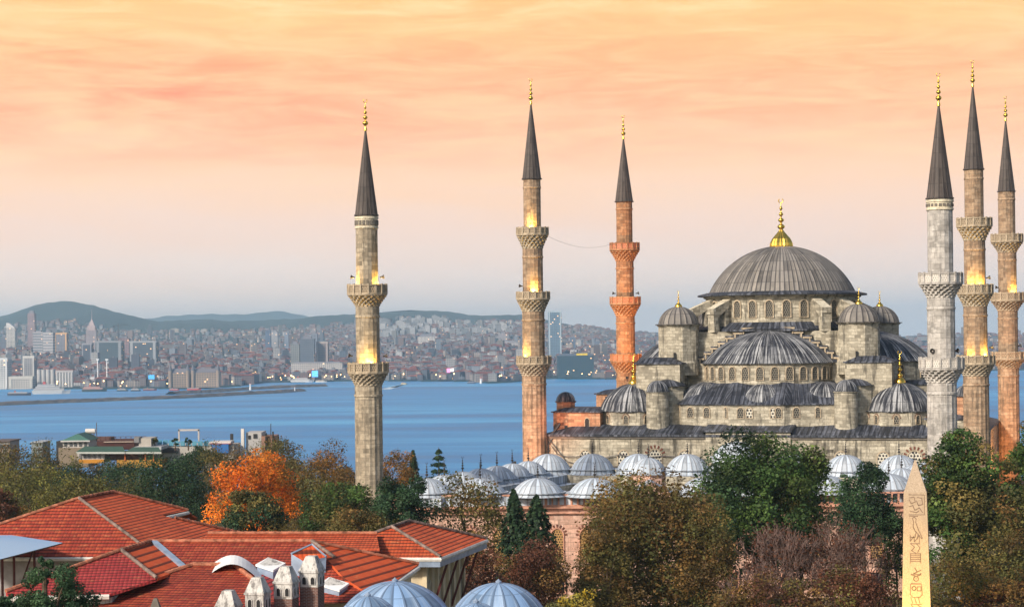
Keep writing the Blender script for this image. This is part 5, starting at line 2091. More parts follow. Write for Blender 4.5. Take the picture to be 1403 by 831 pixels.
def wpart(mb, name, mats, parent, **kw):
    """world-space part under a thing placed at parent.location (unrotated)"""
    o = mb.build(name, mats, parent, **kw)
    o.location = -Vector(parent.location)
    return o


def ridge(parent, pts, mat='ridge', r=0.095):
    b = MB()
    for a, c in zip(pts, pts[1:]):
        a, c = Vector(a), Vector(c)
        n = max(2, int((c - a).length / 0.42))
        for k in range(n):
            p0, p1 = a.lerp(c, k / n), a.lerp(c, (k + 1.08) / n)
            b.tube([p0 + Vector((0, 0, 0.03)), p1 + Vector((0, 0, 0.03))], r * 1.08, r * 0.86, 7)
    return wpart(b, 'ridge', M[mat], parent)


def museum(label, px, py, z):
    q = PZ(px, py, z)
    return thing('museum_building', label, 'building', (q.x, q.y, 0), 0.0, 'museum buildings with clay tile roofs')


# 1: big hipped roof at the left
m1 = museum('building under the big hipped clay tile roof at far left', 60, 762, 21.5)
b = MB()
pf = plane((108, 683, 24.5), (0, 762, 21.5), (140, 762, 21.5))
front_pts = facet(b, pf, [(108, 683), (-90, 748), (-90, 763), (140, 762), (190, 744)], m=0)
Ap, Cp = on(pf, 108, 683), on(pf, 190, 744)
Bp = PZ(155, 674, 24.5)
n_ = (Bp - Ap).cross(Cp - Ap).normalized()
prr = (Ap, n_)
rt = wpart(b, 'roof', [M['tile_old'], M['gutter']], m1)
b = MB()
facet(b, prr, [(108, 683), (155, 674), (257, 699), (222, 705), (240, 710), (332, 731), (300, 750), (205, 757), (190, 744)], m=0)
rr_ = wpart(b, 'roof', [M['tile'], M['gutter']], m1)
b = MB()      # far slopes
E0 = on(pf, -90, 748)
Gp = on(prr, 257, 699)
b.slab([Ap, E0, E0 + Vector((2, 9, -2.5)), Bp + Vector((-3, 8, -3)), Bp], 0.14, 0, 0)
b.slab([Bp, Bp + Vector((-3, 8, -3)), Gp + Vector((0.4, 1.5, -0.6)), Gp], 0.14, 0, 0)
wpart(b, 'roof', [M['tile'], M['gutter']], m1)
up = Vector((0, 0, 0.04))
ridge(m1, [E0 + up, Ap + up, Bp + up, Gp + up], 'ridge')
ridge(m1, [Ap + up, Cp + up], 'ridge_grey')
ridge(m1, [on(prr, 240, 710) + up, on(prr, 332, 731) + up], 'ridge')
b = MB()
q0, q1 = on(prr, 258, 700), on(prr, 226, 706)
for dz_ in (0.1, 0.55):
    b.tube([q0 - Vector((0, 0, dz_)), q1 - Vector((0, 0, dz_ + 0.05))], 0.11, 0.11, 6)
    wpart(b, 'gutter', M['gutter'], m1)
    b = MB()
e0, e1 = on(pf, -90, 763), on(pf, 141, 762)
b.tube([e0 - Vector((0, 0.1, 0.12)), e1 - Vector((0, 0.1, 0.12))], 0.12, 0.12, 6)
b.tube([on(pf, 120, 763) - Vector((0, 0.1, 0.2)), on(pf, 120, 763) - Vector((0, -0.3, 0.8))], 0.07, 0.07, 5)
wpart(b, 'gutter', M['gutter'], m1)
b = MB()
q0, q1 = on(pf, -90, 763), on(pf, 150, 762)
b.prism([(q0.x, q0.y + 0.8), (q1.x, q1.y + 0.8), (q1.x + 4, q1.y + 9), (q0.x, q0.y + 9)], 4.0, 21.3)
wpart(b, 'wall', M['grey_wall'], m1)

# 2: long wing with two ridges and hipped ends
m2 = museum('building under the long row of red tiled roofs behind the chimneys', 330, 790, 21.2)
b = MB()
p2 = plane((283, 731, 22.8), (515, 731, 22.8), (400, 752, 22.15))
facet(b, p2, [(285, 731), (516, 731), (520, 752), (250, 752)], m=0)
s0, s1 = on(p2, 285, 731), on(p2, 516, 731)
b.slab([s0, s0 + Vector((0, 4, -1.8)), s1 + Vector((0, 4, -1.8)), s1][::-1], 0.14, 0, 0)
wpart(b, 'roof', [M['tile'], M['gutter']], m2)
ridge(m2, [s0 + up, s1 + up], 'ridge')
p3 = plane((207, 742, 23.2), (427, 742, 23.2), (505, 812, 21.2))
b = MB()
facet(b, p3, [(207, 742), (427, 742), (505, 812), (505, 822), (300, 822), (250, 779)], m=0)
wpart(b, 'roof', [M['tile_old'], M['gutter']], m2)
R0, R1 = on(p3, 207, 742), on(p3, 427, 742)
p5 = plane(R1, (573, 773, 21.6), on(p3, 505, 812))
b = MB()
facet(b, p5, [(427, 742), (573, 773), (541, 796), (510, 816), (470, 790)], m=0)
wpart(b, 'roof', [M['tile_new'], M['gutter']], m2)
FC = on(p5, 573, 773)
b = MB()
b.slab([R0, R1, FC + Vector((0, 0.3, 0)), R0 + Vector((-2, 4, -1.8))], 0.14, 0, 0)
wpart(b, 'roof', [M['tile'], M['gutter']], m2)
ridge(m2, [R0 + up, R1 + up, FC + up], 'ridge')
ridge(m2, [R1 + up, on(p3, 458, 765) + up * 2], 'ridge_grey')
# cross wing with its ridge coming forward
Q0 = PZ(166, 754, 23.2)
eL, eR = PZ(12, 815, 21.6), PZ(150, 812, 21.6)
p3f = plane(Q0, eL, eR)
b = MB()
facet(b, p3f, [(166, 754), (80, 784), (8, 811), (12, 816), (150, 813), (215, 792)], m=0)
wpart(b, 'roof', [M['tile_crimson'], M['gutter']], m2)
p3o = plane(Q0, R0, on(p3f, 214, 792))
b = MB()
facet(b, p3o, [(166, 754), (207, 742), (251, 779), (214, 792)], m=0)
wpart(b, 'roof', [M['tile_new'], M['gutter']], m2)
b = MB()
hl = on(p3f, 8, 811)
b.slab([Q0, R0, R0 + Vector((-5, 3, -1.8)), hl + Vector((-1, 4, -0.3)), hl], 0.14, 0, 0)
wpart(b, 'roof', [M['tile'], M['gutter']], m2)
ridge(m2, [hl + up, Q0 + up, R0 + up], 'ridge', 0.11)
ridge(m2, [Q0 + up, on(p3f, 214, 792) + up], 'ridge_grey', 0.10)
b = MB()
v0, v1 = R0 + Vector((0.1, 0, 0.14)), on(p3o, 250, 779) + Vector((0.12, 0, 0.14))
dv = Vector((0.17, 0, 0))
b.face([v0 - dv, v1 - dv, v1 + dv, v0 + dv])
b.face([v0 - dv - up * 4, v1 - dv - up * 4, v1 - dv, v0 - dv])
b.face([v1 + dv - up * 4, v0 + dv - up * 4, v0 + dv, v1 + dv])
wpart(b, 'valley_flashing', M['zinc'], m2)
# lowest hipped roof in front
p4 = plane((265, 774, 22.4), (322, 775, 22.4), (95, 831, 20.9))
b = MB()
facet(b, p4, [(265, 774), (322, 775), (344, 792), (420, 860), (420, 905), (0, 905), (0, 866), (95, 831)], m=0)
wpart(b, 'roof', [M['tile_old'], M['gutter']], m2)
H0, H1 = on(p4, 265, 774), on(p4, 322, 775)
p4r = plane(H1, on(p4, 420, 860), (385, 790, 21.7))
b = MB()
facet(b, p4r, [(322, 775), (385, 790), (430, 830), (420, 860)], m=0)
wpart(b, 'roof', [M['tile_crimson'], M['gutter']], m2)
b = MB()
hq = on(p4, 95, 831)
b.slab([H0, H1, H1 + Vector((0, 3, -1.5)), H0 + Vector((-3, 3, -1.5))], 0.12, 0, 0)
b.slab([H0, H0 + Vector((-3, 3, -1.5)), hq + Vector((-1.5, 1.5, -0.7)), hq], 0.12, 0, 0)
wpart(b, 'roof', [M['tile'], M['gutter']], m2)
ridge(m2, [hq + (hq - H0) * 0.3 + up, H0 + up, H1 + up], 'ridge', 0.12)
ridge(m2, [H1 + up, on(p4, 346, 794) + up], 'ridge', 0.12)
# walls below and the white edge boards
b = MB()
q0, q1 = on(p3f, 12, 816), on(p3f, 150, 813)
b.prism([(q0.x + 0.5, q0.y + 0.5), (q1.x, q1.y + 0.5), (q1.x + 1, q1.y + 6), (q0.x + 0.5, q0.y + 6)], 4, 21.35)
wpart(b, 'wall', M['plaster'], m2)
b = MB()
b.tube([q0 - Vector((0, 0.05, 0.14)), q1 - Vector((0, 0.05, 0.14))], 0.14, 0.14, 6)
wpart(b, 'gutter', M['gutter'], m2)
b = MB()
w0, w1 = on(p5, 572, 774), on(p5, 512, 815)
c0 = R1 + Vector((0, 2, 0))
b.prism([(c0.x, w1.y + 0.4), (w1.x - 0.3, w1.y + 0.3), (w0.x - 0.35, w0.y - 0.2), (c0.x, w0.y)], 4, 21.0)
wpart(b, 'wall', M['cream'], m2)
b = MB()
d_ = Vector((0, 0, 0.16))
b.tube([w0 - d_ + Vector((0.05, 0, 0)), w1 - d_ + Vector((0.05, 0, 0))], 0.12, 0.12, 6)
wpart(b, 'gutter', M['gutter'], m2)
b = MB()
b.tube([w0 - d_ * 2.6 + Vector((-0.12, 0, 0)), w1 - d_ * 2.6 + Vector((-0.12, 0, 0))], 0.10, 0.10, 6)
wpart(b, 'cornice', M['cream'], m2)

# things on the roofs: arched white roof light, skylights, dormer
b = MB()
arc = []
ca, cb = on(p3, 285, 779), on(p3, 359, 787)
for k in range(15):
    t = k / 14
    q = ca.lerp(cb, t) + Vector((0, 0, 0.78 * math.sin(math.pi * t) + 0.1))
    arc.append(q)
ofs = Vector((0.25, -2.0, -0.25))
for k in range(14):
    b.face([arc[k], arc[k] + ofs, arc[k + 1] + ofs, arc[k + 1]][::-1])
    b.face([arc[k] - Vector((0, 0, 0.25)), arc[k], arc[k + 1], arc[k + 1] - Vector((0, 0, 0.25))][::-1])
wpart(b, 'arched_roof_light', M['white_paint'], m2)


def skylight(pa, w, d, h, rz, tilt=0.25):
    b = MB()
    a, e = w / 2, d / 2
    lo = [(-a, -e, -0.5), (a, -e, -0.5), (a, e, -0.5), (-a, e, -0.5)]
    hi = [(-a, -e, h - tilt), (a, -e, h - tilt - 0.25), (a, e, h - 0.25), (-a, e, h)]
    for i in range(4):
        j = (i + 1) % 4
        b.face([lo[i], lo[j], hi[j], hi[i]], m=1)
    top = [(x * 1.12, y * 1.12, z + 0.05) for x, y, z in hi]
    low_ = [(x, y, z - 0.1) for x, y, z in top]
    b.face(top, m=0)
    b.face(low_[::-1], m=1)
    for i in range(4):
        j = (i + 1) % 4
        b.face([low_[i], low_[j], top[j], top[i]], m=0)
    b.face([(x * 0.8, y * 0.8, z + 0.075) for x, y, z in hi], m=2)
    o = b.build('skylight', [M['white_paint'], M['zinc'], M['plaster']], m2)
    o.location = Vector(pa) - Vector(m2.location)
    o.rotation_euler = (0, 0, rz)


skylight(on(p3, 371, 786), 1.0, 1.0, 0.75, -0.5)
skylight(on(p3, 458, 808), 1.1, 0.8, 0.55, -0.5)
b = MB()
dq = on(p3, 412, 782)
o0, o1, o2 = Vector((-0.45, -0.3, 0.95)), Vector((0.55, 0.4, 1.35)), Vector((1.35, -0.1, 0.75))
base = [Vector((-0.45, -0.3, -0.3)), Vector((0.3, -0.7, -0.3)), Vector((1.3, -0.3, -0.3)), Vector((0.55, 0.4, -0.2))]
for f in ([base[0], base[1], Vector((0.3, -0.7, 0.55)), o0], [base[1], base[2], o2, Vector((0.3, -0.7, 0.55))]):
    b.face([dq + v for v in f], m=0)
b.face([dq + v for v in (o0, Vector((0.3, -0.7, 0.55)), o2, o1)], m=1)
b.tube([dq + o0, dq + o1, dq + o2], 0.07, 0.07, 5, 0)
wpart(b, 'dormer', [M['zinc'], M['tile_new']], m2)

# 3: pavilion with bracketed eaves at the right
m3 = museum('pavilion with deep bracketed eaves and a hipped tile roof above cream walls', 585, 790, 18)
Z3 = 21.6
a1, a2 = PZ(537, 722, 23.05), PZ(560, 714, 23.1)
fc, rc = PZ(603, 763, Z3), PZ(667, 738, Z3)
lc = PZ(430, 763, Z3)
p6 = plane(a1, lc, fc)
b = MB()
facet(b, p6, [(537, 722), (463, 749), (430, 763), (603, 763)], m=0)
b.slab([a1, fc, rc, a2], 0.14, 0, 0)
bk = rc + (lc - fc) * 0.6
b.slab([a2, rc, bk], 0.14, 0, 0)
b.slab([a1, a2, bk, lc], 0.14, 0, 0)
wpart(b, 'roof', [M['tile'], M['gutter']], m3)
hl = on(p6, 463, 749)
ridge(m3, [hl + up, a1 + up, a2 + up, rc + up], 'ridge_grey')
ridge(m3, [a1 + up, fc + up], 'ridge_grey')
b = MB()
g_ = Vector((0, 0, 0.12))
b.tube([lc - g_, fc - g_, rc - g_], 0.13, 0.13, 6, 0)
wpart(b, 'gutter', M['gutter'], m3)
b = MB()
dr_ = (rc - fc).normalized()
df = (lc - fc).normalized()
soff = [fc, rc, rc + df * 2.4, lc + dr_ * 2.4, lc]
b.face([q - Vector((0, 0, 0.28)) for q in (fc, rc, rc + df * 1.6, fc + df * 1.6)][::-1])
b.face([q - Vector((0, 0, 0.28)) for q in (fc, fc + dr_ * 1.6, lc + dr_ * 1.6, lc)][::-1])
for p0, p1 in ((lc, fc), (fc, rc)):
    b.face([p0 - Vector((0, 0, 0.55)), p1 - Vector((0, 0, 0.55)), p1 - Vector((0, 0, 0.2)), p0 - Vector((0, 0, 0.2))])
b.face([q - Vector((0, 0, 0.55)) for q in (fc, rc, rc + df * 1.6, fc + df * 1.6)][::-1])
wpart(b, 'eaves', M['zinc'], m3)
# walls set back under the eaves, with pilasters and arched windows
k0 = fc + df * 1.25 + dr_ * 1.1
k1 = rc + df * 1.25 - dr_ * 1.2
k2 = lc + dr_ * 1.1
b = MB()
b.prism([(k0.x, k0.y), (k1.x, k1.y), (k1.x + df.x * 3.4, k1.y + df.y * 3.4), (k2.x, k2.y)], 6, 21.3)
wpart(b, 'wall', M['cream'], m3)
b = MB()
an3 = math.atan2(dr_.y, dr_.x)
nL = (k1 - k0).length
out3 = Vector((dr_.y, -dr_.x, 0))
for k in range(8):
    q = k0.lerp(k1, k / 7)
    b.box(q.x + out3.x * 0.06, q.y + out3.y * 0.06, 6, 0.28, 0.26, 15.1, an3)
wpart(b, 'pilaster_row', M['cream'], m3)
for k in range(4):
    q = k0.lerp(k1, (2 * k + 0.5 + 0.5) / 7.2)
    window(m3, Vector((q.x - m3.location.x + out3.x * 0.02, q.y - m3.location.y + out3.y * 0.02, 17.9)), an3, 0.85, 2.2, pane='dark', frame='trim', fw=0.1, depth=0.1)
for k in range(4):
    q = k0.lerp(k1, (k + 0.35) / 3.6)
    b = MB()
    e_ = q + out3 * 1.15 + Vector((0, 0, 21.05 - q.z))
    b.tube([q + Vector((0, 0, 18.0 - q.z)) + out3 * 0.1, e_], 0.10, 0.10, 4)
    wpart(b, 'brace', M['maroon'], m3)

# chimneys -------------------------------------------------------------------------------
def chimney(px, ytop, ybox, ybrick, D, label, wcap=35, wbox=32):
    k = D / F_PX
    zt, zb, zr = zpx(px, ytop, D), zpx(px, ybox, D), zpx(px, ybrick, D)
    c = P(px, ytop, D)
    base = 19.0
    r = thing('chimney', label, 'chimney', (c.x, D, base), R(-14), 'white capped stone chimneys')
    w = wbox * k * 0.84
    b = MB()
    b.box(0, 0, 0, w * 0.97, w * 0.97, zr - base)
    b.build('brick_shaft', M['brick'], r)
    b = MB()
    hh = zb - zr
    cs = [(-w / 2, -w / 2), (w / 2, -w / 2), (w / 2, w / 2), (-w / 2, w / 2)]
    b.box(0, 0, zr - base + 0.002, w, w, hh)
    b.build('vent_box', M['plaster'], r)
    for sd in range(4):
        for s in (-1, 1):
            o = window(r, (0, 0, 0), 0, 0.26, hh * 0.62, pane='dark', frame='plaster', fw=0.035, depth=0.05, name='vent_opening')
            t = sd * math.pi / 2
            o.location = (w / 2 * math.sin(t) + s * 0.22 * math.cos(t), -w / 2 * math.cos(t) + s * 0.22 * math.sin(t), zr - base + hh * 0.17)
            o.rotation_euler = (0, 0, t)
    b = MB()
    wc = wcap * k * 0.84
    b.box(0, 0, zb - base + 0.004, wc, wc, 0.1)
    b.box(0, 0, zb - base + 0.106, wc * 0.96, wc * 0.96, (zt - zb) - 0.1, taper=0.46)
    b.build('cap', M['plaster'], r)
    return r


chimney(427, 761, 783, 802, 97, 'tallest white capped chimney, rightmost of the row, brick below')
chimney(392, 775, 798, 818, 96, 'white capped chimney second from the right in the row')
chimney(353, 790, 813, 835, 95, 'grey stained chimney third from the right in the row')
chimney(313, 808, 831, 852, 94.5, 'lowest grey chimney cap at the left end of the row', 36, 33)
c = P(213, 819, 94)
b = MB()
b.box(0, 0, -2.5, 0.8, 0.8, 2.4)
b.box(0, 0, -0.1, 0.85, 0.85, 1.0, taper=0.2)
o = b.build('stone_pinnacle', M['trim_dark'])
o.location = (c.x, 94, c.z - 0.9)
tag(o, 'small mossy stone pinnacle poking up before the lowest tiled roof', 'pinnacle')

# lead bath domes at the bottom -----------------------------------------------------------
def bath_dome(px, ytop, wpx, D, hm, label, nrib=18, sy=1.0, rz=0.0):
    c = P(px, ytop, D)
    r = wpx / 2 * D / F_PX
    t = thing('lead_dome', label, 'dome', (c.x, D, c.z - hm - 1.2), rz, 'blue lead domes at the bottom edge')
    b = MB()
    b.lathe([(r * 1.08, 0), (r * 1.08, 1.15)], 32)
    b.build('drum', M['plaster'], t)
    b = MB()
    b.lathe(cap_profile(r, hm, 14, 0.12), nrib * 6, 0, 0, 1.2, lambda i, j, q: q + (0.035 if i % 6 == 0 and q > 0.25 else 0), nu=nrib, sx=1.0, sy=sy)
    b.build('shell', M['lead_blue'], t)
    b = MB()
    b.lathe([(0.12, 0), (0.14, 0.08), (0.05, 0.14), (0.0, 0.2)], 10, z0=1.2 + hm)
    b.build('knob', M['zinc'], t)


bath_dome(541, 796, 168, 89, 2.05, 'wide blue lead dome at the bottom, left of the other wide dome', 20, 1.3)
bath_dome(683, 798, 140, 88, 1.95, 'wide blue lead dome at the bottom, farthest right', 18, 1.25)
bath_dome(504, 816, 86, 82, 1.1, 'small blue lead dome in front of the left wide dome', 14)
bath_dome(652, 825, 74, 82, 0.9, 'small blue lead dome in front of the right wide dome', 14)

# blue sheet canopy at the left edge --------------------------------------------------------
cn = thing('canopy', 'pale blue corrugated sheet canopy on maroon posts at the left edge', 'canopy', PZ(20, 748, 10))
pts = [PZ(-90, 722, 22.6), PZ(-90, 790, 22.6), PZ(0, 765.5, 22.6), PZ(86, 743, 22.6), PZ(0, 730, 22.6)]
b = MB()
t_ = NT('blue_sheet', 0.4, 0.5)
u_, v_ = t_.sepuv()
t_.color(t_.ramp(t_.math('SINE', t_.math('MULTIPLY', t_.math('ADD', u_, v_), 22.0)), [(0.0, (0.22, 0.42, 0.66)), (1.0, (0.34, 0.56, 0.78))]))
b.slab(pts if (pts[1] - pts[0]).cross(pts[2] - pts[0]).z > 0 else pts[::-1], 0.07, 0, 1)
wpart(b, 'sheet', [t_.m, M['iron']], cn)
for px, py in ((2, 764), (18, 760), (46, 752), (-40, 775)):
    q = PZ(px, py, 22.5)
    b = MB()
    b.tube([(q.x, q.y + 0.15, 22.5), (q.x, q.y + 0.15, 16)], 0.08, 0.08, 6)
    wpart(b, 'post', M['maroon'], cn)
b = MB()
q0, q1 = PZ(2, 764, 22.4), PZ(84, 743.5, 22.4)
b.tube([q0, q1], 0.07, 0.07, 4)
q2 = PZ(18, 760, 22.4)
b.tube([PZ(46, 752, 22.4), Vector((q2.x, q2.y, 19.6))], 0.05, 0.05, 4)
wpart(b, 'frame_rail', M['maroon'], cn)
# ------------------------------------------------------------------ trees
NPR = np.random.RandomState(5)


def leaf_mesh(name, centers, normals, size, cols, parent):
    """many small leaf quads as one mesh with a colour per leaf"""
    n = len(centers)
    up = np.tile(np.array([[0.0, 0.0, 1.0]]), (n, 1)) + NPR.normal(0, 0.6, (n, 3))
    t = np.cross(up, normals)
    t /= np.linalg.norm(t, axis=1, keepdims=True) + 1e-9
    bt = np.cross(normals, t)
    s = size * NPR.choice([0.55, 0.8, 1.0, 1.3, 1.75], (n, 1), p=[0.25, 0.3, 0.25, 0.14, 0.06])
    e = NPR.uniform(0.55, 0.9, (n, 1))
    v = np.stack([centers - t * s * 0.5, centers - bt * s * e * 0.5, centers + t * s * 0.55, centers + bt * s * e * 0.5], axis=1).reshape(-1, 3)
    me = bpy.data.meshes.new(name)
    me.vertices.add(n * 4)
    me.vertices.foreach_set('co', v.astype(np.float32).ravel())
    me.loops.add(n * 4)
    me.loops.foreach_set('vertex_index', np.arange(n * 4, dtype=np.int32))
    me.polygons.add(n)
    me.polygons.foreach_set('loop_start', np.arange(0, n * 4, 4, dtype=np.int32))
    me.polygons.foreach_set('loop_total', np.full(n, 4, dtype=np.int32))
    me.materials.append(M['leaf'])
    me.update(calc_edges=True)
    ca = me.color_attributes.new('Col', 'FLOAT_COLOR', 'CORNER')
    c4 = np.concatenate([cols, np.ones((n, 1))], axis=1)
    ca.data.foreach_set('color', np.repeat(c4, 4, axis=0).astype(np.float32).ravel())
    o = bpy.data.objects.new(name, me)
    COL.objects.link(o)
    o.parent = parent
    return o


def unit(n):
    v = NPR.normal(0, 1, (n, 3))
    return v / np.linalg.norm(v, axis=1, keepdims=True)


PAL = {
    'green': [(0.035, 0.075, 0.018), (0.055, 0.10, 0.022), (0.09, 0.125, 0.03), (0.025, 0.05, 0.016)],
    'deep': [(0.014, 0.036, 0.018), (0.022, 0.05, 0.022), (0.032, 0.062, 0.024)],
    'olive': [(0.075, 0.075, 0.022), (0.10, 0.09, 0.025), (0.055, 0.06, 0.02), (0.13, 0.095, 0.028)],
    'brown': [(0.13, 0.07, 0.022), (0.16, 0.09, 0.025), (0.09, 0.06, 0.022), (0.085, 0.075, 0.022)],
    'rust': [(0.09, 0.032, 0.018), (0.12, 0.045, 0.022), (0.065, 0.03, 0.02)],
    'orange': [(0.62, 0.16, 0.012), (0.72, 0.21, 0.015), (0.50, 0.11, 0.012), (0.42, 0.17, 0.02)],
    'amber': [(0.26, 0.12, 0.02), (0.34, 0.14, 0.02), (0.18, 0.09, 0.02), (0.12, 0.085, 0.02)],
    'yellowgreen': [(0.11, 0.11, 0.022), (0.15, 0.13, 0.024), (0.075, 0.085, 0.022)],
    'yellow': [(0.38, 0.26, 0.02), (0.30, 0.22, 0.03), (0.16, 0.15, 0.03)],
    'shrub': [(0.03, 0.065, 0.03), (0.045, 0.085, 0.036), (0.02, 0.045, 0.024)],
}


def pick(pal, n, mix=None):
    p = np.array(PAL[pal])
    idx = NPR.randint(0, len(p), n)
    return p[idx]


def tree(label, px, ytop, ybot, wpx, D, pal, nleaf=6500, leaf=0.34, cat='tree', name='tree', ncl=None, dens=1.0, second=None, shape=1.0, bark='bark', gz=None, open_=0.0):
    nleaf = int(nleaf * 2.1)
    leaf *= 0.82
    k = D / F_PX
    zt, zb = zpx(px, ytop, D), zpx(px, ybot, D)
    rx = wpx / 2 * k
    rz = (zt - zb) / 2
    x = P(px, (ytop + ybot) / 2, D).x
    z0 = ground_h(x, D) - 0.5 if gz is None else gz
    root = thing(name, label, cat, (x, D, z0))
    cz = (zt + zb) / 2 - z0
    ncl = ncl or int(34 + 12 * rx)
    # clump centres fill an uneven ellipsoid
    cu = unit(ncl)
    rad = NPR.uniform(0.25, 1.0, (ncl, 1)) ** 0.55
    lob = 1 + 0.16 * np.sin(cu[:, :1] * 5.1 + px) + 0.13 * np.sin(cu[:, 2:] * 6.3 + px * 0.7)
    cc = cu * rad * lob * np.array([[rx * 0.84, rx * 0.84, rz * 0.86]])
    cc[:, 0:2] *= (1 - 0.25 * shape * np.clip(cc[:, 2:] / rz, -0.3, 1))
    cc[:, 2] += cz
    cr = NPR.uniform(0.13, 0.33, ncl) * (rx * 0.6 + rz * 0.4)
    w = cr ** 2
    ids = NPR.choice(ncl, nleaf, p=w / w.sum())
    d = unit(nleaf)
    rr = NPR.uniform(0.55, 1.06, (nleaf, 1))
    pos = cc[ids] + d * rr * cr[ids][:, None] * np.array([[1, 1, 0.8]])
    # pull the crown to its measured width and height
    for ax_, half in ((0, rx), (1, rx), (2, rz)):
        c0 = cz if ax_ == 2 else 0.0
        lo_, hi_ = np.percentile(pos[:, ax_], [0.6, 99.4])
        pos[:, ax_] = c0 - half + (pos[:, ax_] - lo_) / (hi_ - lo_) * 2 * half
    out = d * 0.7 + unit(nleaf) * 0.8 + np.array([[0, 0, 0.35]])
    out /= np.linalg.norm(out, axis=1, keepdims=True)
    clc = pick(pal, ncl)
    if second:
        m2 = NPR.uniform(0, 1, ncl) < second[1]
        clc[m2] = pick(second[0], int(m2.sum()))
    cols = clc[ids] * 0.6 + pick(pal, nleaf) * 0.4
    if second:
        m2 = m2[ids]
        cols[m2] = clc[ids][m2] * 0.75 + pick(second[0], int(m2.sum())) * 0.25
    cols = 1.2 * cols * NPR.uniform(0.75, 1.28, (nleaf, 1)) * NPR.uniform(0.6, 1.55, ncl)[ids][:, None]
    leaf_mesh('crown', pos, out, leaf, cols, root)
    b = MB()
    tr = max(0.16, rx * 0.075)
    fork = cz - rz * 0.55
    b.tube([(0, 0, -1), (0.1 * rx * 0.3, 0, fork * 0.5), (0, 0, fork)], tr, tr * 0.75, 8)
    order = np.argsort(-cr)[:8]
    for i in order:
        e = Vector(cc[i])
        m_ = Vector((e.x * 0.45, e.y * 0.45, fork + (e.z - fork) * 0.6))
        b.tube([(0, 0, fork - 0.1), m_, e], tr * 0.4, tr * 0.08, 5)
    b.build('trunk', M[bark], root)
    return root


def bare_tree(label, px, ytop, wpx, D, pal, nleaf=900, leaf=0.22, depth=6, gz=None, seed=1, ybase=None):
    rg = random.Random(seed)
    k = D / F_PX
    zt = zpx(px, ytop, D)
    x = P(px, ytop, D).x
    z0 = ground_h(x, D) - 0.5 if gz is None else gz
    H = zt - z0
    root = thing('bare_tree', label, 'tree', (x, D, z0))
    b = MB()
    tips = []

    def grow(p, d, ln, r, lev):
        q = p + d * ln
        mid = p + d * ln * 0.5 + Vector((rg.uniform(-1, 1), rg.uniform(-1, 1), rg.uniform(-0.5, 1))) * ln * 0.06
        b.tube([p, mid, q], r, r * 0.68, 5 if lev < 2 else 3)
        if lev >= depth:
            tips.append(q)
            return
        if lev >= depth - 2:
            tips.append(mid)
        for i in range(3 if lev > 0 else 5):
            ax = d.orthogonal().normalized()
            ax.rotate(Matrix.Rotation(rg.uniform(0, 6.28), 3, d))
            nd = d.copy()
            nd.rotate(Matrix.Rotation(rg.uniform(0.25, 0.75), 3, ax))
            nd = (nd + Vector((0, 0, 0.22))).normalized()
            grow(q if i else p + d * ln * rg.uniform(0.7, 1), nd, ln * rg.uniform(0.66, 0.86), max(0.022, r * 0.62), lev + 1)
    grow(Vector((0, 0, 0)), Vector((0, 0, 1)), H * 0.26, H * 0.018, 0)
    zmax = max(t.z for t in tips)
    xmax = sorted(abs(t.x) for t in tips)[int(len(tips) * 0.96)]
    sx_, sz_ = wpx / 2 * k / xmax, H / zmax
    b.v = [(v[0] * sx_, v[1] * sx_, v[2] * sz_) for v in b.v]
    b.build('branches', M['bark_grey'], root)
    tp = np.array([(t.x * sx_, t.y * sx_, t.z * sz_) for t in tips])
    ids = NPR.randint(0, len(tp), nleaf)
    pos = tp[ids] + NPR.normal(0, 0.35, (nleaf, 3))
    leaf_mesh('crown', pos, unit(nleaf), leaf, pick(pal, nleaf) * NPR.uniform(0.6, 1.4, (nleaf, 1)), root)
    return root


def conifer(label, px, ytop, ybot, wpx, D, pal='deep', nleaf=4500, leaf=0.36, layered=False, gz=None):
    nleaf = int(nleaf * 1.6)
    k = D / F_PX
    zt, zb = zpx(px, ytop, D), zpx(px, ybot, D)
    r = wpx / 2 * k
    x = P(px, ytop, D).x
    z0 = ground_h(x, D) - 0.5 if gz is None else gz
    root = thing('conifer', label, 'tree', (x, D, z0))
    H = zt - zb
    t = NPR.uniform(0, 1, nleaf) ** 0.8
    if layered:
        nl = 9
        t = (np.floor(t * nl) + NPR.normal(0.3, 0.13, nleaf)) / nl
    ang = NPR.uniform(0, 2 * np.pi, nleaf)
    boughs = np.round(ang / (2 * np.pi) * 9 + np.floor(t * 9) * 0.37)
    ang = ang * 0.45 + (boughs - np.floor(t * 9) * 0.37) / 9 * 2 * np.pi * 0.55
    rad = r * (1 - np.clip(t, 0, 1)) ** 0.72 * NPR.uniform(0.35, 1.0, nleaf) ** 0.5 * (0.78 + 0.3 * np.sin(ang * 3 + np.floor(t * 11) * 1.7 + px)) * NPR.uniform(0.75, 1.2, nleaf) + 0.06
    z = zb - z0 + t * H - rad * (0.12 if layered else 0.28)
    pos = np.stack([rad * np.cos(ang), rad * np.sin(ang), z], axis=1)
    nrm = np.stack([np.cos(ang), np.sin(ang), np.full(nleaf, 0.8)], axis=1) + NPR.normal(0, 0.5, (nleaf, 3))
    nrm /= np.linalg.norm(nrm, axis=1, keepdims=True)
    leaf_mesh('crown', pos, nrm, leaf, pick(pal, nleaf) * NPR.uniform(0.6, 1.5, (nleaf, 1)), root)
    b = MB()
    b.tube([(0, 0, -1), (0, 0, (zb - z0) + H * 0.5), (0, 0, zb - z0 + H)], max(0.18, r * 0.09), 0.04, 7)
    b.build('trunk', M['bark'], root)
    return root


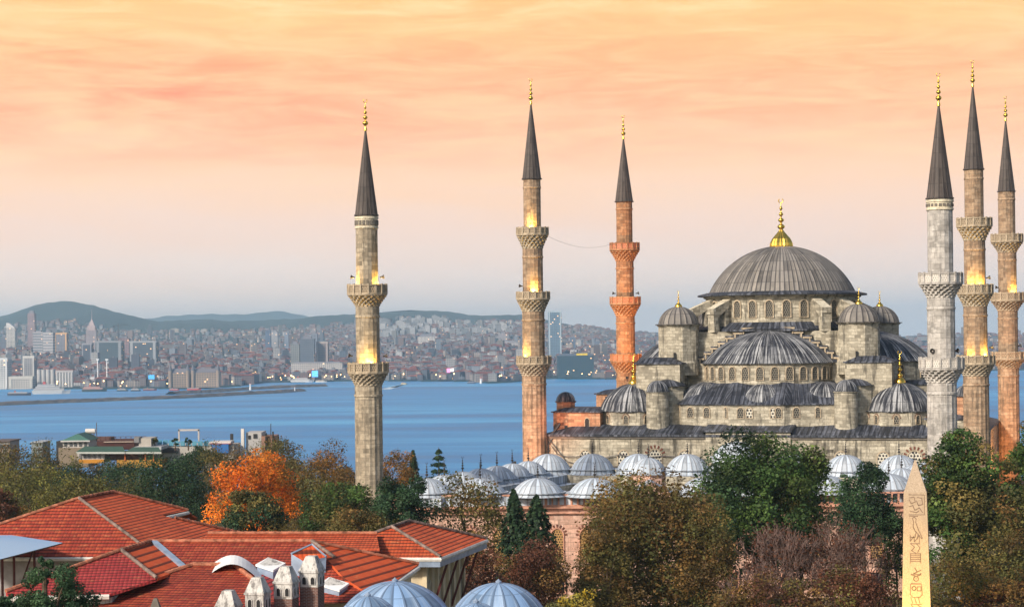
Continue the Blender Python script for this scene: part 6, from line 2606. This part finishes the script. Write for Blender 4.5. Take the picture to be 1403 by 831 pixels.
# filler row high on the slope, just under the houses
for i_, (px, yt, w, pl, sec, lab) in enumerate([
        (2, 606, 84, 'brown', 'olive', 'brown tree at the very left edge under the small pale house'),
        (50, 607, 90, 'olive', 'brown', 'olive tree just under the small grey cabin roof'),
        (22, 613, 84, 'olive', 'brown', 'olive tree below the small pale house at the left edge'),
        (66, 619, 70, 'olive', 'deep', 'dull olive tree below the teal gabled house'),
        (100, 629, 66, 'yellowgreen', 'olive', 'yellowish tree in front of the orange fronted restaurant'),
        (140, 632, 70, 'olive', 'brown', 'olive brown tree under the right end of the orange front'),
        (176, 633, 70, 'olive', 'yellowgreen', 'dull green tree below the white flat roofed block'),
        (214, 628, 70, 'brown', 'olive', 'brownish tree below the left end of the blue railings'),
        (262, 624, 70, 'olive', 'deep', 'dark olive tree below the blue tarpaulin'),
        (292, 622, 70, 'brown', 'olive', 'brown tree right below the roof terrace'),
        (420, 622, 90, 'olive', 'brown', 'olive tree left of the lone minaret on the skyline'),
        (480, 640, 70, 'brown', 'olive', 'brown tree behind the shaft of the lone minaret')]):
    tree(lab, px, yt, 715, w, 404 + 3 * i_, pl, 4200, 0.42, second=(sec, 0.45))
# far belt along the slope towards the sea
tree('olive brown tree at the left edge, before the small white building', -14, 617, 705, 110, 400, 'brown', second=('olive', 0.5))
tree('yellow green round tree at far left behind the big hipped roof', 42, 634, 720, 120, 330, 'olive', 6500, second=('yellowgreen', 0.5))
tree('rusty dark tree low at the left edge beside the big hipped roof', 2, 668, 740, 66, 240, 'rust', 4000, second=('brown', 0.4))
tree('dark green tree below the green roofed restaurant', 96, 640, 715, 105, 360, 'deep', 5500, second=('olive', 0.3))
tree('wide yellowish tree just above the ridge of the big hipped roof', 118, 652, 720, 130, 290, 'yellowgreen', 6500, second=('olive', 0.5))
tree('small dark pine below the orange fronted restaurant', 156, 630, 700, 70, 370, 'deep', 4000)
tree('broad dark olive tree beneath the restaurant terraces', 190, 646, 720, 100, 330, 'olive', 5000, second=('deep', 0.4))
tree('very dark green broad tree left of the orange tree', 238, 624, 725, 104, 300, 'deep', 8000, 0.36)
tree('olive brown tree on the skyline above the orange tree', 318, 607, 700, 110, 390, 'brown', 7000, second=('olive', 0.5))
tree('tall brown green tree on the skyline right of the orange tree', 372, 604, 710, 110, 380, 'olive', 7000, second=('brown', 0.5))
tree('rusty amber tree left of the lone minaret', 440, 607, 712, 110, 360, 'amber', 8000, second=('brown', 0.5))
tree('bright orange autumn tree, the most vivid in the park', 346, 622, 730, 122, 268, 'orange', 10000, 0.34, second=('amber', 0.15))
tree('brown tree between the orange tree and the round dark green tree', 412, 648, 735, 80, 290, 'brown', 5500, second=('olive', 0.4))
tree('amber tree showing right behind the lone minaret', 534, 619, 690, 70, 380, 'amber', 5500, second=('brown', 0.4))
conifer('small dark pointed tree on the shore skyline right of the lone minaret', 566, 617, 690, 32, 400, 'deep', 3000, 0.42)
conifer('tiered cedar on the shore skyline left of the small courtyard domes', 601, 612, 690, 48, 400, 'deep', 2200, 0.42, layered=True)
tree('olive green tree in front of the orange tree', 350, 673, 745, 84, 225, 'olive', 6000, 0.3, second=('deep', 0.4))
tree('round green tree left of the foot of the lone minaret', 464, 659, 745, 104, 235, 'green', 8500, 0.32, second=('olive', 0.35))
tree('dark green pine like tree right of the foot of the lone minaret', 551, 655, 738, 86, 230, 'deep', 8000, 0.32)
tree('low brown tree behind the ridge of the pavilion roof', 505, 697, 760, 140, 205, 'brown', 7000, 0.28, second=('olive', 0.5))
tree('sparse olive tree hiding the left corner of the courtyard wall', 640, 652, 790, 118, 236, 'olive', 4200, 0.34, second=('brown', 0.3))
conifer('dark green conifer in front of the courtyard wall, left of its twin', 704, 670, 800, 76, 226, 'deep', 5000, 0.34)
conifer('dark green conifer in front of the courtyard wall, right of its twin', 735, 678, 800, 96, 224, 'deep', 5000, 0.34)
tree('dark reddish bush tree below the twin conifers', 716, 742, 850, 120, 200, 'rust', 8500, 0.27, second=('brown', 0.25))
tree('reddish brown bush tree beside the pavilion eaves', 640, 752, 860, 96, 190, 'rust', 5500, 0.27, second=('olive', 0.35))
tree('yellow leaved shrub at the bottom, right of the blue lead domes', 785, 809, 870, 90, 175, 'yellow', 3500, 0.24, cat='shrub', name='shrub', second=('olive', 0.5))
tree('big olive brown tree before the courtyard gate, in the middle of the photo', 897, 655, 850, 190, 214, 'brown', 25000, 0.36, second=('olive', 0.5), ncl=190)
tree('olive brown tree leaning left against the pink courtyard wall', 832, 706, 860, 90, 205, 'olive', 7500, 0.29, second=('brown', 0.6))
tree('brown tree between the big olive brown tree and the big dark green tree', 968, 690, 850, 80, 208, 'brown', 6500, 0.29, second=('olive', 0.3))
tree('tallest dark green tree, before the middle of the prayer hall', 1035, 595, 775, 150, 230, 'green', 18000, 0.40, second=('deep', 0.35))
tree('leafy green tree joined to the right side of the tallest one', 1096, 614, 780, 92, 232, 'green', 9500, 0.38, second=('olive', 0.3))
bare_tree('leafless pinkish tree below the tallest dark green tree', 1072, 712, 118, 192, 'rust', 3400, 0.22, seed=3)
bare_tree('leafless pinkish tree beside the obelisk, with many thin twigs', 1165, 700, 124, 190, 'rust', 3400, 0.22, seed=8)
tree('compact dark evergreen tree left of the obelisk', 1182, 637, 742, 88, 214, 'deep', 9500, 0.3)
tree('rust brown low tree at the bottom below the leafless trees', 1060, 790, 870, 150, 180, 'rust', 7000, 0.26, second=('brown', 0.5))
tree('dull rust bush at the bottom left of the obelisk foot', 1168, 778, 870, 130, 183, 'rust', 6000, 0.26, second=('olive', 0.3))
tree('big green tree right of the obelisk, before the pale grey minaret', 1322, 594, 790, 136, 205, 'green', 19000, 0.37, second=('olive', 0.4))
tree('green tree cut by the right edge of the photo', 1402, 582, 720, 62, 210, 'green', 5000, 0.32, second=('olive', 0.3))
tree('brown green tree low at the right edge', 1392, 690, 880, 100, 196, 'olive', 6500, 0.29, second=('brown', 0.4))
tree('brown bushy tree at the bottom right of the obelisk', 1316, 762, 880, 130, 180, 'brown', 7500, 0.27, second=('olive', 0.4))
tree('low rust brown bush filling the bottom right corner', 1385, 795, 880, 110, 176, 'brown', 5500, 0.25, second=('rust', 0.4))
tree('small green tree peeping out between evergreen and obelisk', 1228, 700, 800, 50, 222, 'olive', 3500, 0.3, second=('green', 0.4))
tree('dark green shrub in front of the crimson tiled roof at left', 74, 776, 870, 108, 86, 'shrub', 10000, 0.12, cat='shrub', name='shrub', gz=17.5, ncl=46)
tree('upright tuft of dark green shrub reaching over the grey wall', 61, 763, 800, 22, 88, 'shrub', 1600, 0.12, cat='shrub', name='shrub', gz=17.5, ncl=10)
tree('small dark shrub in the bottom left corner', 4, 816, 860, 50, 80, 'shrub', 2500, 0.12, cat='shrub', name='shrub', gz=17.5, ncl=20)
# ------------------------------------------------------------------ houses by the sea at the left
def hb(mb, px0, px1, y0, y1, D, depth, col, rel):
    """a box seen between pixel columns px0..px1 and rows y0 (top)..y1 (bottom)"""
    k = D / F_PX
    pc = (px0 + px1) / 2
    z1, z0 = zpx(pc, y0, D), zpx(pc, y1, D)
    mb.c = (*col, 1)
    mb.box(P(pc, y0, D).x - rel.x, D + depth / 2 - rel.y, z0 - rel.z, (px1 - px0) * k, depth, z1 - z0)


def house(label, px, D, cat='house', name='house'):
    x = P(px, 600, D).x
    return thing(name, label, cat, (x, D, ground_h(x, D)))


def hpart(root, name, boxes, D, mat='attr'):
    mb = MB()
    for (px0, px1, y0, y1, off, dep, col) in boxes:
        hb(mb, px0, px1, y0, y1, D + off, dep, col, root.location)
    return mb.build(name, M[mat], root, color=True)


WHT, GRY, DRK, STN = (0.45, 0.43, 0.42), (0.34, 0.34, 0.36), (0.03, 0.03, 0.035), (0.22, 0.175, 0.13)
D1 = 440
h1 = house('white gabled house with a teal roof above the sea, far left', 100, D1)
hpart(h1, 'wall', [(86, 121, 603, 613, 0, 9, WHT), (80, 121, 612.9, 640, -0.6, 10, STN)], D1)
hpart(h1, 'side_wall', [(77, 86, 604, 640, 1, 8, DRK)], D1)
for px in (89.5, 97, 103, 110, 117):
    hpart(h1, 'window', [(px - 1.8, px + 1.8, 605.5, 611, -0.15, 0.3, (0.08, 0.09, 0.1))], D1)
k1_ = D1 / F_PX
zt_, ze_ = zpx(106, 593.5, D1) - h1.location.z, zpx(106, 603, D1) - h1.location.z
xa, xb, xm = [P(q, 600, D1).x - h1.location.x for q in (84, 124, 107)]
b = MB(); b.c = (0.05, 0.15, 0.13, 1)
b.face([(xa, -0.6, ze_), (xb, -0.6, ze_), (xm, -0.2, zt_)])
b.face([(xb, -0.6, ze_), (xb, 9.5, ze_), (xm, 9.5, zt_), (xm, -0.2, zt_)])
b.face([(xa, 9.5, ze_), (xa, -0.6, ze_), (xm, -0.2, zt_), (xm, 9.5, zt_)])
b.c = (0.5, 0.5, 0.5, 1)
b.box((xa + xb) / 2, -0.7, ze_ - 0.25, xb - xa, 0.3, 0.3)
b.build('roof', M['attr'], h1, color=True)
h2 = house('long low restaurant with green roof and orange front, above the trees', 165, 420)
hpart(h2, 'wall', [(106, 143, 619, 629, 0, 8, WHT), (150, 210, 619, 630, 1.2, 7, (0.10, 0.05, 0.04)), (108, 142, 629, 634, -0.2, 7, (0.55, 0.24, 0.03)), (160, 222, 629.5, 640, -0.2, 7, (0.42, 0.22, 0.04))], 420)
for px in (110, 116, 122, 129, 136):
    hpart(h2, 'window', [(px - 1.6, px + 1.6, 620.5, 627.5, -0.15, 0.3, (0.20, 0.20, 0.22))], 420)
for px in (171, 199, 210):
    hpart(h2, 'column', [(px - 0.9, px + 0.9, 618.5, 631, -0.4, 0.6, (0.5, 0.13, 0.03))], 420)
b = MB()
for (p0, p1, yt, yb) in ((104, 172, 611, 618.6), (171, 221, 612, 618.6)):
    q = [P(p0, yb, 418.6), P(p1, yb, 418.6), P(p1 - 4, yt, 427), P(p0 + 12, yt, 427)]
    q = [v - h2.location for v in q]
    b.c = (0.045, 0.11, 0.08, 1)
    b.face(q)
    b.c = (0.45, 0.47, 0.45, 1)
    b.face([q[0] - Vector((0, 0, 0.4)), q[1] - Vector((0, 0, 0.4)), q[1], q[0]])
b.build('roof', M['attr'], h2, color=True)
h3 = house('dark red terrace building behind the green roofed restaurant', 150, 455)
hpart(h3, 'wall', [(121, 184, 604, 616, 0, 12, (0.07, 0.025, 0.025)), (142, 183, 604.3, 605.5, -0.3, 1, (0.45, 0.36, 0.3))], 455)
hpart(h3, 'railing', [(130, 200, 597.5, 598, 0.2, 0.3, (0.12, 0.06, 0.05))] + [(px, px + 0.5, 597.5, 604, 0.2, 0.3, (0.12, 0.06, 0.05)) for px in range(130, 200, 7)], 455)
hpart(h3, 'roof', [(112, 150, 599, 604, 4, 6, (0.10, 0.05, 0.045))], 455)
h4 = house('white flat roofed block with a grey stair box among the terraces', 195, 450)
hpart(h4, 'wall', [(190, 207, 600, 612, 0, 8, (0.42, 0.39, 0.35)), (184, 221, 611.5, 616, -1, 9, (0.40, 0.42, 0.44))], 450)
hpart(h4, 'stair_box', [(183.5, 190.5, 598.5, 606, -0.4, 4, (0.20, 0.20, 0.21))], 450)
h5 = house('roof terrace building with blue glass railings', 260, 460)
hpart(h5, 'wall', [(214, 320, 610, 640, 0, 12, (0.45, 0.43, 0.40)), (222, 244, 613, 620, -0.4, 1, (0.06, 0.06, 0.07))], 460)
hpart(h5, 'glass_railing', [(px, px + 6.5, 602.5 if px < 240 else 604, 610.3, -0.3, 0.2, (0.10, 0.30, 0.42)) for px in range(215, 292, 8)], 460)
hpart(h5, 'awning', [(287, 316, 604.5, 607, -0.6, 6, (0.62, 0.58, 0.58)), (287, 316, 607, 608, -0.8, 6, (0.3, 0.06, 0.06))], 460)
hpart(h5, 'blue_tarpaulin', [(290, 313, 608, 620, -1.0, 0.5, (0.03, 0.14, 0.40)), (284, 298, 622, 632, -1.2, 0.5, (0.16, 0.34, 0.44))], 460)
pg = house('white square pergola frame standing on the roof terrace', 258, 458, 'pergola', 'pergola')
hpart(pg, 'frame', [(244, 246, 588, 604, 0, 0.4, WHT), (271, 273, 588, 604, 0, 0.4, WHT), (244, 273, 587.5, 590, 0, 0.5, WHT), (245, 272, 588, 589.3, 3, 0.4, WHT)], 458)
tk = house('white round water tank on the roof behind the teal gable', 124, 448, 'water tank', 'water_tank')
b = MB(); b.c = (0.62, 0.60, 0.57, 1)
zc_ = zpx(124, 590, 448) - tk.location.z
b.tube([(-1.1, 0, zc_), (-0.95, 0, zc_), (0.95, 0, zc_), (1.1, 0, zc_)], 0.55, 0.55, 10)
b.c = (0.1, 0.08, 0.08, 1)
for x in (-0.8, 0.8, 1.4):
    b.box(x, 0, zc_ - 2.3, 0.14, 0.14, 1.9 if x < 1 else 4.2)
b.build('tank', M['attr'], tk, color=True)
h6 = house('small pale house at the left edge above the trees', 5, 450)
hpart(h6, 'wall', [(-12, 13, 605, 640, 0, 9, (0.30, 0.29, 0.28))], 450)
hpart(h6, 'roof', [(-13, 14, 603.5, 605, -0.4, 10, (0.12, 0.10, 0.10))], 450)
for px in (1, 6, 10.5):
    hpart(h6, 'window', [(px - 1.3, px + 1.3, 608, 614, -0.15, 0.3, (0.05, 0.06, 0.07))], 450)
h7 = house('small grey cabin roof between the left edge and the teal gable', 51, 470)
hpart(h7, 'wall', [(43, 58, 606, 640, 0, 8, (0.22, 0.25, 0.26))], 470)
hpart(h7, 'roof', [(42, 59, 605, 606.2, -0.4, 9, (0.38, 0.40, 0.42))], 470)
h8 = house('white roof house with chimneys right of the roof terrace', 350, 470)
hpart(h8, 'wall', [(337, 358, 592, 640, 0, 9, (0.42, 0.41, 0.41)), (358, 376, 597, 640, 0, 9, (0.30, 0.17, 0.13))], 470)
hpart(h8, 'window', [(340, 343, 596, 601, -0.2, 0.4, DRK), (347, 352, 594, 600, -0.2, 0.4, DRK)], 470)
for px, yt, w, c in ((332, 587, 4, (0.62, 0.6, 0.58)), (317, 594, 3.4, DRK), (373.5, 591, 1.6, DRK), (364, 593, 1.8, DRK)):
    hpart(h8, 'chimney', [(px - w / 2, px + w / 2, yt, 640, -1, 1.2, c)], 470)
b = MB()
b.tube([Vector(P(371, 580, 471)) - h8.location, Vector(P(371, 600, 471)) - h8.location], 0.1, 0.1, 5)
b.build('antenna', M['iron'], h8)
for px, yt, lab in ((258, 599, 'clipped ball shaped tree in a pot on the roof terrace, under the pergola'), (240, 600, 'dark potted tree on the roof terrace, left of the pergola'), (212, 600, 'small yellow green pointed shrub on the white block terrace')):
    tree(lab, px, yt, yt + 9, 9, 452, 'yellowgreen' if px == 212 else 'deep', 500, 0.3, cat='potted tree', name='potted_tree', ncl=8, gz=P(px, 611, 452).z)
tree('flat spreading pine standing before the blue tarpaulin', 280, 612, 640, 46, 425, 'deep', 2200, 0.4, shape=-0.4)
tree('brown tree top beside the chimneys of the white roof house', 392, 600, 680, 60, 430, 'brown', 3000, 0.42, second=('olive', 0.4))

# ------------------------------------------------------------------ the obelisk
OD = 168
ob = thing('obelisk', 'tall tapering granite obelisk carved with hieroglyphs, lit yellow from below', 'obelisk', (P(1255, 740, OD).x, OD, 0), R(-13))
kO = OD / F_PX
zt = zpx(1253, 630, OD)
zs = zpx(1256, 673, OD)
w_top, w_bot = 1.9, 2.62
t = NT('rosy_granite', 0.75, 0.3)
nz = t.noise(t.obj(), 9.0, 6, 0.7)
nz2 = t.noise(t.obj((1, 1, 0.3)), 1.3, 5, 0.6)
c_ = t.ramp(nz, [(0.3, (0.26, 0.19, 0.135)), (0.5, (0.41, 0.315, 0.225)), (0.7, (0.49, 0.39, 0.29))])
t.color(t.mix(t.ramp(nz2, [(0.5, 0.0), (0.75, 0.5)]), c_, (0.30, 0.23, 0.19)))
t.bump(nz, 0.3, 0.02)
M['granite'] = t.m
b = MB()
ped = 5.2
b.box(0, 0, ped, w_bot, w_bot, zs - ped, taper=w_top / w_bot)
b.build('shaft', M['granite'], ob)
b = MB()
b.box(0, 0, zs + 0.002, w_top, w_top, zt - zs, taper=0.06)
b.build('pyramidion', M['granite'], ob)
b = MB()
b.box(0, 0, 0, 4.6, 4.6, 2.4)
b.box(0, 0, 2.41, 3.9, 3.9, 2.4)
for sx in (-1, 1):
    for sy in (-1, 1):
        b.box(sx * 1.1, sy * 1.1, 4.82, 0.45, 0.45, 0.38)
b.build('pedestal', M['plaster'], ob)
# carved signs: strokes sunk into the faces, kept as thin dark inlays
def glyphs(face_rot, nm):
    b = MB()

    def half(z):
        return (w_bot + (w_top - w_bot) * (z - ped) / (zs - ped)) / 2

    def stroke(pts, w0_=0.05):
        for (x0, z0), (x1, z1) in zip(pts, pts[1:]):
            d = Vector((x1 - x0, z1 - z0))
            if d.length < 1e-5:
                continue
            d.normalize()
            w = w0_ * 0.8
            nx, nz_ = -d.y * w, d.x * w
            q = [(x0 + nx - d.x * w * .5, z0 + nz_ - d.y * w * .5), (x0 - nx - d.x * w * .5, z0 - nz_ - d.y * w * .5), (x1 - nx + d.x * w * .5, z1 - nz_ + d.y * w * .5), (x1 + nx + d.x * w * .5, z1 + nz_ + d.y * w * .5)]
            fr = [(x, -half(z) - 0.012, z) for x, z in q]
            b.face(fr)

    def ring(cx, cz, r, w=0.05, n=12):
        stroke([(cx + r * math.cos(2 * math.pi * i / n), cz + r * math.sin(2 * math.pi * i / n)) for i in range(n + 1)], w)

    def zof(y):
        return zpx(1255, y, OD)
    # framing lines
    # panel of two kneeling figures under the point
    za = zof(676); zb = zof(703)
    stroke([(-0.55, za), (0.75, za), (0.75, zb), (-0.55, zb)], 0.035)
    stroke([(-0.5, za - 0.25), (-0.1, za - 0.2), (0.0, za - 0.6), (-0.35, za - 0.75), (-0.5, za - 0.4)], 0.045)
    stroke([(0.15, za - 0.2), (0.55, za - 0.3), (0.6, za - 0.8), (0.25, za - 0.9), (0.1, za - 0.5)], 0.045)
    stroke([(-0.5, za - 1.0), (-0.2, za - 0.9), (-0.05, za - 1.3), (0.35, za - 1.1), (0.6, za - 1.5)], 0.045)
    stroke([(-0.4, za - 1.4), (0.1, za - 1.5), (0.3, za - 1.35)], 0.045)
    stroke([(-0.5, zb - 0.12), (0.2, zb - 0.12)], 0.05)
    # standing falcon
    z = zof(708)
    stroke([(-0.25, z), (-0.1, z + 0.12), (0.05, z - 0.05), (0.02, z - 0.35), (0.25, z - 1.0), (0.55, z - 1.65), (0.5, z - 1.7), (0.0, z - 1.1), (-0.2, z - 0.75), (-0.15, z - 0.3), (-0.25, z)], 0.045)
    stroke([(0.05, z - 1.1), (-0.05, z - 1.6), (-0.4, z - 1.62)], 0.045)
    stroke([(0.2, z - 1.3), (0.15, z - 1.75)], 0.045)
    # signs under the falcon
    z = zof(731)
    stroke([(-0.45, z), (-0.45, z - 0.5), (-0.15, z - 0.1), (-0.1, z - 0.55), (0.3, z), (0.3, z - 0.6)], 0.045)
    stroke([(-0.45, z - 0.7), (0.35, z - 0.7)], 0.05)
    z = zof(743)
    stroke([(-0.4, z), (-0.1, z - 0.25), (-0.35, z - 0.55), (0.0, z - 0.75)], 0.045)
    stroke([(0.1, z), (0.35, z - 0.3), (0.15, z - 0.7)], 0.045)
    z = zof(756)
    for i in range(5):
        stroke([(-0.45, z - 0.16 * i), (0.4, z - 0.16 * i)], 0.05)
    stroke([(-0.45, z), (-0.45, z - 0.8)], 0.04)
    stroke([(0.4, z), (0.4, z - 0.8)], 0.04)
    # bee or reed sign, then the ringed name
    z = zof(775)
    stroke([(-0.1, z), (0.1, z - 0.35), (0.4, z - 0.2)], 0.06)
    stroke([(0.1, z - 0.35), (-0.2, z - 0.5), (0.3, z - 0.6), (0.4, z - 0.45)], 0.06)
    z = zof(784)
    stroke([(-0.4, z), (-0.1, z - 0.12)], 0.09)
    stroke([(0.1, z - 0.12), (0.4, z)], 0.09)
    z = zof(790)
    ring(0.0, z, 0.2, 0.06)
    stroke([(0, z), (0.02, z)], 0.07)
    stroke([(-0.4, z - 0.42), (0.4, z - 0.42)], 0.09)
    z = zof(803)
    ring(-0.18, z, 0.17, 0.06)
    stroke([(0.1, z + 0.15), (0.4, z + 0.15), (0.4, z - 0.2), (0.1, z - 0.2), (0.1, z + 0.15)], 0.05)
    stroke([(-0.45, z + 0.35), (-0.5, z - 0.5), (-0.3, z - 0.75), (0.3, z - 0.75), (0.5, z - 0.5), (0.45, z + 0.35)], 0.05)
    z = zof(815)
    for i in range(3):
        stroke([(-0.45 + 0.3 * i, z), (-0.3 + 0.3 * i, z - 0.5)], 0.05)
    stroke([(-0.45, z - 0.6), (0.45, z - 0.6)], 0.05)
    z = zof(826)
    stroke([(-0.4, z), (-0.15, z - 0.3), (-0.4, z - 0.45)], 0.06)
    stroke([(0.15, z), (0.4, z - 0.15), (0.15, z - 0.4)], 0.06)
    z = zof(842)
    for j in range(7):
        zz_ = z - j * 1.3
        stroke([(-0.4, zz_), (0.4, zz_ - 0.1)], 0.06)
        ring(0.1, zz_ - 0.6, 0.2, 0.05)
    o = b.build(nm, m_carve, ob)
    o.rotation_euler = (0, 0, face_rot)


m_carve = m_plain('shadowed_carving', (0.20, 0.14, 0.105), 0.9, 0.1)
glyphs(0.0, 'carved_lettering')
glyphs(math.pi / 2, 'carved_lettering')
wash('floodlight on the ground in front of the obelisk', (ob.location.x - 1.2, OD - 7.5, 7.2), (ob.location.x, OD, 12.5), 5200, (1.0, 0.62, 0.06), 80)
